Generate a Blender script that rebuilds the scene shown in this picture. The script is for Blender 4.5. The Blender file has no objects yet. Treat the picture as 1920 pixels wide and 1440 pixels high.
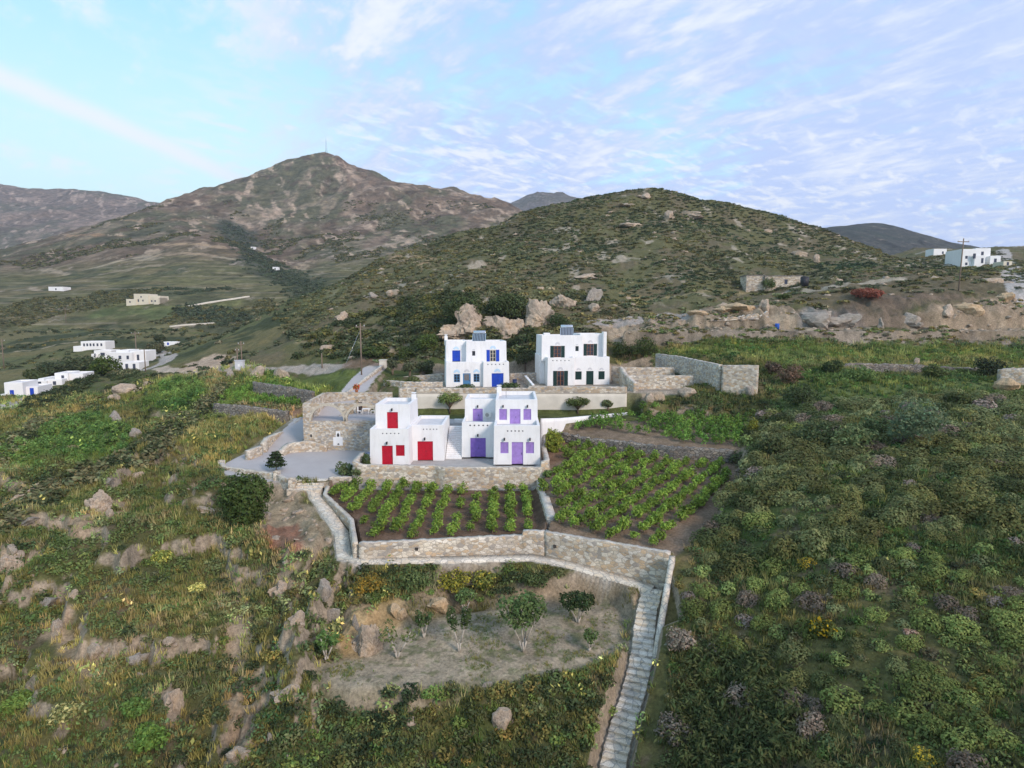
import bpy, bmesh, math, random
import numpy as np
from mathutils import Vector, Matrix
R = math.radians
SC = bpy.context.scene
COL = SC.collection
random.seed(7)
rng = np.random.default_rng(11)

# ------------------------------------------------------------------ camera
F, PITCH, CZ = 1124.0, R(6.3), 30.0
cd = bpy.data.cameras.new('camera'); cam = bpy.data.objects.new('camera', cd); COL.objects.link(cam)
cd.sensor_width = 36; cd.lens = 36*F/1920; cd.clip_start = .5; cd.clip_end = 20000
cam.location = (0, 0, CZ); cam.rotation_euler = (R(90)-PITCH, 0, 0)
SC.camera = cam

def S(py):                      # slope (height over distance) of the sight line through row py
    return math.tan(math.atan((720-py)/F) - PITCH)
def UU(px, py):                 # sideways over distance
    v = (720-py)/F
    return (px-960)/F/(math.cos(PITCH)+v*math.sin(PITCH))
def W(px, py, Y):               # survey point: sight line at distance Y
    return np.array((UU(px, py)*Y, Y, CZ+S(py)*Y))
def WZ(px, py, z):              # survey point: sight line at height z (relative to the eye)
    Y = z/S(py)
    return W(px, py, Y)

# ------------------------------------------------------------------ noise
def _hash(ix, iy, seed):
    h = (ix.astype(np.int64)*374761393 + iy.astype(np.int64)*668265263 + seed*974634777) & 0xffffffff
    h = ((h ^ (h >> 13))*1274126177) & 0xffffffff
    h = ((h ^ (h >> 16))*2246822519) & 0xffffffff
    return ((h ^ (h >> 15)) & 0xffffff)/float(0xffffff)
def vnoise(x, y, seed=0):
    xi = np.floor(x); yi = np.floor(y); fx = x-xi; fy = y-yi
    fx = fx*fx*(3-2*fx); fy = fy*fy*(3-2*fy)
    a = _hash(xi, yi, seed); b = _hash(xi+1, yi, seed); c = _hash(xi, yi+1, seed); d = _hash(xi+1, yi+1, seed)
    return (a*(1-fx)+b*fx)*(1-fy)+(c*(1-fx)+d*fx)*fy
def fbm(x, y, seed=0, octs=4, gain=.5):
    t = 0; amp = 1; tot = 0
    for k in range(octs):
        t = t+amp*vnoise(x*2**k+17.3*k, y*2**k-9.1*k, seed+k); tot += amp; amp *= gain
    return t/tot                # 0..1
def ridged(x, y, seed=0, octs=4):
    t = 0; amp = 1; tot = 0
    for k in range(octs):
        t = t+amp*(1-np.abs(2*vnoise(x*2**k+5.3*k, y*2**k+2.7*k, seed+k)-1)); tot += amp; amp *= .5
    return t/tot
def sstep(a, b, x):
    t = np.clip((x-a)/(b-a), 0, 1); return t*t*(3-2*t)

# ------------------------------------------------------------------ object helpers
def tag(o, label=None, cat=None, group=None, kind=None):
    if label: o['label'] = label
    if cat: o['category'] = cat
    if group: o['group'] = group
    if kind: o['kind'] = kind
    return o
def empty(name, loc, rz=0, **k):
    o = bpy.data.objects.new(name, None); COL.objects.link(o)
    o.location = tuple(map(float, loc)); o.rotation_euler = (0, 0, rz); o.empty_display_size = .3
    return tag(o, **k)
def link(name, me, parent=None, loc=(0, 0, 0), rz=0, **k):
    o = bpy.data.objects.new(name, me); COL.objects.link(o)
    o.location = tuple(map(float, loc)); o.rotation_euler = (0, 0, rz)
    if parent is not None: o.parent = parent
    return tag(o, **k)
def setmats(me, mats):
    for m in (mats if isinstance(mats, (list, tuple)) else [mats]): me.materials.append(m)
def np_mesh(name, V, Fc, mats, cols=None, smooth=False, midx=None):
    V = np.asarray(V, np.float32); Fc = np.asarray(Fc, np.int32); k = Fc.shape[1]
    me = bpy.data.meshes.new(name)
    me.vertices.add(len(V)); me.vertices.foreach_set('co', V.ravel())
    me.loops.add(Fc.size); me.loops.foreach_set('vertex_index', Fc.ravel())
    me.polygons.add(len(Fc)); me.polygons.foreach_set('loop_start', np.arange(len(Fc), dtype=np.int32)*k)
    if smooth: me.polygons.foreach_set('use_smooth', np.ones(len(Fc), bool))
    setmats(me, mats)
    if midx is not None: me.polygons.foreach_set('material_index', np.asarray(midx, np.int32))
    me.update(calc_edges=True)
    if cols is not None:
        a = me.color_attributes.new('Col', 'FLOAT_COLOR', 'POINT')
        c4 = np.ones((len(V), 4), np.float32); c4[:, :3] = cols
        a.data.foreach_set('color', c4.ravel())
    return me
def bm_mesh(name, bm, mats, smooth=False):
    bmesh.ops.recalc_face_normals(bm, faces=bm.faces)
    me = bpy.data.meshes.new(name); bm.to_mesh(me); bm.free(); setmats(me, mats)
    if smooth:
        for p in me.polygons: p.use_smooth = True
    return me
def box(bm, x0, x1, y0, y1, z0, z1, mi=0, M=None):
    vs = [bm.verts.new((x, y, z)) for z in (z0, z1) for y in (y0, y1) for x in (x0, x1)]
    if M is not None:
        for v in vs: v.co = M @ v.co
    for f in ((0, 2, 3, 1), (4, 5, 7, 6), (0, 1, 5, 4), (2, 6, 7, 3), (0, 4, 6, 2), (1, 3, 7, 5)):
        fc = bm.faces.new([vs[i] for i in f]); fc.material_index = mi
    return vs
def tube(bm, p0, p1, r0, r1=None, n=8, mi=0):
    p0 = Vector(p0); p1 = Vector(p1); r1 = r0 if r1 is None else r1
    d = (p1-p0).normalized(); a = d.orthogonal().normalized(); b = d.cross(a)
    rings = []
    for p, r in ((p0, r0), (p1, r1)):
        rings.append([bm.verts.new(p+(a*math.cos(2*math.pi*i/n)+b*math.sin(2*math.pi*i/n))*r) for i in range(n)])
    for i in range(n):
        f = bm.faces.new((rings[0][i], rings[0][(i+1) % n], rings[1][(i+1) % n], rings[1][i])); f.material_index = mi; f.smooth = True
    for rg in rings:
        f = bm.faces.new(rg); f.material_index = mi
def bevel(o, w=.03, seg=2):
    m = o.modifiers.new('bevel', 'BEVEL'); m.width = w; m.segments = seg; m.limit_method = 'ANGLE'; m.angle_limit = R(40)
    return o

# ------------------------------------------------------------------ materials
def newmat(name, rough=.85, spec=.25):
    m = bpy.data.materials.new(name); m.use_nodes = True
    nt = m.node_tree; b = nt.nodes['Principled BSDF']
    b.inputs['Roughness'].default_value = rough; b.inputs['Specular IOR Level'].default_value = spec
    return m, nt, b
def N(nt, t, **k):
    n = nt.nodes.new(t)
    for a, v in k.items():
        if a in n.inputs: n.inputs[a].default_value = v
        else: setattr(n, a, v)
    return n
def ramp(nt, stops):
    n = nt.nodes.new('ShaderNodeValToRGB'); e = n.color_ramp.elements
    while len(e) < len(stops): e.new(.5)
    for x, (p, c) in zip(e, stops): x.position = p; x.color = (*c, 1)
    return n
def mixc(nt, fac, a, b, mode='MIX'):
    n = nt.nodes.new('ShaderNodeMix'); n.data_type = 'RGBA'; n.blend_type = mode
    for i, v in ((0, fac), (6, a), (7, b)):
        if hasattr(v, 'is_output'): nt.links.new(v, n.inputs[i])
        elif isinstance(v, (int, float)): n.inputs[i].default_value = v
        else: n.inputs[i].default_value = (*v, 1)
    return n.outputs[2]
def bumpn(nt, h, b, strength=.4, dist=.05):
    n = N(nt, 'ShaderNodeBump', Strength=strength, Distance=dist)
    nt.links.new(h, n.inputs['Height']); nt.links.new(n.outputs[0], b.inputs['Normal'])
def objco(nt):
    return nt.nodes.new('ShaderNodeTexCoord').outputs['Object']
def noisen(nt, co, scale, detail=4, rough=.55):
    n = N(nt, 'ShaderNodeTexNoise', Scale=scale, Detail=detail, Roughness=rough); nt.links.new(co, n.inputs['Vector']); return n.outputs['Fac']

def mat_plain(name, c, rough=.7, var=.15, scale=6., bump=0):
    m, nt, b = newmat(name, rough); co = objco(nt); f = noisen(nt, co, scale)
    r = ramp(nt, [(.3, tuple(x*(1-var) for x in c)), (.7, tuple(min(1, x*(1+var)) for x in c))])
    nt.links.new(f, r.inputs[0]); nt.links.new(r.outputs[0], b.inputs['Base Color'])
    if bump: bumpn(nt, f, b, bump, .02)
    return m
def mat_stone(name, cols, mortar, scale=2.6, sq=1.7, mw=.06):
    m, nt, b = newmat(name, .9, .15); co = objco(nt)
    mp = N(nt, 'ShaderNodeMapping'); mp.inputs['Scale'].default_value = (1, 1, sq); nt.links.new(co, mp.inputs[0])
    nz = N(nt, 'ShaderNodeTexNoise', Scale=3., Detail=2.); nt.links.new(co, nz.inputs['Vector'])
    wv = mixc(nt, .09, mp.outputs[0], nz.outputs['Color'], 'LINEAR_LIGHT')
    v1 = N(nt, 'ShaderNodeTexVoronoi', Scale=scale); nt.links.new(wv, v1.inputs['Vector'])
    v2 = N(nt, 'ShaderNodeTexVoronoi', Scale=scale, feature='DISTANCE_TO_EDGE'); nt.links.new(wv, v2.inputs['Vector'])
    sp = N(nt, 'ShaderNodeSeparateColor'); nt.links.new(v1.outputs['Color'], sp.inputs[0])
    k = len(cols); rp = ramp(nt, [((i+.5)/k, c) for i, c in enumerate(cols)]); rp.color_ramp.interpolation = 'CONSTANT'
    rp.color_ramp.elements[0].position = 0
    for i in range(1, k): rp.color_ramp.elements[i].position = i/k
    nt.links.new(sp.outputs[0], rp.inputs[0])
    fine = noisen(nt, co, 14, 5, .65)
    fr = ramp(nt, [(.25, (.62, .6, .58)), (.75, (1.25, 1.24, 1.2))]); nt.links.new(fine, fr.inputs[0])
    c1 = mixc(nt, 1., rp.outputs[0], fr.outputs[0], 'MULTIPLY')
    big = noisen(nt, co, .35, 3); br = ramp(nt, [(.3, (.78, .78, .8)), (.7, (1.12, 1.1, 1.06))]); nt.links.new(big, br.inputs[0])
    c2 = mixc(nt, 1., c1, br.outputs[0], 'MULTIPLY')
    er = ramp(nt, [(mw*.4, (0, 0, 0)), (mw, (1, 1, 1))]); nt.links.new(v2.outputs['Distance'], er.inputs[0])
    c3 = mixc(nt, er.outputs[0], mortar, c2)
    nt.links.new(c3, b.inputs['Base Color'])
    hh = mixc(nt, .35, er.outputs[0], fine); bumpn(nt, hh, b, .7, .06)
    return m
# ------------------------------------------------------------------ ground survey
U0, U1, NU = -1.2, 1.2, 1301
L0, L1, NL = math.log(13.), math.log(430.), 1001
# (column, row, distance) of points seen on the natural ground
SURVEY = [
 # bottom / foreground
 (-300,1440,29),(0,1440,29),(150,1440,29),(300,1440,29.3),(450,1440,29.8),(540,1440,30.2),(650,1440,30.6),(800,1440,31),(950,1440,31),(1100,1440,30.6),
 (1250,1440,29),(1400,1440,27),(1600,1440,24.5),(1760,1440,23),(1920,1440,21.8),(2200,1440,20),
 (-300,1300,35),(0,1300,34),(200,1300,34.3),(380,1300,34.5),(480,1300,34),(600,1300,34),(1300,1330,32),(1250,1250,35),
 (-300,1150,42),(0,1150,42),(200,1150,41.5),(400,1150,41.5),(520,1150,42),(600,1180,39.5),(600,1090,43.5),(560,1050,46),
 (1300,1200,36.5),(1450,1200,33.8),(1600,1200,31),(1850,1200,28.5),(2200,1200,26),
 (1290,1090,41),(1350,1000,46),(1460,1000,43),(1600,1000,40),(1850,1000,37),(2200,1000,34),
 (0,1000,52),(200,1000,51),(350,1000,52),(430,1000,53),(540,960,56),(500,1010,51.5),(-300,1000,52),
 (0,900,63),(150,900,64),(300,900,63),(400,900,63),(-300,900,64),
 (1400,900,53),(1600,900,48),(1850,900,45),(2200,900,41),
 (0,830,78),(120,830,79),(260,830,78),(380,830,75),(450,840,73),(-300,830,80),
 (1440,830,63),(1600,830,58),(1850,830,54),(2200,830,50),
 (0,770,102),(60,770,102),(150,770,101),(280,770,98),(400,770,92),(500,790,85),(-300,770,105),
 (1440,770,76),(1600,770,70),(1850,770,66),(2200,770,62),
 (0,735,127),(100,735,123),(200,725,124),(300,720,115),(380,720,110),(450,720,108),(530,720,106),(600,720,103),(640,705,102),(-300,735,135),
 (1440,735,80),(1500,700,84),(1600,700,83),(1800,700,82),(2000,700,80),(2300,700,78),
 (1400,690,87),(1300,670,95),(1440,670,95),(1600,668,96),(1800,668,95),(2000,668,94),(2300,668,92),(1240,655,103),
 (100,690,158),(200,697,160),(280,690,145),(340,694,128),(400,692,124),(450,685,118),(560,690,114),(640,690,108),(700,680,108),(760,680,106),(0,690,175),(-300,690,190),
 (60,655,215),(170,655,195),(270,650,205),(340,640,205),(-300,655,240),
 # behind the upper houses
 (760,660,112),(860,660,110),(960,660,109),(1060,660,107),(1160,650,107),
 # hill foot and track
 (420,645,150),(480,650,140),(560,640,127),(640,640,122),(720,640,118),(800,630,113),(900,625,110),(1000,625,108),(1100,625,108),(1200,634,107),(1300,640,105),(1440,642,104),(1600,642,104),(1800,645,103),(2000,645,102),(2300,645,100),
 (1180,612,112),(1300,618,108),(1440,618,108),(1600,612,108),(1700,625,106),(1900,622,106),
 (1300,575,120),(1440,580,114),(1550,575,116),(1690,590,110),(1800,560,114),(1920,550,116),(2300,550,114),
 (1440,545,135),(1560,535,132),(1700,530,128),(1800,530,126),(1920,525,130),(2300,520,130),
 # hill
 (560,600,150),(640,590,145),(720,590,135),(800,580,130),(900,570,126),(1000,560,128),(1100,560,128),(1200,560,130),
 (540,566,190),(620,540,185),(700,530,175),(800,520,160),(900,520,152),(1000,510,152),(1100,510,152),(1200,510,152),(1320,510,152),
 (800,470,208),(900,470,180),(1000,460,180),(1100,460,178),(1200,460,178),(1320,460,180),(1440,490,165),(1550,490,170),(1650,500,170),
 (900,437,218),(980,405,225),(1060,410,210),(1120,385,222),(1200,410,205),(1320,410,212),(1440,440,205),(1560,460,205),
 (740,478,215),(850,443,220),(1030,390,229),(1100,375,231),(1160,366,233),(1210,361,234),(1260,366,234),(1330,380,234),(1400,394,234),(1470,414,234),(1550,439,236),(1620,463,236),(1690,485,236),
 (1700,505,185),(1800,500,205),(1920,500,200),(1760,483,240),(1850,490,222),(1920,488,230),(1800,472,290),(1920,468,290),(2300,470,290),(2300,500,200),
 # valley on the left
 (440,622,182),(380,620,230),(300,620,250),(200,620,262),(60,620,275),(-300,620,300),
 (490,590,190),
]
HIDDEN = [ # (column, slope, distance) of ground hidden behind the crests
 (440,-.06,235),(520,-.03,235),(600,.0,240),(700,.03,255),(800,.06,270),(900,.09,280),(1000,.11,290),(1100,.12,300),(1210,.13,300),(1330,.12,300),(1470,.105,300),(1600,.09,300),
 (440,-.08,420),(600,-.05,420),(800,-.01,420),(1000,.04,420),(1210,.06,420),(1470,.07,420),(1700,.09,420),(1900,.095,420),(2300,.1,420),
 (-300,-.05,420),(0,-.05,420),(200,-.05,420),(320,-.06,420),(1700,.108,330),(1920,.112,350),
 (-300,-1.3,13),(300,-1.35,13),(960,-1.4,13),(1300,-1.35,13),(1600,-1.2,13),(1920,-1.1,13),(2300,-1.05,13),
 (960,-1.05,22),(300,-1.02,22),(-300,-1.0,22),
 # under the built terraces
 (560,-.2475,64),(640,-.235,70),(600,-.20,84),(660,-.155,84),(760,-.28,62),(900,-.28,62),(1000,-.275,63),(800,-.17,76),(950,-.17,76),(1060,-.165,78),
 (700,-.36,50),(850,-.36,50),(1000,-.36,49),(640,-.415,46.2),(800,-.42,45.8),(1000,-.425,45),(1150,-.445,43.5),(1215,-.47,42.5),(1240,-.41,44),
 (1100,-.35,49),(1200,-.34,51),(1300,-.32,52),(1100,-.23,66),(1200,-.225,67),(1350,-.225,66),(1100,-.178,77),(1250,-.176,77),(1380,-.176,76),
 (1200,-.127,81.2),(1300,-.122,81.8),(1380,-.122,81),(1440,-.124,79),(1200,-.118,87),(1300,-.11,90),(800,-.118,90),(900,-.118,90),(1060,-.113,90),(1150,-.11,90),
 (700,-.555,40),(850,-.56,40),(1000,-.56,40),(1120,-.57,39.5),(750,-.64,35),(900,-.645,35),(1080,-.65,34.5),
 (850,-.495,44.5),(1000,-.50,44),(1120,-.515,43),
]
def fit_tps(P, smooth=0.):
    n = len(P); A = np.array(P, float)
    X = np.stack([A[:, 0]*1.6, A[:, 1]], 1); s = A[:, 2]
    d = np.linalg.norm(X[:, None]-X[None], axis=2)
    K = np.where(d > 0, d*d*np.log(np.maximum(d, 1e-9)), 0)+np.eye(n)*smooth
    Q = np.concatenate([np.ones((n, 1)), X], 1)
    M = np.zeros((n+3, n+3)); M[:n, :n] = K; M[:n, n:] = Q; M[n:, :n] = Q.T
    w = np.linalg.solve(M, np.concatenate([s, np.zeros(3)]))
    return X, w
def eval_tps(fit, u, l):
    X, w = fit; n = len(X); out = w[n]+w[n+1]*u*1.6+w[n+2]*l
    for i in range(n):
        d2 = (u*1.6-X[i, 0])**2+(l-X[i, 1])**2
        out = out+w[i]*.5*d2*np.log(np.maximum(d2, 1e-12))
    return out
def survey(pts, hid):
    P = [(UU(a, b), math.log(Y), S(b)) for a, b, Y in pts]+[((a-960)/F, math.log(Y), s) for a, s, Y in hid]
    return P
def upsample(A, nu, nl):
    a = np.linspace(0, A.shape[0]-1, nl); b = np.linspace(0, A.shape[1]-1, nu)
    ia = np.minimum(a.astype(int), A.shape[0]-2); ib = np.minimum(b.astype(int), A.shape[1]-2)
    fa = (a-ia)[:, None]; fb = (b-ib)[None]
    return (A[ia][:, ib]*(1-fb)+A[ia][:, ib+1]*fb)*(1-fa)+(A[ia+1][:, ib]*(1-fb)+A[ia+1][:, ib+1]*fb)*fa
us = np.linspace(U0, U1, NU); ls = np.linspace(L0, L1, NL)
uc, lc = np.meshgrid(np.linspace(U0, U1, 261), np.linspace(L0, L1, 201))
SG = upsample(eval_tps(fit_tps(survey(SURVEY, HIDDEN), 2e-4), uc, lc), NU, NL)
GU, GL = np.meshgrid(us, ls); GY = np.exp(GL); GX = GU*GY
GZ = SG*GY                                        # relative to the eye
# natural roughness
amp = np.clip(GY/60, .35, 2.2)
GZ += (fbm(GX/9, GY/9, 3, 4)-.5)*1.1*np.clip(amp, .4, 1.6)
GZ += (fbm(GX/2.2, GY/2.2, 9, 3)-.5)*.5*np.clip(amp, .5, 1.5)
# rock ribs and gullies of the left slope
leftm = sstep(-8.0, -13., GX)*sstep(24, 30, GY)*sstep(100, 60, GY)
GZ += leftm*(ridged(GX/7+.3*GY/7, GY/12, 31, 4)-.62)*3.8
lw = sstep(-16., -24., GX)*sstep(28, 36, GY)*sstep(115, 95, GY); hh_ = GZ+.6*(fbm(GX/10, GY/10, 36, 3)-.5)*3+.07*GX
st_ = 1.9; fr_ = hh_/st_-np.floor(hh_/st_); GZ += lw*((sstep(.62, .98, fr_)-fr_)*st_*.62)
clf = np.exp(-(((GX+13.5-.16*(GY-40))/3.2)**2))*sstep(28, 33, GY)*sstep(62, 54, GY)
GZ += clf*(ridged(GX/2.6, GY/4.5, 41, 4)-.6)*4.4
hillm = sstep(112, 135, GY)*sstep(-60, -40, GX)
GZ += hillm*(ridged(GX/26, GY/26, 51, 5)-.6)*5.

# ---- levelled ground --------------------------------------------------
def seg_dist(px, py, ax, ay, bx, by):
    dx, dy = bx-ax, by-ay; L = dx*dx+dy*dy+1e-12
    t = np.clip(((px-ax)*dx+(py-ay)*dy)/L, 0, 1)
    return np.hypot(px-(ax+t*dx), py-(ay+t*dy)), t
def inside(px, py, poly):
    r = np.zeros(px.shape, bool); n = len(poly)
    for i in range(n):
        ax, ay = poly[i][:2]; bx, by = poly[(i+1) % n][:2]
        c = ((ay > py) != (by > py)) & (px < (bx-ax)*(py-ay)/((by-ay) or 1e-12)+ax)
        r ^= c
    return r
def sdist(px, py, poly):        # negative inside
    d = np.full(px.shape, 1e9); n = len(poly)
    for i in range(n):
        d = np.minimum(d, seg_dist(px, py, *poly[i][:2], *poly[(i+1) % n][:2])[0])
    return np.where(inside(px, py, poly), -d, d)
def window(poly, m):
    P = np.array([p[:2] for p in poly]); x0, y0 = P.min(0)-m; x1, y1 = P.max(0)+m
    y0 = max(y0, 13.); y1 = max(y1, 14)
    r0 = np.searchsorted(ls, math.log(y0)); r1 = np.searchsorted(ls, math.log(y1))+1
    uu = [x/y for x in (x0, x1) for y in (y0, y1)]
    c0 = max(0, np.searchsorted(us, min(uu))); c1 = np.searchsorted(us, max(uu))+1
    return slice(max(0, r0), r1), slice(c0, c1)
def level(poly, feather=.4, rough=.0):
    """poly of (x, y, z rel): ground is levelled to the plane through its corners"""
    A = np.array(poly, float); Q = np.c_[A[:, :2], np.ones(len(A))]
    k = np.linalg.lstsq(Q, A[:, 2], rcond=None)[0]
    sl = window(poly, feather+.5); X, Y = GX[sl], GY[sl]
    w = sstep(feather, 0, sdist(X, Y, poly))
    z = k[0]*X+k[1]*Y+k[2]+rough*(fbm(X/1.5, Y/1.5, 77, 3)-.5)
    GZ[sl] = GZ[sl]*(1-w)+z*w
def level_path(line, hw, feather=.5):
    sl = window(line, hw+feather+.5); X, Y = GX[sl], GY[sl]
    D = np.full(X.shape, 1e9); Z = np.zeros(X.shape)
    for a, b in zip(line[:-1], line[1:]):
        d, t = seg_dist(X, Y, a[0], a[1], b[0], b[1]); m = d < D
        D = np.where(m, d, D); Z = np.where(m, a[2]+(b[2]-a[2])*t, Z)
    w = sstep(hw+feather, hw, D); GZ[sl] = GZ[sl]*(1-w)+Z*w
def PZ(px, py, z):              # (x, y, z rel) on the sight line at height z
    Y = z/S(py); return (UU(px, py)*Y, Y, z)
def PY(px, py, Y): return (UU(px, py)*Y, Y, S(py)*Y)

# upper field, upper house shelf, garden strip, lower house shelf, yard, plots, orchard
level([(-15.5,84,-10.3),(24,84,-10.3),(25,100,-9.9),(-14,102,-9.9)], .8)
level([(-13,74.8,-13.3),(15,74.8,-13.3),(19,82.6,-13.3),(-17,82.6,-13.3)], .5)
RAMP = [(-24.5,78,-13.0),(-22.6,85,-10.4),(-23.2,93,-9.4),(-23.6,103,-8.5),(-22,112,-7.6)]
level_path(RAMP, 2.0, .8)
YARD = [PZ(424,892,-16.9),PZ(470,900,-16.95),(-23.0,60.6,-17.0),(-22.9,61.7,-17.0),(-19.5,61.9,-17.0),(-16.2,62.3,-17),(-15.9,74.5,-16.8),(-26.5,74.3,-16.7),(-31,77,-16.2),(-32.6,73,-16.4),(-33,66,-16.7)]
level(YARD, .8)
level([(-33,72,-16.5),(-27.4,74.3,-16.5),(-27.2,84,-14.2),(-31,84,-14.2)], .8)      # drive up the side of the arcade
level([(-16.6,62.5,-16.25),(-8.0,62.5,-16.25),(-6.6,61.8,-16.25),(3.6,61.8,-16.25),(3.6,74.5,-16.25),(-16.0,74.5,-16.25)], .2)
A1 = PZ(609,926,-17.5); A2 = PZ(659,973,-17.95); A3 = PZ(667,1017,-18.05); A4 = PZ(979,1002,-18.0); A5 = PZ(980,996,-17.65); A6 = PZ(1021,995,-17.6); A7 = PZ(1257,1035,-17.6)
PLOT1 = [(A1[0]+.25,A1[1],-17.85),(-18.9,61.8,-17.75),(-8.5,61.8,-17.9),(-6.5,61.0,-17.9),(3.9,61.0,-17.9),(A6[0]+.2,A6[1]+.5,-18.2),(A4[0],A4[1]+.35,-18.22),(A3[0]+.35,A3[1]+.4,-18.25),(A2[0]+.45,A2[1],-18.1)]
level(PLOT1, .15, .12)
PLOT2 = [PZ(1033,978,-17.9),PZ(1020,880,-16.6),(UU(1054,812)*73.4,73.4,-15.2),(UU(1094,820)*71.3,71.3,-15.3),(UU(1180,829)*68.8,68.8,-15.4),(UU(1265,838)*66.2,66.2,-15.5),(UU(1378,843)*64.6,64.6,-15.5),PZ(1380,885,-15.8),PZ(1335,960,-16.9),PZ(1280,1030,-17.9),(A7[0]+.4,A7[1]+.5,-17.95),(A7[0]-.3,A7[1]+.5,-18.0),(A6[0]+.3,A6[1]+.45,-18.)]
sl = window(PLOT2, 2.5); sd_ = sdist(GX[sl], GY[sl], PLOT2); q = sstep(np.where((GY[sl] < 49) & (GX[sl] < 12.3), .2, 1.4), 0, sd_); zz = np.interp(GY[sl], [43,46,50,56,62,68.5], [-18.05,-17.95,-17.6,-17.0,-16.3,-15.55])
GZ[sl] = GZ[sl]*(1-q)+(zz+.15*(fbm(GX[sl]/1.5, GY[sl]/1.5, 78, 3)-.5))*q
PLOT3 = [(UU(1054,812)*74.4,74.4,-14.5),(UU(1180,829)*69.6,69.6,-14.55),(UU(1265,838)*67,67,-14.5),(UU(1385,843)*65.4,65.4,-14.4),PZ(1400,800,-13.5),PZ(1290,786,-13.4),PZ(1130,789,-13.5),PZ(1060,806,-13.9)]
level(PLOT3, .35, .1)
ORCH = [PZ(600,1265,-22.2),PZ(660,1287,-22.3),PZ(800,1285,-22.4),PZ(950,1272,-22.4),PZ(1090,1252,-22.4),PZ(1160,1215,-22.3),PZ(1172,1165,-22.1),PZ(1140,1125,-21.9),PZ(1010,1140,-21.9),PZ(850,1155,-21.9),PZ(760,1185,-21.95),PZ(700,1225,-22.1),PZ(610,1245,-22.2)]
level(ORCH, 1.3, .3)
PATH = [PZ(583,914,-17.3),PZ(592,930,-17.9),PZ(618,968,-18.4),PZ(640,1000,-18.9),PZ(645,1044,-19.35),PZ(700,1051,-19.4),PZ(850,1049,-19.45),PZ(1000,1045,-19.5),PZ(1060,1056,-19.7),PZ(1150,1081,-20.05),PZ(1224,1104,-20.3)]
STAIR_PX = [(1224,1104),(1213,1144),(1208,1181),(1204,1222),(1201,1245),(1194,1275),(1184,1312),(1175,1339),(1164,1375),(1154,1414),(1149,1440),(1140,1480)]
STAIR = []
z0 = -20.3
for i, (a, b) in enumerate(STAIR_PX):
    # height falls at about three in eight along the run
    if i == 0: STAIR.append(PZ(a, b, z0)); continue
    x0, y0, z0 = STAIR[-1]; lo, hi = 0., 4.
    for _ in range(40):
        m = (lo+hi)/2; p = PZ(a, b, z0-m); run = math.hypot(p[0]-x0, p[1]-y0)
        if m < .36*run: lo = m
        else: hi = m
    STAIR.append(PZ(a, b, z0-(lo+hi)/2))
level_path(PATH, .62, .35)
level_path([(x, y, z-.2) for x, y, z in STAIR], .8, .5)
D = np.full(GX.shape, 1e9); Zp = np.zeros(GX.shape); sl = window(PATH, 6)
X, Y = GX[sl], GY[sl]; d_ = np.full(X.shape, 1e9); z_ = np.zeros(X.shape)
for a, b in zip(PATH[:-1], PATH[1:]):
    q, t = seg_dist(X, Y, a[0], a[1], b[0], b[1]); mm = q < d_; d_ = np.where(mm, q, d_); z_ = np.where(mm, a[2]+(b[2]-a[2])*t, z_)
keep = inside(X, Y, [A_[:2] for A_ in PLOT1]) | inside(X, Y, [A_[:2] for A_ in PLOT2]) | inside(X, Y, [A_[:2] for A_ in YARD])
GZ[sl] = np.where((~keep) & (d_ < 5) & (X < 11.6) & ((X > -16.2) | (d_ < 1.6)) & (Y < 60.5), np.minimum(GZ[sl], z_-.06-.42*np.maximum(0, d_-.7)), GZ[sl])
# cut bank and quarry shelf behind the right-hand field
level([PY(1170,622,105.5),PY(1640,620,105.5),PY(1960,620,104.5),PY(2200,620,104.5),PY(2200,617,109.5),PY(1960,617,109.5),PY(1640,617,110.5),PY(1450,617,110.5),PY(1200,617,110.5)], .7, .25)

sx_, sy_, sz_ = STAIR[4]; R0 = PZ(1256,1040,-17.65); RE = (sx_+1.0, sy_+.2, sz_+.35)
rr = [(R0[0]+.1+(RE[0]-R0[0]-.1)*t, R0[1]-.3+(RE[1]-R0[1]+.3)*t, R0[2]+(RE[2]-R0[2])*t) for t in np.linspace(0, 1, 6)]
t_ = (GY-rr[-1][1])/(rr[0][1]-rr[-1][1]); lx_ = rr[-1][0]+(rr[0][0]-rr[-1][0])*t_; lz_ = rr[-1][2]+(rr[0][2]-rr[-1][2])*t_
mk_ = (t_ > -.05) & (t_ < 1.06) & (GX > lx_+.12) & (GX < lx_+3.2); GZ = np.where(mk_, np.maximum(GZ, lz_-.3+.12*(GX-lx_)), GZ)
bk = sstep(106, 109, GY)*sstep(119, 114, GY)*sstep(14, 24, GX); GZ += bk*((ridged(GX/3.2, GY/7, 45, 4)-.6)*1.9+(ridged(GX/1.1, GY/5, 46, 3)-.6)*.7)
def rebuild():
    global SGF
    SGF = GZ/GY
rebuild()
def H(x, y):                    # ground height (world)
    x = np.asarray(x, float); y = np.asarray(y, float)
    a = np.clip((x/y-U0)/(U1-U0)*(NU-1), 0, NU-1.001); b = np.clip((np.log(y)-L0)/(L1-L0)*(NL-1), 0, NL-1.001)
    i = a.astype(int); j = b.astype(int); fa = a-i; fb = b-j
    z = (GZ[j, i]*(1-fa)+GZ[j, i+1]*fa)*(1-fb)+(GZ[j+1, i]*(1-fa)+GZ[j+1, i+1]*fa)*fb
    return z+CZ
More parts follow.
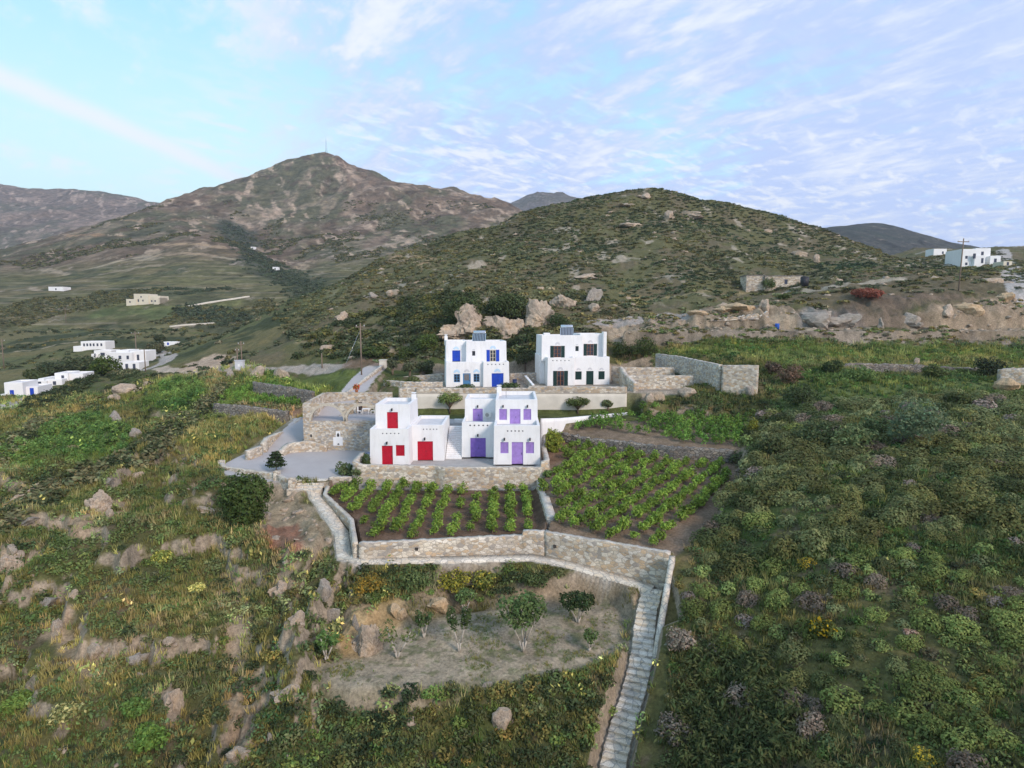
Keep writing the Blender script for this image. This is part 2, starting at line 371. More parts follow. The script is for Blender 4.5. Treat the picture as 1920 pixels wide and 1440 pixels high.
def G(px, py):                  # where the sight line meets the ground
    s = S(py); a = (UU(px, py)-U0)/(U1-U0)*(NU-1); i = int(np.clip(a, 0, NU-2)); fa = min(max(a-i, 0), 1)
    c = SGF[:, i]*(1-fa)+SGF[:, i+1]*fa
    k = np.argmax(c >= s)
    if k == 0: k = NL-1 if c[0] < s else 1
    t = np.clip((s-c[k-1])/max(c[k]-c[k-1], 1e-9), 0, 1)
    Y = math.exp(ls[k-1]+(ls[k]-ls[k-1])*t); x = UU(px, py)*Y
    return np.array((x, Y, float(H(x, Y))))
def zone(*pts): return [tuple(G(a, b)[:2]) for a, b in pts]
# ------------------------------------------------------------------ ground colour
n1 = fbm(GX/6, GY/6, 101, 5); n2 = fbm(GX/1.3, GY/1.3, 111, 4); n3 = fbm(GX/22, GY/22, 121, 4); n4 = fbm(GX/.5, GY/.5, 131, 3)
def C(*c): return np.array(c, float)
def lay(base, col, w): return base+(np.asarray(col)-base)*w[..., None]
DRY, OLIVE, GREEN, EARTH, ROCK, CLAY = C(.135,.115,.05), C(.085,.085,.034), C(.055,.08,.024), C(.12,.09,.06), C(.31,.255,.195), C(.33,.23,.14)
GC = np.empty(GX.shape+(3,)); GC[:] = OLIVE
GC = lay(GC, DRY, sstep(.42, .66, n1)); GC = lay(GC, GREEN, sstep(.48, .64, n3)*.8); GC = lay(GC, EARTH, sstep(.55, .75, n2)*.7)
# steepness shows rock and bare earth
gy, gx = np.gradient(GZ); dx = np.gradient(GX, axis=1)+1e-6; dy = np.gradient(GY, axis=0)+1e-6
steep = np.hypot(gx/dx, (gy-gx/dx*np.gradient(GX, axis=0))/dy)
rk = sstep(.95, 1.5, steep+.5*(n2-.5)+.5*(n1-.5))
GC = lay(GC, ROCK*(.75+.6*(n4[..., None]-.3)), rk*sstep(12, 20, GY)*(1-sstep(100, 130, GY)*.4))
# the hill
hm = sstep(108, 122, GY)*sstep(-75, -45, GX)
HC = np.empty(GC.shape); HC[:] = C(.112,.110,.055)
HC = lay(HC, C(.125,.108,.068), sstep(.45, .62, n1)); HC = lay(HC, C(.33,.29,.235), sstep(.66, .74, fbm(GX/5, GY/9, 141, 5))*.8)
GC = lay(GC, HC[...], hm) if False else GC+(HC-GC)*hm[..., None]
# the valley on the left
vm = sstep(120, 150, GY)*sstep(-40, -55, GX)
VC = np.empty(GC.shape); VC[:] = C(.105,.112,.05)
VC = lay(VC, C(.14,.125,.062), sstep(.42, .62, fbm(GX/30, GY/12, 151, 4))); VC = lay(VC, C(.05,.06,.03), sstep(.52, .66, fbm(GX/16, GY/9, 152, 4)))
GC = GC+(VC-GC)*vm[..., None]
def paint(poly, col, feather=.5, amt=1., var=.25, seed=200, wob=0.):
    sl = window(poly, feather+1+wob); X, Y = GX[sl], GY[sl]
    d = sdist(X, Y, poly)+wob*(fbm(X/2, Y/2, seed+5, 3)-.5)*2
    w = sstep(feather, -feather*.3, d)*amt
    k = 1+var*(fbm(X/.9, Y/.9, seed, 4)-.5)*2+var*.7*(fbm(X/5, Y/5, seed+9, 3)-.5)*2
    GC[sl] = GC[sl]+(np.asarray(col)*k[..., None]-GC[sl])*w[..., None]
def paint_path(line, col, hw, feather=.3, amt=1., var=.2):
    sl = window(line, hw+feather+1); X, Y = GX[sl], GY[sl]; D = np.full(X.shape, 1e9)
    for a, b in zip(line[:-1], line[1:]): D = np.minimum(D, seg_dist(X, Y, a[0], a[1], b[0], b[1])[0])
    w = sstep(hw+feather, hw, D+feather*(fbm(X, Y, 55, 3)-.5)*2)*amt; k = 1+var*(fbm(X/.8, Y/.8, 57, 3)-.5)*2
    GC[sl] = GC[sl]+(np.asarray(col)*k[..., None]-GC[sl])*w[..., None]
paint(PLOT1, C(.135,.088,.062), .4); paint(PLOT2, C(.20,.145,.105), .6); paint(PLOT3, C(.20,.15,.11), .5)
paint(zone((1018,870),(1110,850),(1060,830),(1020,845)), C(.17,.105,.07), .8)
paint([p for p in ORCH], C(.285,.24,.18), 1.2, 1, .3, 220, .5)
sl = window(ORCH, 1); w = sstep(.4, -.8, sdist(GX[sl], GY[sl], ORCH))*sstep(.52, .66, fbm(GX[sl]/.55, GY[sl]/.4, 231, 3))*.6
GC[sl] += (C(.10,.12,.05)-GC[sl])*w[..., None]
paint(YARD, C(.37,.345,.34), .3, 1, .08); paint([(-33,72),(-27.4,74.3),(-27.2,84),(-31,84)], C(.36,.335,.33), .3, 1, .08)
paint([(-17,61),(4,61),(4,75.5),(-17,75.5)], C(.36,.34,.32), .2, 1, .12)
paint([(-12,74.4),(2,74.4),(2,78.2),(-12,78.2)], C(.36,.35,.36), .2, 1, .08); paint([(-17,78.2),(18,78.2),(18,83),(-17,83)], C(.085,.10,.035), .3, 1, .4)
paint([(-15,83.4),(24,83.4),(25,100),(-14,102)], C(.30,.26,.22), .6, 1, .25); paint_path(RAMP, C(.40,.36,.33), 1.8)
paint_path(PATH, C(.42,.39,.36), .6, .15); paint_path(STAIR, C(.30,.27,.23), .75, .3)
# orchard bank: pale bare earth
paint(zone((690,1225),(760,1178),(850,1150),(1010,1136),(1140,1120),(1195,1150),(1200,1100),(1120,1078),(960,1092),(850,1112),(740,1140),(640,1150),(620,1200)), C(.27,.21,.145), .8, .8, .4, 240, 1.2)
paint(zone((640,1240),(760,1170),(740,1130),(665,1150),(640,1190)), C(.36,.25,.13), .8, .9, .35, 250, 1.)
paint(zone((480,920),(560,915),(625,1010),(560,1035),(500,1010)), C(.30,.24,.17), .8, .85, .4, 255, 1.5)
paint(zone((490,1000),(545,990),(560,1025),(500,1035)), C(.22,.09,.06), .6, .7, .4, 256, 1.)
for q in [((80,1165),(120,1155),(150,1215),(210,1260),(180,1275),(110,1215)),((420,1080),(450,1090),(470,1200),(440,1260),(425,1200)),((440,1290),(470,1280),(480,1400),(440,1440),(425,1380)),((300,1290),(330,1270),(345,1330),(310,1345)),((130,990),(230,930),(240,965),(150,1010)),((520,1060),(560,1050),(560,1130),(510,1120))]:
    paint(zone(*q), C(.32,.235,.165), .7, .8, .4, 260, .8)
# fields, tracks and cuttings
paint(zone((1240,668),(1440,678),(1900,700),(1919,655),(1640,650),(1320,646)), C(.125,.14,.045), 2, 1, .35, 270, 1.5)
paint(zone((1500,682),(1919,698),(1919,676),(1520,668)), C(.17,.15,.065), 1.5, .7, .35, 272, 1.5)
paint(zone((1175,643),(1919,649),(1919,622),(1640,618),(1190,624)), C(.215,.18,.145), .6, 1, .5, 274)
paint(zone((1175,624),(1640,618),(1620,590),(1445,572),(1420,566),(1320,580),(1240,590),(1090,612)), C(.24,.195,.145), .8, 1, .55, 276, 1.)
paint(zone((1500,612),(1612,612),(1600,580),(1540,574),(1500,588)), C(.19,.18,.165), 1, 1, .5, 277, 1.)
paint(zone((1690,622),(1919,622),(1919,555),(1820,560),(1720,585)), C(.23,.18,.13), 1., 1, .55, 278, 1.)
paint(zone((1440,565),(1690,585),(1800,555),(1919,548),(1919,510),(1700,505),(1520,545)), C(.12,.10,.065), 2, .9, .35, 279, 2)
paint(zone((1540,595),(1690,610),(1690,580),(1800,555),(1640,555)), C(.14,.105,.085), 2, .7, .4, 281, 1)
for ln, c, hw in [(((1120,606),(1180,600),(1240,592),(1300,584)), C(.30,.27,.25), 1.6),(((1170,551),(1300,548),(1400,546)), C(.22,.18,.10), .8),(((1480,547),(1560,538),(1640,528),(1690,522)), C(.30,.27,.22), .8),
    (((1695,500),(1730,490),(1760,486)), C(.34,.29,.23), 1.5),(((1700,495),(1800,497)), C(.36,.31,.26), 2.),(((560,640),(640,645),(690,655),(720,668)), C(.2,.17,.10), .8),
    (((280,690),(312,680),(318,668),(290,660),(300,650)), C(.34,.31,.29), 1.9),(((300,690),(340,696),(400,694),(450,690)), C(.38,.32,.26), 1.6),(((385,700),(410,715),(400,735),(375,765)), C(.16,.13,.075), .7),(((420,690),(480,692),(560,692),(640,688)), C(.30,.27,.24), 1.2),
    (((375,775),(450,783),(520,793),(540,780)), C(.30,.27,.23), .8),(((0,768),(40,752),(80,738)), C(.33,.31,.30), 2.),(((0,662),(100,648),(140,642)), C(.26,.22,.15), .9),((( -60,900),(20,880)), C(.2,.16,.1), .6),
    (((200,620),(300,600),(330,590)), C(.24,.19,.12), 1.2),(((240,604),(320,601)), C(.3,.26,.2), 1.),(((1880,470),(1900,520),(1919,560)), C(.36,.34,.33), 2.2)]:
    paint_path([tuple(G(a, b)[:2]) for a, b in ln], c, hw, .5)
paint(zone((335,695),(400,694),(445,688),(440,668),(400,665),(350,682)), C(.38,.29,.22), 1, 1, .35, 282, 1)
paint(zone((460,720),(640,735),(690,700),(660,694),(480,695)), C(.105,.13,.04), 1, 1, .3, 283, 1)
paint(zone((440,765),(565,775),(575,755),(470,745)), C(.17,.11,.075), 1, 1, .3, 284, 1)
paint(zone((640,690),(780,690),(780,672),(650,678)), C(.19,.13,.10), 1, .8, .3, 285, 1)
paint(zone((640,522),(790,505),(830,488),(800,478),(740,490),(660,512)), C(.25,.19,.12), 1.5, .9, .35, 286, 1.5)
paint(zone((380,770),(540,790),(540,840),(470,870),(400,870),(340,850)), C(.12,.11,.042), 2, .7, .3, 287, 1.5)
paint(zone((1440,790),(1500,700),(1919,708),(1919,790),(1700,800)), C(.085,.118,.04), 2.5, .85, .35, 288, 2)
# bright crop patches on the left
for q in [((410,755),(560,762),(590,745),(560,728),(450,728)),((270,765),(330,775),(390,745),(370,715),(300,715)),((60,855),(150,870),(250,850),(240,800),(160,775),(80,800)),((0,860),(60,875),(80,840),(30,820))]:
    paint(zone(*q), C(.075,.12,.03), 1.5, .8, .3, 290, 1)
# ------------------------------------------------------------------ ground sheet
m, nt, b = newmat('ground_soil', .95, .1); MAT_GROUND = m
at = N(nt, 'ShaderNodeVertexColor', layer_name='Col'); co = objco(nt)
f1 = noisen(nt, co, 5, 6, .7); r1 = ramp(nt, [(.28, (.5, .5, .5)), (.72, (1.45, 1.43, 1.38))]); nt.links.new(f1, r1.inputs[0])
f2 = noisen(nt, co, .9, 5, .6); r2 = ramp(nt, [(.3, (.75, .76, .72)), (.7, (1.22, 1.2, 1.2))]); nt.links.new(f2, r2.inputs[0])
c = mixc(nt, 1., at.outputs[0], r1.outputs[0], 'MULTIPLY'); c = mixc(nt, 1., c, r2.outputs[0], 'MULTIPLY')
nt.links.new(c, b.inputs['Base Color']); bumpn(nt, mixc(nt, .4, f1, f2), b, .8, .12)
ii = np.arange(NL-1)[:, None]*NU+np.arange(NU-1)[None]
QF = np.stack([ii, ii+1, ii+NU+1, ii+NU], -1).reshape(-1, 4)
def build_ground():
    V = np.stack([GX, GY, GZ+CZ], -1).reshape(-1, 3)
    link('ground', np_mesh('ground', V, QF, MAT_GROUND, GC.reshape(-1, 3), True), kind='structure')
build_ground()

# ------------------------------------------------------------------ far relief
def sheet(name, pts, hid, px0, px1, y0, y1, nu, nl, noise, colour, mat, smooth=3e-4, post=()):
    u = np.linspace((px0-960)/F, (px1-960)/F, nu); l = np.linspace(math.log(y0), math.log(y1), nl)
    uc, lc = np.meshgrid(np.linspace(u[0], u[-1], 121), np.linspace(l[0], l[-1], 91))
    s = upsample(eval_tps(fit_tps(survey(pts, hid), smooth), uc, lc), nu, nl)
    U, L = np.meshgrid(u, l); Y = np.exp(L); X = U*Y; Z = s*Y+noise(X, Y)
    gz = np.gradient(Z, axis=1)/(np.gradient(X, axis=1)); gz2 = np.gradient(Z, axis=0)/np.gradient(Y, axis=0)
    ii = np.arange(nl-1)[:, None]*nu+np.arange(nu-1)[None]
    Fc = np.stack([ii, ii+1, ii+nu+1, ii+nu], -1).reshape(-1, 4)
    V = np.stack([X, Y, Z+CZ], -1).reshape(-1, 3)
    def HF(x, y):
        a = np.clip((np.asarray(x)/y-u[0])/(u[-1]-u[0])*(nu-1), 0, nu-2).astype(int); b_ = np.clip((np.log(y)-l[0])/(l[-1]-l[0])*(nl-1), 0, nl-2).astype(int)
        return Z[b_, a]+CZ
    def GF(px, py):
        i = int(np.clip((UU(px, py)-u[0])/(u[-1]-u[0])*(nu-1), 0, nu-1)); cc = Z[:, i]/Y[:, i]
        k = int(np.argmax(cc >= S(py))); y = Y[k, i]; x = UU(px, py)*y
        return np.array((x, y, Z[k, i]+CZ))
    K = colour(X, Y, Z, np.hypot(gz, gz2))
    for ln, cc, hw in post:
        P_ = [GF(a, b) for a, b in ln]; D = np.full(X.shape, 1e9)
        for a, b in zip(P_[:-1], P_[1:]): D = np.minimum(D, seg_dist(X, Y, a[0], a[1], b[0], b[1])[0])
        w = sstep(hw*1.5, hw*.5, D+hw*1.2*(fbm(X/hw/2, Y/hw/2, 66, 3)-.5)*2)*.85; K = K+(cc*(.8+.4*fbm(X/4, Y/6, 67, 3))[..., None]-K)*w[..., None]
    o = link(name, np_mesh(name, V, Fc, mat, K.reshape(-1, 3), True), kind='structure')
    return o, HF, GF
m, nt, b = newmat('hill_scrub', 1., .05); MAT_FAR = m
at = N(nt, 'ShaderNodeVertexColor', layer_name='Col'); co = objco(nt)
f1 = noisen(nt, co, .09, 11, .72); r1 = ramp(nt, [(.34, (.42, .45, .42)), (.5, (.95, .95, .95)), (.66, (1.55, 1.48, 1.42))]); nt.links.new(f1, r1.inputs[0])
c = mixc(nt, 1., at.outputs[0], r1.outputs[0], 'MULTIPLY')
mp = N(nt, 'ShaderNodeMapping'); mp.inputs['Scale'].default_value = (1, .45, 1.4); mp.inputs['Rotation'].default_value = (0, 0, .5); nt.links.new(co, mp.inputs[0])
f2 = noisen(nt, mp.outputs[0], .055, 9, .75); r2 = ramp(nt, [(.58, (0, 0, 0)), (.68, (1, 1, 1))]); nt.links.new(f2, r2.inputs[0]); c = mixc(nt, r2.outputs[0], c, (.33, .27, .215))
nt.links.new(c, b.inputs['Base Color']); bumpn(nt, f1, b, 1., 2.5)


def overlay(name, poly, mat, dz=.02, holes=()):
    cx_, cy_ = (GX[:-1, :-1]+GX[1:, 1:])/2, (GY[:-1, :-1]+GY[1:, 1:])/2; m = inside(cx_, cy_, poly).ravel(); Fq = QF[m]; u, inv = np.unique(Fq, return_inverse=True)
    V = np.stack([GX.ravel()[u], GY.ravel()[u], GZ.ravel()[u]+CZ+dz], -1)
    return link(name, np_mesh(name, V, inv.reshape(-1, 4), mat, smooth=True), kind='structure')
M_CONC = mat_plain('concrete', (.39,.365,.36), .9, .05, .5)
YP = [(x, y) for x, y, *_ in YARD]
overlay('yard_paving', YP, M_CONC); overlay('drive_paving', [(-31.2,74.6),(-27.3,74.6),(-27.3,84),(-30.6,84)], M_CONC, .03); overlay('upper_drive', [(x-1.75, y) for x, y, z in RAMP[:4]]+[(x+1.75, y) for x, y, z in RAMP[:4][::-1]], M_CONC)
overlay('terrace_paving', [(-16.5,62.5),(-8.2,62.5),(-6.7,61.8),(3.5,61.8),(3.5,74.2),(-16,74.2)], mat_plain('terrace_slab', (.37,.35,.335), .9, .10, 1.2))
overlay('landing_paving', [(-12,74.6),(2,74.6),(2,78.2),(-12,78.2)], M_CONC)
def far_colour(base, green, rock, sc=1., rockw=.5):
    def f(X, Y, Z, st):
        a = fbm(X/70*sc, Y/110*sc, 301, 5); b_ = fbm((X+.5*Y)/13*sc, Y/34*sc, 311, 6, .6); c_ = ridged(X/60*sc, Y/90*sc, 321, 4)
        K = np.empty(X.shape+(3,)); K[:] = base
        K = lay(K, green, sstep(.46, .62, a)); K = lay(K, np.asarray(base)*.62, sstep(.55, .7, fbm(X/14*sc, Y/20*sc, 331, 4))*.8)
        w = sstep(.60-.12*np.clip(st-.45, -.5, .6), .70, b_)*rockw*1.4
        K = lay(K, rock, np.clip(w, 0, 1)); K = lay(K, np.asarray(rock)*.8, sstep(.72, .84, c_)*rockw*.7)
        return K
    return f
def far_noise(a, l, seed, fine=1.):
    def f(X, Y):
        d = np.clip((Y-260)/500, .08, 1.6)
        return d*(a*(ridged(X/l, Y/(l*1.6), seed, 5)-.58)+fine*.35*a*(fbm(X/(l*.14), Y/(l*.2), seed+7, 4)-.5))
    return f
MT = [(-300,612,300),(0,612,300),(200,612,300),(330,612,295),(440,600,310),(560,575,330),(660,560,340),
 (-300,575,345),(0,572,345),(150,572,342),(268,573,330),(380,570,335),(470,560,345),(540,556,350),
 (-300,545,420),(0,540,420),(150,535,420),(280,530,410),(400,525,410),(500,522,420),(560,530,420),(640,520,420),
 (-300,505,560),(0,505,560),(120,495,540),(220,490,510),(320,485,500),(420,488,495),(480,497,490),
 (300,448,640),(400,446,620),(180,455,640),(60,480,620),(440,465,560),
 (430,425,800),(455,448,740),(485,478,640),(530,505,545),
 (560,470,660),(620,470,650),(700,470,640),(600,505,520),(700,500,500),(800,470,600),(560,430,790),(605,400,870),(680,420,800),(605,340,1000),(720,380,900),(800,400,850),(900,420,780),(520,370,950),(480,395,880),(660,350,980),
 (605,295,1100),(585,297,1100),(625,297,1100),(645,303,1095),(700,326,1080),(760,341,1060),(850,359,1030),(940,377,1000),(990,397,960),(1060,420,900),
 (570,296,1095),(540,306,1090),(480,331,1060),(420,351,1030),(360,372,990),(300,393,940),(240,413,880),(180,431,820),(120,448,760),(40,467,700),(-60,480,660),(-300,492,640)]
MH = [(-300,-.09,225),(0,-.09,225),(200,-.09,225),(330,-.10,225),(440,-.12,225),(600,-.1,225),(800,-.1,225),(1000,-.1,225),(1250,-.1,225),
 (605,.19,1350),(700,.17,1350),(850,.13,1300),(990,.1,1200),(480,.16,1300),(360,.11,1250),(240,.08,1100),(120,.05,950),(-60,.02,850),(-300,.02,850),
 (605,.1,1700),(300,.04,1700),(0,0,1700),(900,.06,1700),(-300,0,1700),(1200,.02,1200),(1250,.0,400),(900,.02,420),(1100,.0,420)]
_fc = far_colour(C(.158,.116,.082), C(.108,.104,.062), C(.40,.305,.225), 1., .62)
def mountain_colour(X, Y, Z, st):
    K = _fc(X, Y, Z, st); w = sstep(600, 470, Y+60*(fbm(X/60, Y/60, 341, 3)-.5)*2)
    Fd = np.empty(K.shape); Fd[:] = C(.122,.122,.056); Fd = lay(Fd, C(.165,.145,.075), sstep(.45, .62, fbm(X/45, Z/5, 342, 4))); Fd = lay(Fd, C(.075,.088,.045), sstep(.56, .68, fbm(X/25, Z/3, 343, 4)))
    t = (Z+2.5*fbm(X/50, Y/50, 344, 3))/3.6; ln = np.exp(-((t-np.floor(t)-.5)/.10)**2)*sstep(.42, .6, fbm(X/30, Z/4, 345, 3))
    Fd = lay(Fd, C(.27,.235,.165), ln*.75)
    return K+(Fd-K)*(w*.85)[..., None]
MARKS = [(((118,440),(160,440),(200,444),(243,444)), C(.30,.20,.125), 3.),(((222,414),(300,416),(392,413)), C(.25,.18,.115), 3.),(((174,503),(215,493),(264,482),(288,487)), C(.34,.28,.20), 5.),(((190,515),(240,505),(300,497)), C(.28,.23,.16), 3.),
 (((295,460),(347,460),(417,465)), C(.30,.22,.14), 5.),(((406,482),(451,487),(493,500)), C(.36,.30,.21), 4.),(((300,478),(360,476),(400,480)), C(.29,.22,.15), 4.),(((80,505),(105,508),(128,515)), C(.34,.28,.2), 2.5),(((56,538),(65,543),(73,546)), C(.33,.27,.2), 2.),((((500,497),(508,505),(500,515))), C(.36,.30,.22), 2.),
 (((620,482),(695,466),(758,452),(808,438)), C(.32,.26,.20), 3.),(((430,420),(452,445),(470,470),(500,495),(525,520)), C(.050,.06,.042), 16.),(((540,515),(580,545),(600,570)), C(.055,.068,.042), 12.),(((150,455),(230,447),(320,432)), C(.085,.085,.055), 10.),(((210,575),(260,578),(330,576),(420,572)), C(.16,.16,.065), 6.),(((200,588),(300,585),(420,588)), C(.10,.125,.05), 7.),(((240,530),(330,525),(440,530)), C(.145,.14,.065), 8.)]
_, HM, GM = sheet('mountain', MT, MH, -330, 1260, 225, 1650, 760, 620, far_noise(17, 170, 61, 1.5), mountain_colour, MAT_FAR, 6e-5, post=MARKS)
FL = [(-300,330,1900),(-60,340,1900),(0,351,1900),(60,361,1880),(110,364,1880),(150,358,1900),(200,366,1880),(260,378,1850),(310,386,1820),(380,400,1780),(500,430,1700),
 (0,400,1600),(60,400,1600),(150,400,1650),(250,405,1650),(0,440,1350),(100,440,1350),(200,430,1400),(-300,420,1400)]
FH = [(-300,.03,1050),(0,.02,1050),(200,.02,1050),(400,.02,1050),(600,.02,1050),(-300,.16,2600),(0,.14,2600),(200,.12,2600),(400,.08,2600),(600,.05,2600)]
sheet('far_ridge', FL, FH, -330, 620, 1050, 2600, 420, 260, far_noise(18, 220, 71), far_colour(C(.165,.13,.10), C(.125,.115,.08), C(.37,.28,.22), .8, .7), MAT_FAR)
DP = [(900,420,2900),(940,402,2900),(965,389,2900),(1000,373,2900),(1015,368,2900),(1026,373,2900),(1047,363,2900),(1062,368,2900),(1078,377,2900),(1150,397,2900),(1250,420,2900),(1000,420,2300),(1060,420,2300)]
DH = [(880,.02,1900),(1000,.02,1900),(1150,.02,1900),(1280,.02,1900),(900,.02,3600),(1040,.09,3600),(1250,.02,3600)]
sheet('distant_peak', DP, DH, 870, 1290, 1900, 3600, 240, 160, far_noise(16, 240, 81, 1.2), far_colour(C(.13,.115,.10), C(.11,.105,.085), C(.26,.22,.20), .6, .5), MAT_FAR, 2e-6)
DR = [(1400,465,1300),(1470,445,1300),(1530,430,1300),(1580,424,1300),(1640,423,1300),(1690,433,1300),(1750,455,1300),(1830,472,1300),(1600,460,1000),(1500,480,950),(1700,480,950)]
DRH = [(1380,.03,800),(1600,.05,800),(1860,.05,800),(1400,.03,1700),(1600,.09,1700),(1860,.03,1700)]
sheet('distant_hill', DR, DRH, 1380, 1870, 800, 1700, 220, 140, far_noise(9, 160, 91, 1.), far_colour(C(.058,.062,.050), C(.045,.055,.042), C(.10,.09,.08), .8, .25), MAT_FAR)
bm = bmesh.new(); bm.faces.new([bm.verts.new(q) for q in ((-4250,-150,-45),(4250,-150,-45),(4250,3950,-45),(-4250,3950,-45))])
link('lowland', bm_mesh('lowland', bm, mat_plain('lowland_soil', (.10,.095,.06), .95, .3, .01)), kind='structure')

# ------------------------------------------------------------------ stone walls
CREAM = [(.54,.47,.38),(.60,.54,.46),(.45,.36,.27),(.66,.61,.53),(.37,.34,.31),(.56,.43,.30),(.70,.65,.58)]
GREYS = [(.25,.24,.225),(.31,.29,.27),(.20,.185,.17),(.35,.32,.28),(.28,.24,.20),(.23,.225,.22)]
M_STONE = mat_stone('cream_stone', CREAM, (.42,.37,.31), 2.3, 1.7, .07)
M_STONE_S = mat_stone('small_stone', CREAM+[(.44,.43,.43)], (.39,.36,.32), 2.9, 1.8, .07)
M_DRY = mat_stone('dry_stone', GREYS, (.10,.09,.08), 2.2, 1.8, .10)
M_CAP = mat_stone('cap_stone', [(.52,.48,.44),(.58,.54,.49),(.46,.42,.38),(.55,.50,.42)], (.55,.52,.48), 1.7, 1., .05)
M_FLAG = mat_stone('flagstone', [(.68,.62,.54),(.75,.69,.61),(.60,.55,.48),(.69,.60,.49)], (.40,.37,.33), 1.9, 1., .06)
M_RENDER = mat_plain('cream_render', (.60,.555,.48), .9, .10, .8)
m, nt, b = newmat('whitewash', .85, .15); M_WHITE = m; co = objco(nt)
mp = N(nt, 'ShaderNodeMapping'); mp.inputs['Scale'].default_value = (1.6, 1.6, .3); nt.links.new(co, mp.inputs[0])
f1 = noisen(nt, mp.outputs[0], 1.6, 5, .62); f2 = noisen(nt, co, .7, 4); f3 = noisen(nt, co, 9, 4, .6)
r1 = ramp(nt, [(.30, (.70,.69,.675)), (.5, (.765,.76,.76))]); nt.links.new(f1, r1.inputs[0]); r2 = ramp(nt, [(.3, (.93,.93,.94)), (.65, (1.02,1.01,1.0))]); nt.links.new(f2, r2.inputs[0])
nt.links.new(mixc(nt, 1., r1.outputs[0], r2.outputs[0], 'MULTIPLY'), b.inputs['Base Color']); bumpn(nt, f3, b, .35, .03)
def wall(name, label, pts, th, mats, cat='wall', group=None, jit=.05, step=.32, parent=None, kind='thing'):
    """pts: (x, y, top, bottom) relative to the eye, along the centre line"""
    P = [np.array(p, float) for p in pts]; Q = []
    for a, b in zip(P[:-1], P[1:]):
        n = max(1, int(np.hypot(*(b-a)[:2])/step)); Q += [a+(b-a)*i/n for i in range(n)]
    Q.append(P[-1]); Q = np.array(Q); n = len(Q)
    T = np.gradient(Q[:, :2], axis=0); T /= np.linalg.norm(T, axis=1)[:, None]+1e-9; Nn = np.c_[-T[:, 1], T[:, 0]]
    base = Q[0].copy(); r = np.random.default_rng(abs(hash(label)) % 9999 if False else len(label)*7+n)
    V = []; nr = 6
    for i in range(n):
        zt, zb = Q[i, 2]+r.normal(0, jit*.5), Q[i, 3]
        for side in (-1, 1):
            for k in range(nr+1):
                t = k/nr; off = side*(th/2+.05*(1-t)*min(2, zt-zb)*.5)+r.normal(0, jit*.6)*(0 < k < nr)
                V.append((Q[i, 0]-base[0]+Nn[i, 0]*off, Q[i, 1]-base[1]+Nn[i, 1]*off, zb+(zt-zb)*t-base[3]))
    w = 2*(nr+1); Fc = []; mi = []
    for i in range(n-1):
        a = i*w; b = a+w
        for k in range(nr):
            Fc.append((a+k, b+k, b+k+1, a+k+1)); mi.append(0)
            Fc.append((b+nr+1+k, a+nr+1+k, a+nr+2+k, b+nr+2+k)); mi.append(0)
        Fc.append((a+nr, b+nr, b+2*nr+1, a+2*nr+1)); mi.append(1)
    for a, fl in ((0, 0), ((n-1)*w, 1)):
        for k in range(nr):
            f = (a+k, a+k+1, a+nr+2+k, a+nr+1+k); Fc.append(f[::-1] if fl else f); mi.append(0)
    me = np_mesh(name, V, Fc, mats, midx=mi)
    return link(name, me, parent, (base[0], base[1], base[3]+CZ), label=label, cat=cat, group=group, kind=kind)
def pw(px, py, Y, bot): x, y, z = PY(px, py, Y); return (x, y, z, bot)
def gb(x, y, d=.5): return float(H(x, y))-CZ-d
SM = [M_STONE, M_CAP]; SS = [M_STONE_S, M_CAP]; DM = [M_DRY, M_DRY]
wall('terrace_wall', 'long pale stone retaining wall below the red and purple houses', [(-16.75,66,-15.0,-18),(-16.75,62.4,-15.1,-18),(-15.9,62.2,-15.45,-18.1),(-8.3,62.2,-15.55,-18.2),(-6.9,61.4,-15.5,-18.2),(3.0,61.4,-15.5,-18.2),(3.05,61.4,-14.9,-18.2),(3.7,61.5,-14.8,-18.2),(3.75,66,-15.0,-17.8),(3.75,70,-15.1,-17.0)], .5, SM)
wall('low_wall', 'short low stone wall between yard steps and terrace wall', [(-19.4,62.1,-16.75,-18.2),(-17.0,62.1,-16.75,-18.2)], .45, SM)
wall('retaining_wall', 'stone wall beside the descending flagstone path left of the small vineyard', [(-19.25,61.9,-17.05,-18.4),(*A1,-18.6),(*A2,-19.1),(A3[0]-.02,A3[1]-.05,A3[2],-19.9)], .4, SM)
wall('retaining_wall', 'warm cream stone retaining wall along the front of the small vineyard', [(A3[0]+.26,A3[1]-.05,-18.05,-20.2),(A4[0],A4[1],-18.02,-20.3),(A5[0]+.05,A4[1]-.01,-17.62,-20.4),(A6[0],A6[1],-17.6,-20.6)], .45, SM)
wall('retaining_wall', 'tall grey blue stone retaining wall ending above the long stairs', [(A6[0]+.06,A6[1]-.02,-17.62,-20.8),(A7[0],A7[1],-17.6,-21.6)], .45, SM)
wall('parapet_wall', 'sloping stone parapet on the right side of the long stairs', [(x, y, z, gb(x, y, 1.4)) for x, y, z in rr], .42, [M_STONE_S, M_FLAG])
D0 = PZ(1011,897,-16.9); D1 = PZ(1034,974,-17.4)
wall('dividing_wall', 'narrow grey wall dividing the two vineyard plots', [(D0[0],D0[1],D0[2]+.15,-18.6),(D1[0],D1[1],D1[2]+.2,-18.8)], .8, [M_STONE_S, M_CAP])
wall('rendered_wall', 'long smooth cream rendered wall behind the two umbrella shaped trees', [(-13.4,83,-10.42,-13.9),(16,83,-10.42,-13.9)], .35, [M_RENDER, M_RENDER], jit=.0)
wall('parapet_wall', 'low rubble parapet on top of the cream rendered wall', [(-13.4,83,-9.72,-10.41),(2.2,83,-9.72,-10.41),(2.4,83,-9.45,-10.41),(16,83,-9.55,-10.41)], .5, SM)
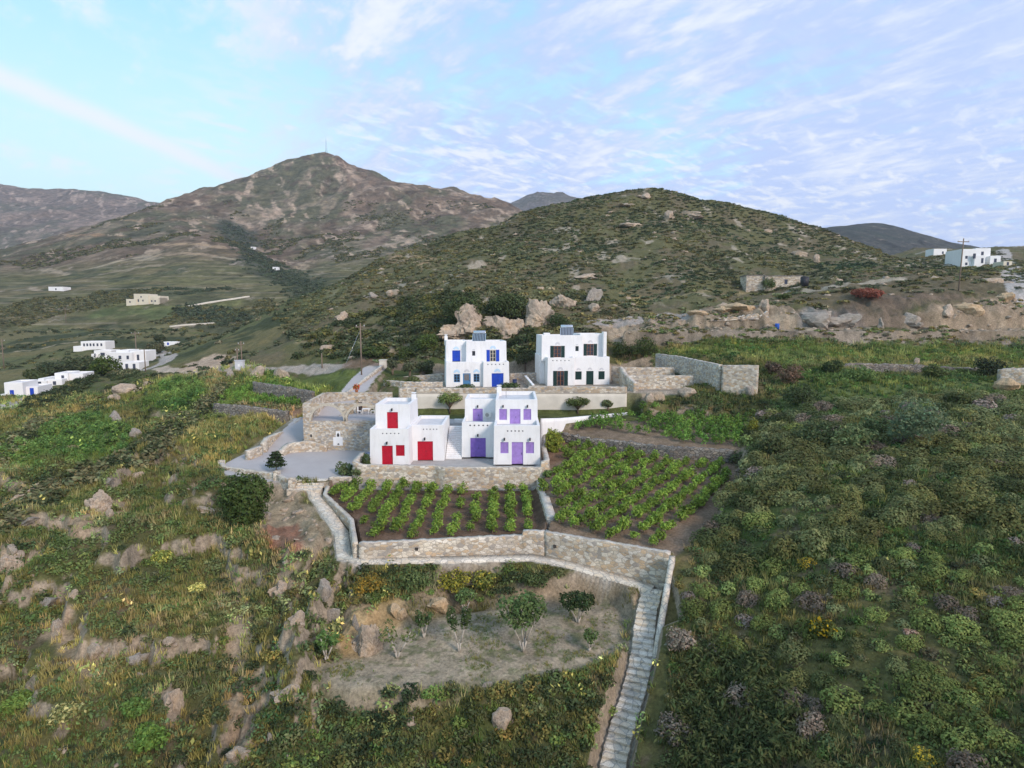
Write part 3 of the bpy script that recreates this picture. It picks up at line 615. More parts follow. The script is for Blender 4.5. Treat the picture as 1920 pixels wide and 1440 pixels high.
wall('white_wall', 'low whitewashed wall right of the purple house', [(3.6,73.0,-12.35,-16.2),(6.2,74.5,-12.55,-15),(16,82,-13.0,-14.2)], .3, [M_WHITE, M_WHITE], jit=0)
def dry(label, pts, bot=.9, th=.6, mats=DM, cat='wall', jit=.12, group=None, name='dry_stone_wall'):
    P = []
    for a, b, Y in pts:
        x, y, z = PY(a, b, Y); P.append((x, y, z, min(z-.3, gb(x, y, .4))))
    return wall(name, label, P, th, mats, cat, jit=jit, group=group)
dry('dark dry stone wall above the large vineyard plot', [(1054,812,74),(1094,820,71.8),(1180,829,69.2),(1265,838,66.6),(1375,843,65)])
dry('tall curving stone wall below the grassy field right of the green house', [(1232,663,98),(1275,668,93),(1318,677,87),(1352,684,81.8)], mats=SS, jit=.05)
dry('end face of pale stone wall at the field corner', [(1354,684.5,81.5),(1423,685,79.6)], mats=SM, jit=.05)
dry('lower garden wall right of the green house', [(1172,704,86.5),(1300,704,86)], mats=SM, jit=.05)
dry('upper garden wall right of the green house', [(1170,689,93),(1265,689,92.5)], mats=SM, jit=.05)
dry('stone wall stepping down at the right corner of the green house', [(1148,687,93),(1165,688,92),(1172,700,87.5),(1192,718,83.6)], mats=SM, jit=.05)
dry('stone wall in the gap between the blue and green houses', [(956,700,97),(1012,698,96)], mats=SS, jit=.06)
dry('diagonal white topped wall left of the green house', [(985,704,94),(1000,722,85)], mats=[M_STONE_S, M_WHITE], jit=.04, th=.4)
dry('grey wall beside the drive left of the blue house', [(757,706,96),(832,700,96)], mats=SS, jit=.06)
dry('low planter wall at the foot of the blue house garden', [(722,712,91),(760,716,88),(830,716,88.5)], mats=SS, jit=.06)
dry('rubble parapet left of the gate above the arcade', [(748,727,83.2),(783,727,83.2)], mats=SM, jit=.05)
wall('drive_wall', 'warm stone wall climbing the left side of the upper drive', [pw(645,738,83,-13.2),pw(668,722,87.5,-11.5),pw(690,704,93,-10.6),pw(717,684,102,-9.6)], .5, SM)
dry('warm stone wall by the drive with a gap at its lower end', [(463,845,69),(488,836,71.6)], mats=SM, jit=.04)
dry('warm stone wall rising along the drive left of the arcade', [(493,831,72.5),(499,821,74),(530,808,79.5),(565,782,84.2)], mats=SM, jit=.04)
dry('pale stone wall along the front edge of the grey yard', [(415,866,66.8),(420,874,65.4),(470,881,63.4),(518,888,61.6),(546,899,59.8)], mats=SM, jit=.04, th=.45)
for lab, a, b, Y, h in [('stone pillar at the left end of the yard wall',415,864,66.9,1.5),('stone pillar at the top of the yard steps',547,897,59.7,1.3),('pale stone post at the bend of the yard wall',519,884,61.5,1.2)]:
    x, y, z = PY(a, b, Y); bm = bmesh.new(); box(bm, -.3, .3, -.3, .3, -h, .05); o = link('stone_pillar', bm_mesh('stone_pillar', bm, M_STONE), None, (x, y, z+CZ), label=lab, cat='pillar'); bevel(o, .05)
x, y, z = PY(718, 676, 102.5); bm = bmesh.new(); box(bm, -.55, .55, -.5, .5, -2.2, 0); box(bm, -.65, .65, -.6, .6, 0, .15)
bevel(link('gate_pillar', bm_mesh('gate_pillar', bm, M_RENDER), None, (x, y, z+CZ), label='pale square gate pillar at the top of the drive', cat='pillar'), .04)
M_HOLE = mat_plain('drain_dark', (.05,.045,.04), .9)
for o_, (a, b), lab in ((bpy.data.objects['retaining_wall.001'], (782,1027), 0), (bpy.data.objects['retaining_wall.002'], (1040,1022), 0)):
    P_, Q_ = ((A3, A4), (A6, A7))[o_.name.endswith('2')]; u_ = UU(a, b); t = (P_[0]-u_*P_[1])/(u_*(Q_[1]-P_[1])-(Q_[0]-P_[0])); x, y = P_[0]+(Q_[0]-P_[0])*t, P_[1]+(Q_[1]-P_[1])*t
    bm = bmesh.new(); box(bm, -.14,.14,-.05,.05,-.13,.13); link('drain_hole', bm_mesh('drain_hole', bm, M_HOLE), o_, (x-o_.location.x, y-.27-o_.location.y, S(b)*y+CZ-o_.location.z))
# far field walls
dry('grey dry stone wall above the bright green vines', [(476,716,103),(520,722,100),(588,734,96)])
dry('grey dry stone wall below the bright green vines', [(403,757,93),(450,760,91),(540,771,89)])
dry('long dry stone wall across the upper right slope', [(1566,685,86),(1600,681,86.5),(1700,683,86),(1842,691,84)])
dry('lower dry stone wall half hidden by shrubs', [(1505,754,74),(1640,757,72.5),(1740,763,70.6),(1872,768,68.6)])
dry('short rocky wall at the right edge of the slope', [(1872,692,78),(1919,690,77),(1990,690,76)], mats=SS)
dry('stacked stones on the bank of the quarry shelf', [(1330,600,111),(1400,592,111.5),(1440,585,112)], mats=SS, jit=.25)
def far_wall(label, pts, GFn, mats, h=1.2, th=.6):
    P = []
    for a, b in pts:
        x, y, z = GFn(a, b); P.append((x, y, z-CZ+h, z-CZ-1))
    wall('field_wall', label, P, th, mats, jit=.05, step=2)
far_wall('pale field wall right of the cream villa', [(352,576),(390,569),(430,563),(468,557)], GM, [M_RENDER, M_RENDER], .8)
far_wall('white field wall in the valley behind the village', [(318,614),(350,611),(402,607)], GM, [M_RENDER, M_RENDER], .6)
# ------------------------------------------------------------------ arcade court beside the yard
def planks(bm, x0, x1, z0, z1, y, th=.06, w=.13, gap=.012, mi=0, axis='x'):
    n = max(1, round((x1-x0)/w)); w = (x1-x0)/n
    for i in range(n): box(bm, x0+i*w+gap/2, x0+(i+1)*w-gap/2, y, y+th, z0, z1, mi)
AX0, AX1, AY = -26.2, -16.6, 74.2
rt = empty('stone_arcade', (AX0, AY, -16.9+CZ), label='stone arcade building with open arches beside the grey yard', cat='arcade')
L = AX1-AX0
def arch_wall(L, z0, z1, arches, th, base_z):
    """arches: (centre x, half width, spring z, rise)"""
    bm = bmesh.new(); xs = [0, L]
    for c, hw, sp, rise in arches: xs += [c+hw*math.cos(t) for t in np.linspace(0, math.pi, 17)]
    xs = sorted(x for x in set(round(x, 4) for x in xs) if 0 <= x <= L)
    def lo(x):
        for c, hw, sp, rise in arches:
            if abs(x-c) < hw-1e-4: return sp+rise*math.sqrt(max(0, 1-((x-c)/hw)**2))
        return z0
    for a, b in zip(xs[:-1], xs[1:]):
        m = (a+b)/2; ins = any(abs(m-c) < hw for c, hw, _, _ in arches)
        za, zb = (lo(a) if ins else z0), (lo(b) if ins else z0)
        if ins:
            for c, hw, sp, rise in arches:
                if abs(m-c) < hw:
                    za = sp+rise*math.sqrt(max(0, 1-min(1, ((a-c)/hw)**2))); zb = sp+rise*math.sqrt(max(0, 1-min(1, ((b-c)/hw)**2)))
        v = [bm.verts.new(p) for p in ((a,0,za),(b,0,zb),(b,0,z1),(a,0,z1),(a,th,za),(b,th,zb),(b,th,z1),(a,th,z1))]
        for f in ((0,1,2,3),(5,4,7,6),(3,2,6,7),(1,0,4,5)): bm.faces.new([v[i] for i in f])
    bmesh.ops.remove_doubles(bm, verts=bm.verts, dist=1e-4)
    # close the two ends
    bm.edges.ensure_lookup_table()
    bmesh.ops.holes_fill(bm, edges=[e for e in bm.edges if e.is_boundary], sides=4)
    return bm
bm = bmesh.new(); box(bm, 0, L, 0, 8.3, 0, 4.0); link('base_wall', bm_mesh('base_wall', bm, M_STONE_S), rt)
bm = bmesh.new(); box(bm, .56, L-.02, .56, 8.0, 4.003, 4.03); link('deck', bm_mesh('deck', bm, mat_plain('deck_grey', (.33,.32,.33), .9, .1, 2)), rt)
link('arch_wall', bm_mesh('arch_wall', arch_wall(L, 4.0, 6.25, [(3.05,2.05,4.0,1.95),(7.55,2.1,4.0,1.95)], .5, 0), M_STONE), rt)
bm = bmesh.new()
for c, hw in ((3.05, 2.05), (7.55, 2.1)):           # dressed arch rings
    for t0, t1 in zip(np.linspace(0, math.pi, 18)[:-1], np.linspace(0, math.pi, 18)[1:]):
        v = []
        for y in (-.03, .3):
            for t, k in ((t0, 1.), (t1, 1.), (t1, 1.13), (t0, 1.13)): v.append(bm.verts.new((c+hw*k*math.cos(t), y, 4.0+1.95*math.sin(t)*(1+(k-1)*1.05))))
        for f in ((0,1,2,3),(4,7,6,5),(0,4,5,1),(3,2,6,7)): bm.faces.new([v[i] for i in f])
link('arch_ring', bm_mesh('arch_ring', bm, mat_plain('arch_stone', (.47,.42,.34), .9, .15, 5)), rt)
me = bpy.data.meshes.new('court_wall'); bm = bmesh.new(); box(bm, 0, .5, .503, 8.3, 4.004, 6.25)
for v in bm.verts:
    if v.co.z > 5 and v.co.y > 4: v.co.z = 6.6
link('side_wall', bm_mesh('side_wall', bm, M_STONE), rt)
bm = bmesh.new(); box(bm, .503, L, 7.9, 8.4, 4.004, 6.65); link('back_wall', bm_mesh('back_wall', bm, M_STONE), rt)
nx = 4.35
bm = bmesh.new(); box(bm, nx-.65, nx+.55, -.03, .0, .9, 2.0); box(bm, nx-.28, nx+.28, -.032, 0, 2.0, 2.75)
link('niche_plaster', bm_mesh('niche_plaster', bm, M_WHITE), rt)
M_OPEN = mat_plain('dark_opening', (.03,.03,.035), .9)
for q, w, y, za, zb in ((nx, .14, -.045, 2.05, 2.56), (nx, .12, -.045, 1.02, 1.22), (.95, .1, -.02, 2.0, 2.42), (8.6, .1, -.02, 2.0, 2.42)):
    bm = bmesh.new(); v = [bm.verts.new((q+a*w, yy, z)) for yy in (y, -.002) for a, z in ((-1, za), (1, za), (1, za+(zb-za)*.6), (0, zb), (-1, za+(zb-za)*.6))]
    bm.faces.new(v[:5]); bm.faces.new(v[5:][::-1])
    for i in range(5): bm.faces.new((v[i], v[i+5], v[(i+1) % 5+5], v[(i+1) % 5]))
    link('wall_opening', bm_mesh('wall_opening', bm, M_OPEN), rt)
bm = bmesh.new(); box(bm, 3.5, 5.0, 6.2, 7.89, 4.04, 5.25); link('beige_block', bm_mesh('beige_block', bm, M_RENDER), rt)  # plain beige block against the back wall of the court
bm = bmesh.new(); box(bm, 5.02, 5.5, 6.6, 7.89, 4.04, 5.3); link('dark_block', bm_mesh('dark_block', bm, mat_plain('near_black', (.05,.04,.04), .9)), rt)  # plain near-black block at the right of the beige one
x, y, z = (-27.0, 72.9, -16.9)
wall('planter_wall', 'low curving stone planter at the foot of the arcade', [(-28.0,71.0,-15.95,-17.3),(-27.6,72.8,-15.4,-17.3),(-25.4,73.6,-15.2,-17.2),(-23.2,73.8,-15.9,-17.2)], .7, SM, cat='planter')
# ------------------------------------------------------------------ paths and stairs
def steps_along(name, label, line, hw, n, mats, cat, rise=None, kind=None):
    P = np.array(line, float); d = np.r_[0, np.cumsum(np.hypot(*np.diff(P[:, :2], axis=0).T))]
    base = P[0]; bm = bmesh.new(); r = random.Random(n)
    def at(s): return np.array([np.interp(s, d, P[:, i]) for i in range(3)])
    for i in range(n):
        s0, s1 = d[-1]*i/n, d[-1]*(i+1)/n
        a, b = at(s0), at(s1); t = (b-a)[:2]; t /= np.linalg.norm(t); nn = np.array((-t[1], t[0]))
        za = a[2]-base[2]; w = hw*(1+r.uniform(-.05, .05)); e = .06
        c0, c1 = a[:2]-base[:2]-t*e, b[:2]-base[:2]
        v = [bm.verts.new((*(p+nn*k), z)) for z in (za-.9, za) for p, k in ((c0, -w), (c1, -w), (c1, w), (c0, w))]
        for f in ((3,2,1,0),(4,5,6,7),(0,1,5,4),(1,2,6,5),(2,3,7,6),(3,0,4,7)): bm.faces.new([v[j] for j in f])
    o = link(name, bm_mesh(name, bm, mats), None, (base[0], base[1], base[2]+CZ), label=label, cat=cat, kind=kind)
    return bevel(o, .025, 1)
steps_along('stone_staircase', 'long flagstone staircase running down the slope to the bottom edge', STAIR, .72, 29, M_FLAG, 'stairs')
ys = [(-21.2,61.6,-16.85),(-21.3,59.9,-17.35)]
bm = bmesh.new()
for i in range(4): box(bm, -1.75, 1.75, -.55*(i+1)+.003*i, .3, -1.2-.001*i, -.16*i-.02)
bevel(link('stone_steps', bm_mesh('stone_steps', bm, M_FLAG), None, (-21.2,61.6,-16.85+CZ), label='four wide stone steps at the front of the yard', cat='steps'), .03, 1)
Q = np.array(PATH); V = []; Fc = []
T = np.gradient(Q[:, :2], axis=0); T /= np.linalg.norm(T, axis=1)[:, None]; Nn = np.c_[-T[:, 1], T[:, 0]]
for i in range(len(Q)):
    for k in (-.6, .6): V.append((Q[i,0]+Nn[i,0]*k, Q[i,1]+Nn[i,1]*k, Q[i,2]+CZ+.05)); V.append((Q[i,0]+Nn[i,0]*k*1.02, Q[i,1]+Nn[i,1]*k*1.02, Q[i,2]+CZ-.5))
for i in range(len(Q)-1):
    a, b = 4*i, 4*i+4; Fc += [(a, a+2, b+2, b), (a+1, a, b, b+1), (a+2, a+3, b+3, b+2)]
link('footpath', np_mesh('footpath', V, Fc, M_FLAG), kind='structure')
# ------------------------------------------------------------------ whitewashed houses
M_ROOF = mat_plain('roof_screed', (.55,.55,.57), .9, .1, 1.2)
M_RED = mat_plain('red_paint', (.44,.010,.028), .45, .12, 3)
M_PURP = mat_plain('purple_paint', (.22,.13,.47), .5, .12, 3)
M_LILAC = mat_plain('lilac_paint', (.34,.22,.55), .5, .12, 3)
M_BLUE = mat_plain('blue_paint', (.015,.06,.42), .45, .12, 3)
M_SKYB = mat_plain('faded_blue_paint', (.07,.20,.38), .5, .15, 3)
M_PALEB = mat_plain('pale_blue_paint', (.42,.62,.80), .7, .05, 3)
M_GREEN = mat_plain('green_paint', (.010,.035,.032), .45, .15, 3)
M_WOOD = mat_plain('brown_wood', (.22,.085,.04), .6, .2, 5)
M_DARK = mat_plain('dark_metal', (.03,.03,.035), .5, .1)
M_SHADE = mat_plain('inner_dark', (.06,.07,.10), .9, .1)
M_GREYT = mat_plain('pale_grey_trim', (.55,.55,.58), .8, .05)
M_CREAMF = mat_plain('cream_frame', (.62,.55,.42), .7, .08)
m, nt, b = newmat('window_glass', .06, .6); b.inputs['Base Color'].default_value = (.025,.03,.04,1); M_GLASS = m
m, nt, b = newmat('steel', .25, .5); b.inputs['Base Color'].default_value = (.55,.58,.62,1); b.inputs['Metallic'].default_value = .8; M_STEEL = m
m, nt, b = newmat('collector_glass', .12, .6); b.inputs['Base Color'].default_value = (.05,.06,.08,1); M_COLL = m

def block(bm, x0, x1, y0, y1, z0, z1, holes=(), par=.42, th=.28, bat=.015, dep=.2):
    """house block with open parapet; holes (x0,x1,z0,z1) are cut through the front face"""
    nv = len(bm.verts); xs = sorted({x0, x1, *[h[0] for h in holes], *[h[1] for h in holes]}); zs = sorted({z0, z1, *[h[2] for h in holes], *[h[3] for h in holes]})
    cache = {}
    def V(x, y, z):
        k = (round(x, 4), round(y, 4), round(z, 4))
        if k not in cache:
            t = (z-z0)*bat; cx, cy = (x0+x1)/2, (y0+y1)/2
            X = x-math.copysign(t, x-cx) if abs(x-x0) < 1e-6 or abs(x-x1) < 1e-6 else x
            Y = y+t if y < cy else y-t
            cache[k] = bm.verts.new((X, Y, z))
        return cache[k]
    for a, b_ in zip(xs[:-1], xs[1:]):
        for c, d in zip(zs[:-1], zs[1:]):
            mx, mz = (a+b_)/2, (c+d)/2
            if any(h[0] < mx < h[1] and h[2] < mz < h[3] for h in holes): continue
            bm.faces.new((V(a,y0,c), V(b_,y0,c), V(b_,y0,d), V(a,y0,d)))
    for h in holes:
        hx = [x for x in xs if h[0]-1e-6 <= x <= h[1]+1e-6]; hz = [z for z in zs if h[2]-1e-6 <= z <= h[3]+1e-6]
        for a, b_ in zip(hx[:-1], hx[1:]):
            bm.faces.new((V(a,y0,h[3]), V(b_,y0,h[3]), V(b_,y0+dep,h[3]), V(a,y0+dep,h[3])))
            if h[2] > z0+1e-6: bm.faces.new((V(b_,y0,h[2]), V(a,y0,h[2]), V(a,y0+dep,h[2]), V(b_,y0+dep,h[2])))
        for c, d in zip(hz[:-1], hz[1:]):
            bm.faces.new((V(h[0],y0,c), V(h[0],y0,d), V(h[0],y0+dep,d), V(h[0],y0+dep,c)))
            bm.faces.new((V(h[1],y0,d), V(h[1],y0,c), V(h[1],y0+dep,c), V(h[1],y0+dep,d)))
    for c, d in zip(zs[:-1], zs[1:]):
        bm.faces.new((V(x0,y0,d), V(x0,y0,c), V(x0,y1,c), V(x0,y1,d)))
        bm.faces.new((V(x1,y0,c), V(x1,y0,d), V(x1,y1,d), V(x1,y1,c)))
        bm.faces.new((V(x1,y1,c), V(x0,y1,c), V(x0,y1,d), V(x1,y1,d))) if False else None
    bk = [V(x0,y1,z) for z in zs]; bk2 = [V(x1,y1,z) for z in zs]
    for i in range(len(zs)-1): bm.faces.new((bk2[i], bk[i], bk[i+1], bk2[i+1]))
    zr = z1-par; t1 = (z1-z0)*bat
    o = [V(x, y0, z1) for x in xs]
    ix0, ix1, iy0, iy1 = x0+t1+th, x1-t1-th, y0+t1+th, y1-t1-th
    it = [bm.verts.new(p) for p in ((ix0,iy0,z1),(ix1,iy0,z1),(ix1,iy1,z1),(ix0,iy1,z1))]
    ib = [bm.verts.new((v.co.x, v.co.y, zr)) for v in it]
    oc = [V(x0,y0,z1), V(x1,y0,z1), V(x1,y1,z1), V(x0,y1,z1)]
    bm.faces.new((*o, it[1], it[0]))
    for i in (1, 2, 3): bm.faces.new((oc[i], oc[(i+1) % 4], it[(i+1) % 4], it[i]))
    for i in range(4): bm.faces.new((it[i], it[(i+1) % 4], ib[(i+1) % 4], ib[i]))
    bm.faces.new(ib)
    return (ix0, ix1, iy0, iy1, zr)
def roofs(root, specs):
    for ix0, ix1, iy0, iy1, zr in specs:
        bm = bmesh.new(); box(bm, ix0-.05, ix1+.05, iy0-.05, iy1+.05, zr+.01, zr+.05); link('roof', bm_mesh('roof', bm, M_ROOF), root)
def leaf_door(root, x0, x1, z0, z1, y, mat, name='door', leaves=1, hand=True, glazed=None):
    bm = bmesh.new(); box(bm, x0, x1, y+.02, y+.08, z0, z1); planks(bm, x0+.07, x1-.07, z0+.03, z1-.08, y, .03)
    f = .07
    for q in ((x0, x0+f, z0, z1), (x1-f, x1, z0, z1), (x0+f, x1-f, z1-f, z1)): box(bm, q[0], q[1], y-.03, y+.02, q[2], q[3])
    if leaves == 2: box(bm, (x0+x1)/2-.03, (x0+x1)/2+.03, y-.02, y, z0, z1-f)
    if name != 'shuttered_window':
        for zz in (z0+.35, z1-.4): box(bm, x0+f, x1-f, y-.012, y, zz-.05, zz+.05)
    d = link(name, bm_mesh(name, bm, mat), root)
    if hand:
        bm = bmesh.new(); hx = (x0+x1)/2+.08 if leaves == 2 else x1-.16; box(bm, hx-.02, hx+.02, y-.06, y-.03, (z0+z1)/2-.16, (z0+z1)/2+.04)
        link('handle', bm_mesh('handle', bm, M_DARK), d)
    return d
def shut_window(root, x0, x1, z0, z1, y, mat):
    bm = bmesh.new(); box(bm, x0, x1, y+.02, y+.08, z0, z1)
    f = .06; m_ = (x0+x1)/2
    for a, b_ in ((x0, m_), (m_, x1)):
        for q in ((a, a+f, z0, z1), (b_-f, b_, z0, z1), (a+f, b_-f, z1-f, z1), (a+f, b_-f, z0, z0+f)): box(bm, q[0]+.004, q[1]-.004, y-.03, y+.02, q[2], q[3])
        n = max(4, int((z1-z0)/.11))
        for i in range(n): z = z0+f+(z1-z0-2*f)*i/n; box(bm, a+f, b_-f, y-.01, y+.015, z+.012, z+(z1-z0-2*f)/n-.012)
    w = link('shuttered_window', bm_mesh('shuttered_window', bm, mat), root)
    return w
def open_window(root, x0, x1, z0, z1, y, fmat, smat=None, wall_y=0, sw=.45, name='window'):
    f = .07; bm = bmesh.new()
    for q in ((x0, x0+f, z0, z1), (x1-f, x1, z0, z1), (x0+f, x1-f, z1-f, z1), (x0+f, x1-f, z0, z0+f), ((x0+x1)/2-.04, (x0+x1)/2+.04, z0+f, z1-f)): box(bm, q[0], q[1], y-.03, y+.05, q[2], q[3])
    for k in (1, 2):
        z = z0+(z1-z0)*k/3
        if z1-z0 > .8: box(bm, x0+f, (x0+x1)/2-.04, y-.015, y+.02, z-.02, z+.02); box(bm, (x0+x1)/2+.04, x1-f, y-.015, y+.02, z-.02, z+.02)
    w = link(name, bm_mesh('window_frame', bm, fmat), root)
    bm = bmesh.new(); box(bm, x0+.02, x1-.02, y+.055, y+.07, z0+.02, z1-.02); link('pane', bm_mesh('pane', bm, M_GLASS), w)
    if smat:
        for a, b_ in ((x0-sw-.02, x0-.02), (x1+.02, x1+sw+.02)):
            bm = bmesh.new(); box(bm, a, b_, wall_y-.05, wall_y-.015, z0-.02, z1+.02)
            n = max(5, int((z1-z0)/.1))
            for i in range(n): zz = z0+.04+(z1-z0-.08)*i/n; box(bm, a+.05, b_-.05, wall_y-.065, wall_y-.05, zz+.01, zz+.07)
            link('shutter', bm_mesh('shutter', bm, smat), w)
    return w
def wall_lamp(root, x, z, y):
    bm = bmesh.new(); box(bm, x-.03, x+.03, y-.25, y, z+.12, z+.16); box(bm, x-.08, x+.08, y-.3, y-.14, z-.14, z+.1); box(bm, x-.1, x+.1, y-.32, y-.12, z+.1, z+.125)
    link('wall_lamp', bm_mesh('wall_lamp', bm, M_DARK), root)
def vents(bm_list, x0, x1, n, z, s=.14):
    return [(x-s/2, x+s/2, z-s/2, z+s/2) for x in np.linspace(x0, x1, n)]
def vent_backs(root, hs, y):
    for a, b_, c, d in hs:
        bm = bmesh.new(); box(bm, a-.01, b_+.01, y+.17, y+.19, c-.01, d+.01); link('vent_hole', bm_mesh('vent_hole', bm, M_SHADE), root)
def fanlight(root, x, z, y, r, mat):
    bm = bmesh.new()
    for i in range(7):
        a0, a1 = math.pi*i/7+.06, math.pi*(i+1)/7-.06
        v = [bm.verts.new((x+r*k*math.cos(a), yy, z+r*k*math.sin(a))) for yy in (y-.015, y+.03) for k, a in ((.35, a0), (1, a0), (1, a1), (.35, a1))]
        for f in ((0,1,2,3),(7,6,5,4),(0,4,5,1),(1,5,6,2),(2,6,7,3),(3,7,4,0)): bm.faces.new([v[j] for j in f])
    link('fanlight', bm_mesh('fanlight', bm, mat), root)
def chimney(root, x, y, z0, z1, w=.5, cap=True):
    bm = bmesh.new(); box(bm, x-w/2, x+w/2, y-w/2, y+w/2, z0, z1)
    if cap: box(bm, x-w*.28, x+w*.28, y-w*.28, y+w*.28, z1, z1+.14); box(bm, x-w*.5, x+w*.5, y-w*.5, y+w*.5, z1+.14, z1+.22)
    bevel(link('chimney', bm_mesh('chimney', bm, M_WHITE), root), .04)
def body(root, bm): bevel(link('wall', bm_mesh('house_wall', bm, M_WHITE), root), .13, 3)
DY = .12
# ---- red house
X0, Y0, ZB = -15.6, 64.5, -16.2
rt = empty('village_house', (X0, Y0, ZB+CZ), label='white cubic house with bright red doors on the lower terrace', cat='house')
v1 = vents(0, 1.45, 3.2, 5, 3.62); bm = bmesh.new(); rf = []
rf.append(block(bm, 0, 4.33, 0, 8.6, 0, 4.14, [(1.33,2.52,0,2.27), (2.87,3.82,1.13,2.34)]+v1, par=.5))
v2 = vents(0, 5.55, 7.05, 5, 3.62, .13); rf.append(block(bm, 4.05, 7.86, 2.5, 9.4, 0.0, 4.12, [(4.84,6.6,0,2.24)]+v2, par=.42))
rf.append(block(bm, .12, 4.08, 2.52, 8.2, 3.5, 6.5, [(1.45,2.68,3.5,5.6)], par=.45))
body(rt, bm); roofs(rt, rf)
leaf_door(rt, 1.33, 2.52, .05, 2.27, DY, M_RED); shut_window(rt, 2.87, 3.82, 1.13, 2.34, DY, M_RED)
leaf_door(rt, 4.84, 6.6, .05, 2.24, 2.5+DY, M_RED, leaves=2); leaf_door(rt, 1.45, 2.68, 3.66, 5.6, 2.52+DY, M_RED)
vent_backs(rt, v1, .05); vent_backs(rt, v2, 2.55); chimney(rt, 3.75, 7.3, 5.9, 7.05, .55)
for x, z, y in ((1.93,2.6,.04),(5.7,2.55,2.54),(2.05,5.9,2.55)): wall_lamp(rt, x, z, y)
# ---- outside stair between the lower houses
bm = bmesh.new()
for i in range(17): box(bm, 0, 1.88, .29*i, 5.3, -.6 if i == 0 else .172*i-.001, .172*(i+1))
o = link('outdoor_staircase', bm_mesh('outdoor_staircase', bm, M_WHITE), None, (-7.7, 67.9, ZB+CZ), label='white outdoor staircase between the red and the purple house', cat='stairs'); bevel(o, .03, 1)
bm = bmesh.new(); box(bm, 0, 1.3, 0, .5, 0, .45); bevel(link('stone_bench', bm_mesh('stone_bench', bm, M_WHITE), None, (-7.35, 75.4, -13.3+CZ), label='low white bench at the top of the white staircase', cat='bench'), .04)
# ---- purple house
X0, Y0, ZB = -5.83, 64.6, -16.05
rt = empty('village_house', (X0, Y0, ZB+CZ), label='white cubic house with purple doors and lilac shutters on the lower terrace', cat='house')
bm = bmesh.new(); rf = []
v1 = vents(0, 1.0, 3.0, 5, 3.72, .17); rf.append(block(bm, 0, 4.2, 3.45, 11.8, 0, 4.1, [(1.02,2.8,0,2.26)]+v1, par=.5))
v2 = vents(0, 5.35, 7.0, 5, 3.72, .15); rf.append(block(bm, 3.8, 8.95, 0, 11.5, 0, 4.35, [(4.56,5.44,1.25,2.5), (5.8,7.05,0,2.5), (7.36,8.24,1.25,2.5)]+v2, par=.5))
rf.append(block(bm, .12, 4.25, 6.9, 11.9, 3.4, 6.35, [(1.1,2.3,3.45,5.15)], par=.5)); rf.append(block(bm, 3.9, 8.8, 3.6, 11.6, 3.6, 6.72, [(4.36,5.24,4.35,5.62), (5.58,6.8,3.6,5.62), (7.15,8.03,4.35,5.62)], par=.5))
body(rt, bm); roofs(rt, rf)
leaf_door(rt, 1.02, 2.8, .04, 2.26, 3.45+DY, M_PURP, leaves=2); leaf_door(rt, 5.8, 7.05, .05, 2.5, DY, M_LILAC)
for a, b_ in ((4.56,5.44),(7.36,8.24)): shut_window(rt, a, b_, 1.25, 2.5, DY, M_LILAC)
for a, b_ in ((4.36,5.24),(7.15,8.03)): shut_window(rt, a, b_, 4.35, 5.62, 3.6+DY, M_LILAC)
leaf_door(rt, 5.58, 6.8, 3.85, 5.62, 3.6+DY, M_LILAC, leaves=2); leaf_door(rt, 1.1, 2.3, 3.6, 5.15, 6.9+DY, M_LILAC, leaves=2)
vent_backs(rt, v1, 3.5); vent_backs(rt, v2, .05); chimney(rt, 4.2, 10.6, 6.0, 7.4, .6)
for x, z, y in ((1.9,2.6,3.49),(5.0,2.85,.04),(7.8,2.85,.04),(4.8,5.95,3.65),(7.6,5.95,3.65),(1.7,5.45,6.95)): wall_lamp(rt, x, z, y)
bm = bmesh.new(); tube(bm, (5.1, 8.5, 6.2), (5.1, 8.5, 7.15), .02); link('aerial', bm_mesh('aerial', bm, M_DARK), rt)
bm = bmesh.new(); box(bm, 0, .85, -.32, 0, 0, .6); 
ac = link('air_conditioner', bm_mesh('air_conditioner', bm, mat_plain('ac_white', (.7,.68,.64), .6, .04)), None, (X0+2.5, Y0+6.88, ZB+CZ+4.15), label='outdoor air conditioner unit beside the upper lilac door', cat='air conditioner'); bevel(ac, .03)
bm = bmesh.new(); tube(bm, (.34, -.335, .3), (.34, -.322, .3), .23, n=16); link('fan_grille', bm_mesh('fan_grille', bm, mat_plain('ac_grille', (.35,.33,.30), .6, .1)), ac)
# ---- blue house
ox, oy, _ = W(836.5, 727, 87.6); ZB = -10.3
rt = empty('village_house', (ox, oy, ZB+CZ), R(8), label='white cubic house with blue doors and shutters on the upper terrace', cat='house')
bm = bmesh.new(); rf = []
rf.append(block(bm, 0, 5.75, .7, 8, 0, 3.82, [(1.18,2.08,.78,2.0), (2.52,3.66,0,2.08), (4.1,5.0,.78,2.0)], par=.4))
v1 = vents(0, 6.2, 8.5, 5, 3.42, .15); rf.append(block(bm, 5.45, 9.4, 0, 8, 0, 3.85, [(6.75,8.5,0,2.1)]+v1, par=.4))
rf.append(block(bm, .1, 3.35, 3.6, 8.1, 3.3, 6.85, [(1.1,2.3,3.4,5.35)], par=.35)); rf.append(block(bm, 3.1, 9.3, 2.4, 8.1, 3.35, 6.8, [(4.05,4.5,4.6,5.3), (6.75,7.65,3.6,5.45)], par=.35))
body(rt, bm); roofs(rt, rf)
open_window(rt, 1.18, 2.08, .78, 2.0, .7+DY, M_SKYB); open_window(rt, 4.1, 5.0, .78, 2.0, .7+DY, M_SKYB)
leaf_door(rt, 2.52, 3.66, .04, 2.08, .7+DY, M_SKYB); leaf_door(rt, 6.75, 8.5, .04, 2.1, DY, M_BLUE, leaves=2)
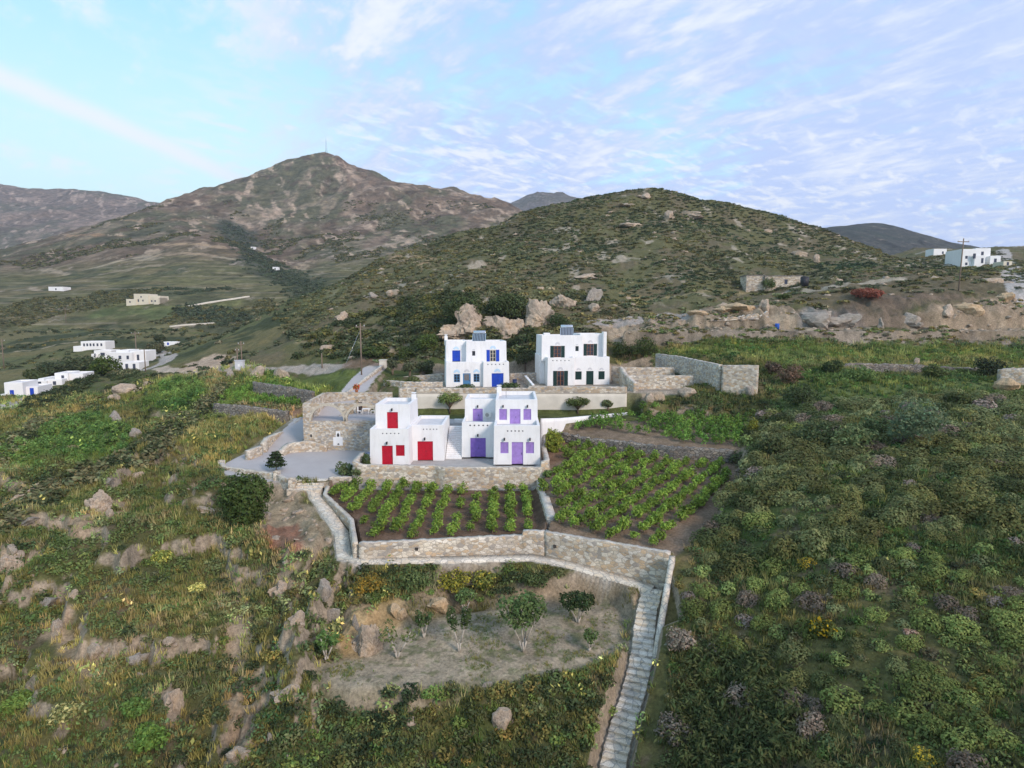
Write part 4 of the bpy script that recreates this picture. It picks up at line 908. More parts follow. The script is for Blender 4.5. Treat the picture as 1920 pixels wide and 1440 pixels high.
bm = bmesh.new(); box(bm, 2.72, 3.46, .7+DY-.035, .7+DY-.005, 1.05, 1.95); link('door_glazing', bm_mesh('door_glazing', bm, mat_plain('door_glass', (.16,.15,.15), .3, .2)), rt)
leaf_door(rt, 1.1, 2.3, 3.7, 5.35, 3.6+DY, M_BLUE, leaves=2)
open_window(rt, 4.05, 4.5, 4.6, 5.3, 2.4+DY, M_DARK); open_window(rt, 6.75, 7.65, 3.7, 5.45, 2.4+DY, M_CREAMF, M_BLUE, 2.43, .5)
for x, z, y, r in ((1.63,2.2,.72,.5),(4.55,2.2,.72,.5),(3.1,2.3,.72,.42),(7.6,2.3,.02,.5),(1.7,5.5,3.64,.45),(7.2,5.62,2.44,.48)): fanlight(rt, x, z, y, r, M_PALEB if x != 3.1 else M_GREYT)
fanlight(rt, 4.28, 5.42, 2.44, .22, M_GREYT); vent_backs(rt, v1, .05); chimney(rt, .28, 7.2, 6.0, 7.5, .5)
# ---- green house
ox2, oy2, _ = W(1026, 724, 89.6); ZB2 = -10.25
rt2 = empty('village_house', (ox2, oy2, ZB2+CZ), R(6), label='white cubic house with dark green doors and shutters on the upper terrace', cat='house')
bm = bmesh.new(); rf = []
v1 = vents(0, .85, 3.3, 5, 3.85, .15); rf.append(block(bm, 0, 4.2, 0, 8, 0, 4.3, [(1.5,2.55,0,2.3)]+v1, par=.4))
rf.append(block(bm, 3.95, 9.75, .55, 8, 0, 4.35, [(4.4,5.38,.9,2.15), (6.1,7.22,0,2.2), (8.0,8.95,.9,2.15)], par=.4))
rf.append(block(bm, -.55, 5.9, 2.3, 8.2, 3.7, 7.6, [(1.4,2.5,4.2,5.95), (4.75,5.25,5.15,5.9)], par=.35)); rf.append(block(bm, 5.6, 9.55, 3.1, 8.2, 3.8, 7.8, [(6.75,7.8,4.4,6.2)], par=.35))
box(bm, 9.1, 9.62, 2.2, 3.3, 3.9, 8.1); box(bm, -.75, .02, 2.6, 7.8, 0, 4.6)
body(rt2, bm); roofs(rt2, rf)
open_window(rt2, 1.5, 2.55, .03, 2.3, DY, M_WOOD, M_GREEN, .03, .58, 'glazed_door')
for a, b_ in ((4.4,5.38),(8.0,8.95)): shut_window(rt2, a, b_, .9, 2.15, .55+DY, M_GREEN)
leaf_door(rt2, 6.1, 7.22, .03, 2.2, .55+DY, M_GREEN)
open_window(rt2, 1.4, 2.5, 4.2, 5.95, 2.3+DY, M_WOOD, M_GREEN, 2.33, .55); open_window(rt2, 4.75, 5.25, 5.15, 5.9, 2.3+DY, M_GREEN); open_window(rt2, 6.75, 7.8, 4.4, 6.2, 3.1+DY, M_WOOD, M_GREEN, 3.14, .52)
for x, z, y, r in ((2.0,2.5,.03,.42),(4.9,2.35,.58,.34),(6.65,2.4,.58,.34),(8.47,2.35,.58,.34),(1.95,6.15,2.34,.4),(5.0,6.05,2.34,.2),(7.27,6.4,3.14,.4)): fanlight(rt2, x, z, y, r, M_GREYT)
vent_backs(rt2, v1, .05)
bm = bmesh.new(); box(bm, -.1, .9, 3.0, 3.6, 7.3, 7.95); bevel(link('chimney', bm_mesh('chimney', bm, M_WHITE), rt2), .08)
# ---- solar water heaters on the upper roofs
def solar(root, lx, ly, lz, label):
    p = Vector(root.location)+Matrix.Rotation(root.rotation_euler.z, 3, 'Z') @ Vector((lx, ly, lz))
    o = empty('solar_water_heater', p, root.rotation_euler.z-R(12), label=label, cat='water heater', group='solar water heaters on the upper roofs')
    bm = bmesh.new(); a = R(52)
    M = Matrix.Rotation(a, 4, 'X')
    for k in (-1.02, .02): box(bm, k, k+1.0, 0, 1.75, -.05, .05, M=M)
    cp = link('collector', bm_mesh('collector', bm, M_COLL), o)
    bm = bmesh.new()
    for k in np.linspace(-.95, .95, 9): box(bm, k-.03, k+.03, .05, 1.7, .052, .062, M=M)
    for q in (-1.02, -.03, .98): box(bm, q, q+.05, 0, 1.75, .052, .075, M=M)
    link('collector_rib', bm_mesh('collector_rib', bm, M_STEEL), cp)
    bm = bmesh.new(); tube(bm, (-.95, 1.25, 1.55), (.95, 1.25, 1.55), .3, n=16); bevel(link('tank', bm_mesh('tank', bm, M_STEEL), o), .05)
    for q in (-.85, .85):
        bm = bmesh.new(); tube(bm, (q, 1.3, 0), (q, 1.25, 1.3), .03); tube(bm, (q, .1, 0), (q, 1.25, .9), .025); link('frame', bm_mesh('frame', bm, M_STEEL), o)
solar(rt, 5.1, 3.1, 6.5, 'solar water heater on the roof of the blue house')
solar(rt2, 3.6, 3.6, 7.3, 'solar water heater on the roof of the green house')
# ------------------------------------------------------------------ foliage
def mat_leaf(name, tr=.25, rough=.75, rnd=.35, gain=(1, 1, 1)):
    m, nt, b = newmat(name, rough, .15)
    at = N(nt, 'ShaderNodeVertexColor', layer_name='Col'); oi = nt.nodes.new('ShaderNodeObjectInfo')
    mr = N(nt, 'ShaderNodeMapRange'); nt.links.new(oi.outputs['Random'], mr.inputs[0]); mr.inputs[3].default_value = 1-rnd; mr.inputs[4].default_value = 1+rnd
    cb = nt.nodes.new('ShaderNodeCombineColor'); 
    for i in range(3): nt.links.new(mr.outputs[0], cb.inputs[i])
    c = mixc(nt, 1., mixc(nt, 1., at.outputs[0], cb.outputs[0], 'MULTIPLY'), gain, 'MULTIPLY'); nt.links.new(c, b.inputs['Base Color'])
    t = nt.nodes.new('ShaderNodeBsdfTranslucent'); nt.links.new(c, t.inputs[0])
    mx = N(nt, 'ShaderNodeMixShader'); mx.inputs[0].default_value = tr; nt.links.new(b.outputs[0], mx.inputs[1]); nt.links.new(t.outputs[0], mx.inputs[2])
    nt.links.new(mx.outputs[0], nt.nodes['Material Output'].inputs[0])
    return m
M_LEAF = mat_leaf('foliage', .3, .8, .36, (1.45, 1.4, 1.25)); M_STUFF = mat_leaf('scrub_foliage', .25, .85, 0., (1.65, 1.65, 1.65))
M_BARK = mat_plain('bark', (.16,.12,.09), .9, .25, 8); M_PALEBARK = mat_plain('pale_bark', (.42,.38,.33), .9, .2, 8)
def leaves(n, blobs, size, seed, col, var=.3, shell=.62, zmin=-.35, el=1.7, flower=None, lump=.16, upr=0., dome=0.):
    r = np.random.default_rng(seed); B = np.array(blobs, float); w = (B[:, 3]*B[:, 4]*B[:, 5])**(2/3); k = r.choice(len(B), n, p=w/w.sum())
    z = r.uniform(zmin, 1, n); ph = r.uniform(0, 2*np.pi, n); q = np.sqrt(1-z*z); D = np.stack([q*np.cos(ph), q*np.sin(ph), z], 1)
    lum = 1+lump*(np.sin(D[:, 0]*5+k*1.7+seed)*np.sin(D[:, 1]*6+seed*.7)+np.sin(D[:, 2]*7+D[:, 0]*4+seed))
    rad = (shell+(1-shell)*r.random(n)**.6)*lum
    P = B[k, :3]+D*B[k, 3:6]*rad[:, None]
    nrm = D*(.9+dome)+r.normal(0, .55, (n, 3)); nrm[:, 2] += .35; nrm /= np.linalg.norm(nrm, axis=1)[:, None]
    t = r.normal(0, 1, (n, 3)); t[:, 2] += upr; t -= (t*nrm).sum(1)[:, None]*nrm; t /= np.linalg.norm(t, axis=1)[:, None]+1e-9; b = np.cross(nrm, t)
    s = size*r.uniform(.65, 1.35, n)[:, None]
    V = np.stack([P-t*s*.5*el, P-b*s*.42, P+t*s*.5*el, P+b*s*.42], 1).reshape(-1, 3)
    cell = np.sin(np.floor(P/(.38*B[k, 3:6].max(1))[:, None])@np.array([12.99, 78.23, 37.7])+seed)*43758.5; cell -= np.floor(cell)
    c = np.asarray(col)[None]*(1+var*(cell-.5)*1.5+var*r.normal(0, .5, n))[:, None].clip(.3, 2)
    c[:, 0] *= 1+var*.5*r.normal(0, .5, n); 
    if flower is not None:
        fm = r.random(n) < flower[1]*2*cell; c[fm] = np.asarray(flower[0])*r.uniform(.7, 1.2, fm.sum())[:, None]
    return V, np.arange(4*n).reshape(n, 4), np.repeat(c.clip(0, 1), 4, 0)
def cat(parts):
    V, Fc, Cc = [], [], []; o = 0
    for v, f, c in parts: V.append(v); Fc.append(f+o); Cc.append(c); o += len(v)
    return np.concatenate(V), np.concatenate(Fc), np.concatenate(Cc)
def blades(n, rad, h, w, seed, col, tip, lean=.35, var=.25):
    r = np.random.default_rng(seed); a = r.uniform(0, 2*np.pi, n); d = rad*np.sqrt(r.random(n))
    p = np.stack([d*np.cos(a), d*np.sin(a), np.zeros(n)], 1); hh = h*r.uniform(.55, 1.2, n); b = r.uniform(0, 2*np.pi, n); l = hh*lean*r.uniform(.2, 1.6, n)
    tp = p+np.stack([l*np.cos(b), l*np.sin(b), hh], 1); c_ = r.uniform(0, 2*np.pi, n); s = np.stack([np.cos(c_), np.sin(c_), np.zeros(n)], 1)*w
    V = np.stack([p-s, p+s, tp], 1).reshape(-1, 3); k = (1+var*r.normal(0, .6, n)).clip(.4, 1.8)[:, None]
    cc = np.stack([np.asarray(col)*k, np.asarray(col)*k, np.asarray(tip)*k], 1).reshape(-1, 3)
    return V, np.arange(3*n).reshape(n, 3), cc.clip(0, 1)
def stuff(name, label, protos, pos, scale, seed, mat=None, cat_='scrub', tint=None, zs=None, sink=.08):
    r = np.random.default_rng(seed); n = len(pos); k = r.integers(0, len(protos), n); rz = r.uniform(0, 2*np.pi, n); parts = []
    if tint is None: tint = np.ones((n, 3))
    tint = tint*r.normal(1, .14, (n, 1)).clip(.6, 1.5)
    zs = np.ones(n) if zs is None else zs
    for j, (v, f, c) in enumerate(protos):
        m = np.where(k == j)[0]
        if not len(m): continue
        cs, sn = np.cos(rz[m])[:, None], np.sin(rz[m])[:, None]
        X = v[None, :, 0]*cs-v[None, :, 1]*sn; Y = v[None, :, 0]*sn+v[None, :, 1]*cs; Z = np.repeat(v[None, :, 2], len(m), 0)
        A = np.stack([X, Y, Z*zs[m][:, None]], -1)*scale[m][:, None, None]; A += pos[m][:, None]; A[..., 2] -= (scale[m]*sink)[:, None]
        Fx = f[None]+(np.arange(len(m))*len(v))[:, None, None]; Cx = c[None]*tint[m][:, None]
        parts.append((A.reshape(-1, 3), Fx.reshape(-1, f.shape[1]), Cx.reshape(-1, 3).clip(0, 1)))
    V, Fc, Cc = cat(parts)
    return link(name, np_mesh(name, V, Fc, mat or M_STUFF, Cc), label=label, cat=cat_, kind='stuff')
def in_view(P, m=420):
    y = P[:, 1]; z = P[:, 2]-CZ; d = y*math.cos(PITCH)-z*math.sin(PITCH); px = 960+F*P[:, 0]/d; py = 720-F*(y*math.sin(PITCH)+z*math.cos(PITCH))/d
    return (px > -m) & (px < 1920+m) & (py < 1440+m*.5), px, py
def sample(poly, n, seed, mind=0., excl=()):
    r = np.random.default_rng(seed); A = np.array([p[:2] for p in poly]); lo, hi = A.min(0), A.max(0)
    Q = lo+(hi-lo)*r.random((n, 2)); Q = Q[(Q[:, 1] > 14)]; Q = Q[inside(Q[:, 0], Q[:, 1], poly)]
    for e in excl: Q = Q[sdist(Q[:, 0], Q[:, 1], e[0]) > e[1]]
    if mind > 0:
        g = {}; keep = []
        for i, (x, y) in enumerate(Q):
            kx, ky = int(x//mind), int(y//mind)
            if all((x-u)**2+(y-v)**2 >= mind*mind for a in (-1, 0, 1) for b in (-1, 0, 1) for u, v in g.get((kx+a, ky+b), ())):
                g.setdefault((kx, ky), []).append((x, y)); keep.append(i)
        Q = Q[keep]
    P = np.c_[Q, H(Q[:, 0], Q[:, 1])]; return P[in_view(P)[0]]
HALF = lambda z=.0: [(0, 0, z, 1, 1, .72)]
def lumpy(seed, n=4, flat=.62):
    r = random.Random(seed); B = [(0, 0, .05, .72, .72, flat*.95)]
    for i in range(n): a = 6.283*i/n+r.uniform(-.5, .5); B.append((.48*math.cos(a), .48*math.sin(a), r.uniform(0, .12), r.uniform(.4, .56), r.uniform(.4, .56), flat*r.uniform(.55, .95)))
    return B
# clear areas: walls, plots, paths
HOUSES = [(-18,61),(4.6,61),(4.6,78.5),(-18,78.5)]; SHELF = [(-14.5,82.4),(24.5,82.4),(25,100),(-14,101)]
STP = [(x-.95, y) for x, y, z in STAIR]+[(x+1.05, y) for x, y, z in STAIR[::-1]]
PTP = [(x-.0, y+.8) for x, y, z in PATH]+[(x, y-.85) for x, y, z in PATH[::-1]]
PTL = [(x-1.0, y) for x, y, z in PATH[:5]]+[(x+1.0, y) for x, y, z in PATH[:5][::-1]]
DRIVE = [(-33,71.5),(-26.3,71.5),(-26.3,85),(-31.5,85)]; ARC = [(-26.8,73.6),(-16,73.6),(-16,83),(-26.8,83)]
RMP = [(x-2, y) for x, y, z in RAMP]+[(x+2, y) for x, y, z in RAMP[::-1]]
QUARRY = zone((1175,624),(1640,618),(1620,592),(1445,573),(1320,582),(1240,592),(1090,612)); QBANK = zone((1175,643),(1919,649),(1919,622),(1640,618),(1190,624)); RBANK = zone((1700,622),(1919,622),(1919,560),(1820,565))
EX = [(HOUSES, .2), (STP, .1), (PTP, .15), (PTL, .1), (YARD, .1), (PLOT1, .1), (PLOT2, .2), (PLOT3, .1), (ORCH, .2), (DRIVE, .2), (ARC, .3), (SHELF, .2), (RMP, .3)]
# ---- protos
G_STRAW = [blades(9, .16, .42, .028, s, (.105,.10,.038), (.205,.185,.075)) for s in range(5)]
G_OLIVE = [blades(9, .17, .36, .028, 20+s, (.075,.075,.022), (.16,.145,.048)) for s in range(5)]
G_GREEN = [blades(8, .18, .30, .032, 40+s, (.04,.062,.016), (.085,.12,.032)) for s in range(5)]
HERB = [leaves(26, [(0, 0, .06, .26, .26, .2)], .085, 60+s, (.062,.085,.028), .4, upr=.8) for s in range(6)]
HERBY = [leaves(20, [(0, 0, .10, .25, .25, .34)], .10, 80+s, (.08,.10,.03), .35, flower=((.30,.28,.08), .30), upr=1.) for s in range(4)]
MOUND = [leaves(170, lumpy(100+s), .19, 100+s, (.055,.066,.028), .45) for s in range(6)]
MOUNDF = [leaves(60, lumpy(120+s), .36, 120+s, (.062,.070,.037), .35, lump=.10, dome=.5) for s in range(6)]
def tints(n, seed, options, wts):
    r = np.random.default_rng(seed); return np.array(options, float)[r.choice(len(options), n, p=np.array(wts)/sum(wts))]
def gcol(P):
    a = np.clip((P[:, 0]/P[:, 1]-U0)/(U1-U0)*(NU-1), 0, NU-1).astype(int); b = np.clip((np.log(P[:, 1])-L0)/(L1-L0)*(NL-1), 0, NL-1).astype(int)
    return GC[b, a]
def gtint(P, amt=.75):
    t = (gcol(P)/np.array([[.092,.09,.037]])).clip(.5, 2.4); return 1+(t-1)*amt
def veg_tint(P, seed, sc=7.):
    a = fbm(P[:, 0]/sc, P[:, 1]/sc, seed, 3)[:, None]; b = fbm(P[:, 0]/(sc*.4), P[:, 1]/(sc*.4), seed+3, 3)[:, None]
    return (1+(a-.5)*np.array([[1.5, .9, .8]]))*(1+(b-.5)*.9)
# ---- grasses and herbs on the near slopes
NEARL = [(-62,15),(4,15),(7.0,30),(12,43),(0,46.5),(-11.5,46),(-15,50),(-19,60),(-28,66.5),(-34,70),(-31,85),(-30,100),(-52,118),(-110,118),(-120,96)]
NEARR = [(4,15),(60,15),(105,86),(105,104),(18,104),(17,82),(22,79),(22,68),(13,44),(8,30)]
def density_keep(P, seed, sc, lo, hi):
    r = np.random.default_rng(seed); return r.random(len(P)) < sstep(lo, hi, fbm(P[:, 0]/sc, P[:, 1]/sc, seed, 4))
BANKC = zone((690,1225),(760,1178),(850,1150),(1010,1136),(1140,1120),(1195,1150),(1200,1110),(1120,1090),(960,1105),(850,1125),(740,1150),(650,1170))
CLIFF = zone((485,925),(555,920),(620,1010),(560,1035),(505,1005))
UPR = lambda P: (P[:, 0] > 12) & (P[:, 1] > 43-.32*(P[:, 0]-12)) & (P[:, 1] < 78)
def add_grass(nm, lab, protos, poly, n, seed, lo, hi, sc, s0, s1, kind_cat='grass', ex=EX, sink=.03):
    P = sample(poly, n, seed, 0, ex+[(BANKC, .3), (CLIFF, .2)]); P = P[density_keep(P, seed, sc, lo, hi)]
    P = P[(P[:, 0] < 8) | (np.random.default_rng(seed+5).random(len(P)) < np.where(UPR(P), .3, .85))]; r = np.random.default_rng(seed); P = P[r.random(len(P)) < 1/np.clip(P[:, 1]/38, .8, 4)**1.1]; P = P[r.random(len(P)) < np.where(gcol(P).sum(1) > .52, .22, 1.)]
    s = r.uniform(s0, s1, len(P))*np.sqrt(np.clip(P[:, 1]/38, .8, 4)); 
    stuff(nm, lab, protos, P, s, seed, tint=veg_tint(P, seed+50)*gtint(P)*(1.3 if poly is NEARL else 1.), cat_=kind_cat, sink=sink); return len(P)
cnt = []
cnt.append(add_grass('dry_grass', 'straw coloured dry grass on the left slope', G_STRAW, NEARL, 42000, 1, .42, .68, 6, .8, 1.7))
cnt.append(add_grass('olive_grass', 'olive green grass on the left slope', G_OLIVE, NEARL, 90000, 2, .30, .55, 5, .8, 1.7))
cnt.append(add_grass('green_grass', 'short green grass on the left slope', G_GREEN, NEARL, 80000, 3, .30, .55, 8, .8, 1.5))
cnt.append(add_grass('herb_cover', 'leafy green herbs covering the left slope', HERB, NEARL, 60000, 4, .35, .62, 4, .9, 2.0, 'herbs'))
cnt.append(add_grass('yellow_flowers', 'yellow flowering weeds dotted over the left slope', HERBY, NEARL, 9000, 5, .58, .72, 4, 1.0, 2.3, 'wild flowers'))
cnt.append(add_grass('dry_grass', 'straw coloured dry grass between the shrubs on the right', G_STRAW, NEARR, 60000, 6, .42, .66, 5, .8, 1.5))
cnt.append(add_grass('olive_grass', 'olive green grass between the shrubs on the right', G_OLIVE, NEARR, 70000, 7, .35, .60, 5, .8, 1.5))
cnt.append(add_grass('herb_cover', 'leafy green herbs between the shrubs on the right', HERB, NEARR, 45000, 8, .38, .64, 4, .9, 1.8, 'herbs'))
cnt.append(add_grass('green_carpet', 'low green ground cover between the shrubs on the right', G_GREEN, NEARR, 60000, 10, .25, .5, 7, .7, 1.3, 'ground cover'))
cnt.append(add_grass('yellow_flowers', 'yellow flowering weeds between the shrubs on the right', HERBY, NEARR, 2500, 9, .60, .72, 4, .9, 1.6, 'wild flowers'))
ORP = zone((600,1260),(660,1287),(950,1272),(1160,1215),(1172,1165),(1140,1125),(1010,1140),(850,1155),(760,1185),(690,1228))
P = sample(ORP, 9000, 12); P = P[density_keep(P, 12, 2.2, .40, .75)]; stuff('orchard_weeds', 'sparse green weeds on the bare orchard floor', G_GREEN+G_OLIVE, P, np.random.default_rng(1).uniform(.3, .75, len(P)), 12, cat_='weeds', tint=np.ones((len(P), 3))*1.5)
P = sample(BANKC, 3500, 13); P = P[density_keep(P, 13, 2, .45, .7)]; stuff('bank_grass', 'dry grass clinging to the bare bank behind the orchard', G_STRAW+G_OLIVE, P, np.random.default_rng(2).uniform(.6, 1.3, len(P)), 13, cat_='grass')
# ---- dense scrub at the bottom and on the bank
def scrub(nm, lab, poly, n, mind, seed, s0, s1, opts, wts, protos=MOUND, ex=EX, zs=(.7, 1.1), gt=False):
    P = sample(poly, n, seed, mind, ex); r = np.random.default_rng(seed); P = P[r.random(len(P)) < np.where(gcol(P).sum(1) > .55, .25, 1.)*np.where(UPR(P) & (P[:, 1] < 66), .25, 1.)]
    return stuff(nm, lab, protos, P, r.uniform(s0, s1, len(P)), seed, tint=tints(len(P), seed, opts, wts)*veg_tint(P, seed)*(gtint(P, .9) if gt else 1.), zs=r.uniform(*zs, len(P)))
GRN, OLV, DRK, STR, PUR, BRT, ORG = (1,1,1), (1.45,1.2,.9), (.62,.7,.7), (2.6,1.9,1.3), (2.2,1.8,2.1), (1.7,2.0,1.2), (3.2,1.7,.5)
scrub('bottom_scrub', 'dense dark scrub on the bank below the orchard', zone((540,1300),(660,1296),(800,1294),(950,1284),(1090,1264),(1165,1228),(1190,1245),(1165,1330),(1120,1439),(1090,1600),(500,1600),(450,1439),(500,1340)), 4000, .55, 21, .4, .85, [GRN,OLV,DRK,STR,BRT], [4,3,4,1.2,1.5], zs=(.7,1.3))
scrub('bank_scrub', 'green and yellow bushes on the bank under the footpath', zone((640,1062),(720,1060),(850,1058),(960,1058),(1060,1068),(1120,1085),(960,1105),(850,1120),(740,1145),(640,1150)), 1500, .6, 22, .4, .8, [GRN,OLV,DRK,BRT,STR], [4,3,3,3,.6])
scrub('cliff_scrub', 'low bushes among the rocks left of the orchard', zone((430,1000),(500,1020),(600,1060),(640,1100),(630,1230),(560,1300),(450,1439),(200,1439),(300,1200)), 2600, 1.0, 23, .3, .8, [GRN,OLV,DRK,STR], [3,3,3,2])
scrub('left_scrub', 'scattered low bushes across the left slope', zone((-150,1000),(0,900),(200,860),(400,880),(500,1000),(440,1200),(300,1600),(-300,1600)), 2600, 1.3, 24, .3, .85, [GRN,OLV,DRK,STR,PUR,BRT], [3,3,3,2,.7,1.5])
scrub('upper_left_scrub', 'dark bushes in bands on the upper left slope', zone((-200,980),(0,880),(180,850),(330,830),(420,780),(380,720),(260,700),(100,765),(-100,800)), 3000, 1.3, 25, .5, 1.3, [GRN,OLV,DRK,PUR,BRT], [3,2,5,2.2,1], zs=(.6,1.))
scrub('slope_scrub', 'small grey and green bushes filling the right slope', NEARR, 16000, .62, 26, .28, .6, [GRN,OLV,DRK,STR,PUR,BRT], [4,3,3,1.4,1.,2], ex=EX, gt=True)
scrub('ledge_plants', 'plants on the rough ledge below the green house terrace', zone((1185,775),(1200,735),(1290,728),(1400,735),(1440,760),(1400,782),(1290,778)), 900, .8, 27, .4, .85, [GRN,OLV,BRT,DRK], [4,3,3,2])
# ---- hill and valley scrub
HILL = [(-75,205),(-58,150),(-40,118),(-20,106),(20,106),(26,112),(45,114),(70,116),(120,116),(165,160),(200,250),(60,262),(-60,262)]
P = sample(HILL, 60000, 31, 1.05, [(QUARRY, .5), (QBANK, .5), (RBANK, .5)]); r = np.random.default_rng(31)
keep = sstep(.18, .42, fbm(P[:, 0]/10, P[:, 1]/10, 33, 4))*np.where((P[:, 0] > 28) & (P[:, 1] < 134), .35, 1.); P = P[r.random(len(P)) < keep]; sz = r.uniform(.55, 1.3, len(P))*np.where(P[:, 1] < 135, 1.25, 1.)
stuff('hill_scrub', 'dense low scrub covering the hill behind the houses', MOUNDF, P, sz, 31, tint=tints(len(P), 31, [GRN,OLV,(.8,.85,.85),(1.3,1.3,1.2),PUR], [5,4,2.,2,.5])*veg_tint(P, 35, 22.)*1.14, zs=r.uniform(.45, .85, len(P)))
P = sample(zone((560,668),(700,668),(830,668),(1010,668),(1000,600),(900,560),(760,560),(640,600)), 1500, 32, 1.6, [(RMP, .5)]); r = np.random.default_rng(32)
stuff('tall_scrub', 'tall dark bushes at the foot of the hill', MOUND, P, r.uniform(1.1, 2.2, len(P)), 32, tint=tints(len(P), 32, [GRN,DRK,OLV], [4,5,2]), zs=r.uniform(.7, 1.1, len(P)))
P = sample([(-230,120),(-60,108),(-45,125),(-70,190),(-90,300),(-330,300)], 9000, 36, 2.2); r = np.random.default_rng(36); P = P[r.random(len(P)) < sstep(.42, .62, fbm(P[:, 0]/16, P[:, 1]/16, 37, 4))]
stuff('valley_scrub', 'bushes scattered over the valley around the village', MOUNDF, P, r.uniform(.6, 1.6, len(P)), 36, tint=tints(len(P), 36, [GRN,OLV,DRK,PUR], [4,3,5,1]))
def samplem(n, seed, px0, px1, y0, y1):
    r = np.random.default_rng(seed); y = np.exp(r.uniform(math.log(y0), math.log(y1), n)); x = r.uniform((px0-960)/F, (px1-960)/F, n)*y; return np.c_[x, y, HM(x, y)]
P = samplem(36000, 38, -80, 1000, 300, 900); r = np.random.default_rng(38); P = P[r.random(len(P)) < sstep(.46, .66, fbm(P[:, 0]/38, P[:, 1]/60, 39, 4))*np.where(P[:, 1] < 540, .22, 1.)]
stuff('mountain_scrub', 'distant scrub speckling the mountain flanks', [leaves(14, [(0,0,.1,1,1,.6)], .75, 130+s, (.06,.066,.032), .3, lump=0) for s in range(3)], P, r.uniform(.7, 1.7, len(P))*np.clip(P[:, 1]/420, .8, 1.6), 38, tint=tints(len(P), 38, [GRN,OLV,(1.3,1.25,1.2)], [4,3,2]))

P = np.r_[sample(QBANK, 1500, 62, .5), sample(QUARRY, 1800, 63, .6), sample(RBANK, 900, 64, .7)]; P = P[density_keep(P, 65, 5, .46, .62)]; r = np.random.default_rng(65)
stuff('bank_plants', 'weeds and dry bushes growing on the cut earth banks', MOUNDF+G_STRAW[:0], P, r.uniform(.3, .85, len(P)), 65, tint=tints(len(P), 65, [GRN, OLV, STR, BRT, PUR], [3, 3, 2, 2, 1.5]), zs=r.uniform(.6, 1., len(P)))
def along(pts, n, w, seed):
    r = np.random.default_rng(seed); Q = [GM(a, b) for a, b in pts]; out = []
    for k in range(n):
        t = r.random()*(len(Q)-1); i = int(t); q = Q[i]+(Q[i+1]-Q[i])*(t-i); x, y = q[0]+r.normal(0, w), q[1]+r.normal(0, w*1.4); out.append((x, y, float(HM(x, y))))
    return np.array(out)
for nm, lab, pts, n, w, s0, s1 in [('hedge_rows','dark hedge row across the valley terrace behind the villa',((281,543),(360,544),(437,542)),90,2.,1.2,2.2),('hedge_rows','second short hedge row behind the villa',((323,551),(354,551)),35,1.5,1.2,2.),('gully_scrub','dark scrub filling the mountain gully',((430,420),(452,445),(470,470),(500,495),(525,520)),520,9.,1.4,3.6),('gully_scrub','dark scrub along the valley bottom',((540,515),(580,545),(620,565)),260,8.,1.2,3.),('gully_scrub','thickets below the villa field',((335,580),(380,588),(410,592)),110,4.,1.3,3.),('gully_scrub','scrub beside the pale valley wall',((400,603),(440,600),(480,590)),80,4.,1.2,2.6)]:
    P = along(pts, n, w, len(lab)); stuff(nm, lab, MOUNDF, P, np.random.default_rng(n).uniform(s0, s1, n), n, tint=np.ones((n, 3))*np.array([[.75,.85,.9]]))
# ------------------------------------------------------------------ grapevines
def leafmesh(name, part, mats=M_LEAF): return np_mesh(name, *part[:2], mats, part[2])
def vine_mesh(s, col=(.135,.205,.04)):
    r = random.Random(s); B = [(r.uniform(-.2,.2), r.uniform(-.2,.2), r.uniform(.3,.75), r.uniform(.22,.34), r.uniform(.22,.34), r.uniform(.2,.36)) for _ in range(6)]
    return leaves(210, B, .125, 500+s, col, .35, shell=.35, zmin=-.7)
VINES = []
for s in range(5):
    v, f, c = vine_mesh(s)
    bm = bmesh.new(); tube(bm, (0,0,-.1), (.03,.02,.4), .05, .035, 6); tv = np.array([p.co for p in bm.verts])
    VINES.append((leafmesh('vine_leaves', (v, f, c)), bm_mesh('vine_trunk', bm, M_BARK)))
rv = random.Random(5); spots1 = []; spots2 = []
for i in range(15):
    x = -19.4+1.6*i
    y = 61.0
    while y > 46.5:
        px_, py_ = x+rv.uniform(-.12,.12), y+rv.uniform(-.2,.2)
        if inside(np.array([px_]), np.array([py_]), PLOT1)[0] and sdist(np.array([px_]), np.array([py_]), PLOT1)[0] < -.45 and rv.random() > .13: spots1.append((px_, py_, rv.uniform(.75,1.15)))
        y -= rv.uniform(1.05,1.3)
dv = np.array((.60,.80)); nv = np.array((.80,-.60))
for i in range(-30, 40):
    for k in range(-30, 40):
        p = np.array((10., 55.))+nv*1.62*i+dv*.95*k+np.array((rv.uniform(-.1,.1), rv.uniform(-.1,.1)))
        if sdist(p[:1], p[1:], PLOT2)[0] < -.75 and rv.random() > .08 and not (p[0] < 6 and p[1] > 63): spots2.append((p[0], p[1], rv.uniform(.75,1.15)))
spots2.sort(key=lambda q: q[1]); rest = spots2[max(0, 298-len(spots1)):]; spots2 = spots2[:max(0, 298-len(spots1))]
for spots, lab, grp, tone in ((spots1, 'leafy grapevine in the red earth plot below the terrace wall', 'grapevines in the small plot', 1), (spots2, 'leafy grapevine in the large plot right of the dividing wall', 'grapevines in the large plot', 1)):
    for x, y, s in spots:
        lv, tk = VINES[rv.randrange(5)]; z = float(H(x, y)); rz = rv.uniform(0, 6.28)
        o = empty('grapevine', (x, y, z-.05), rz, label=lab, cat='grapevine', group=grp); k_ = 1.3 if spots is spots1 else 1.25; o.scale = (s*k_, s*k_, s*1.25)
        link('foliage', lv, o); link('trunk', tk, o)
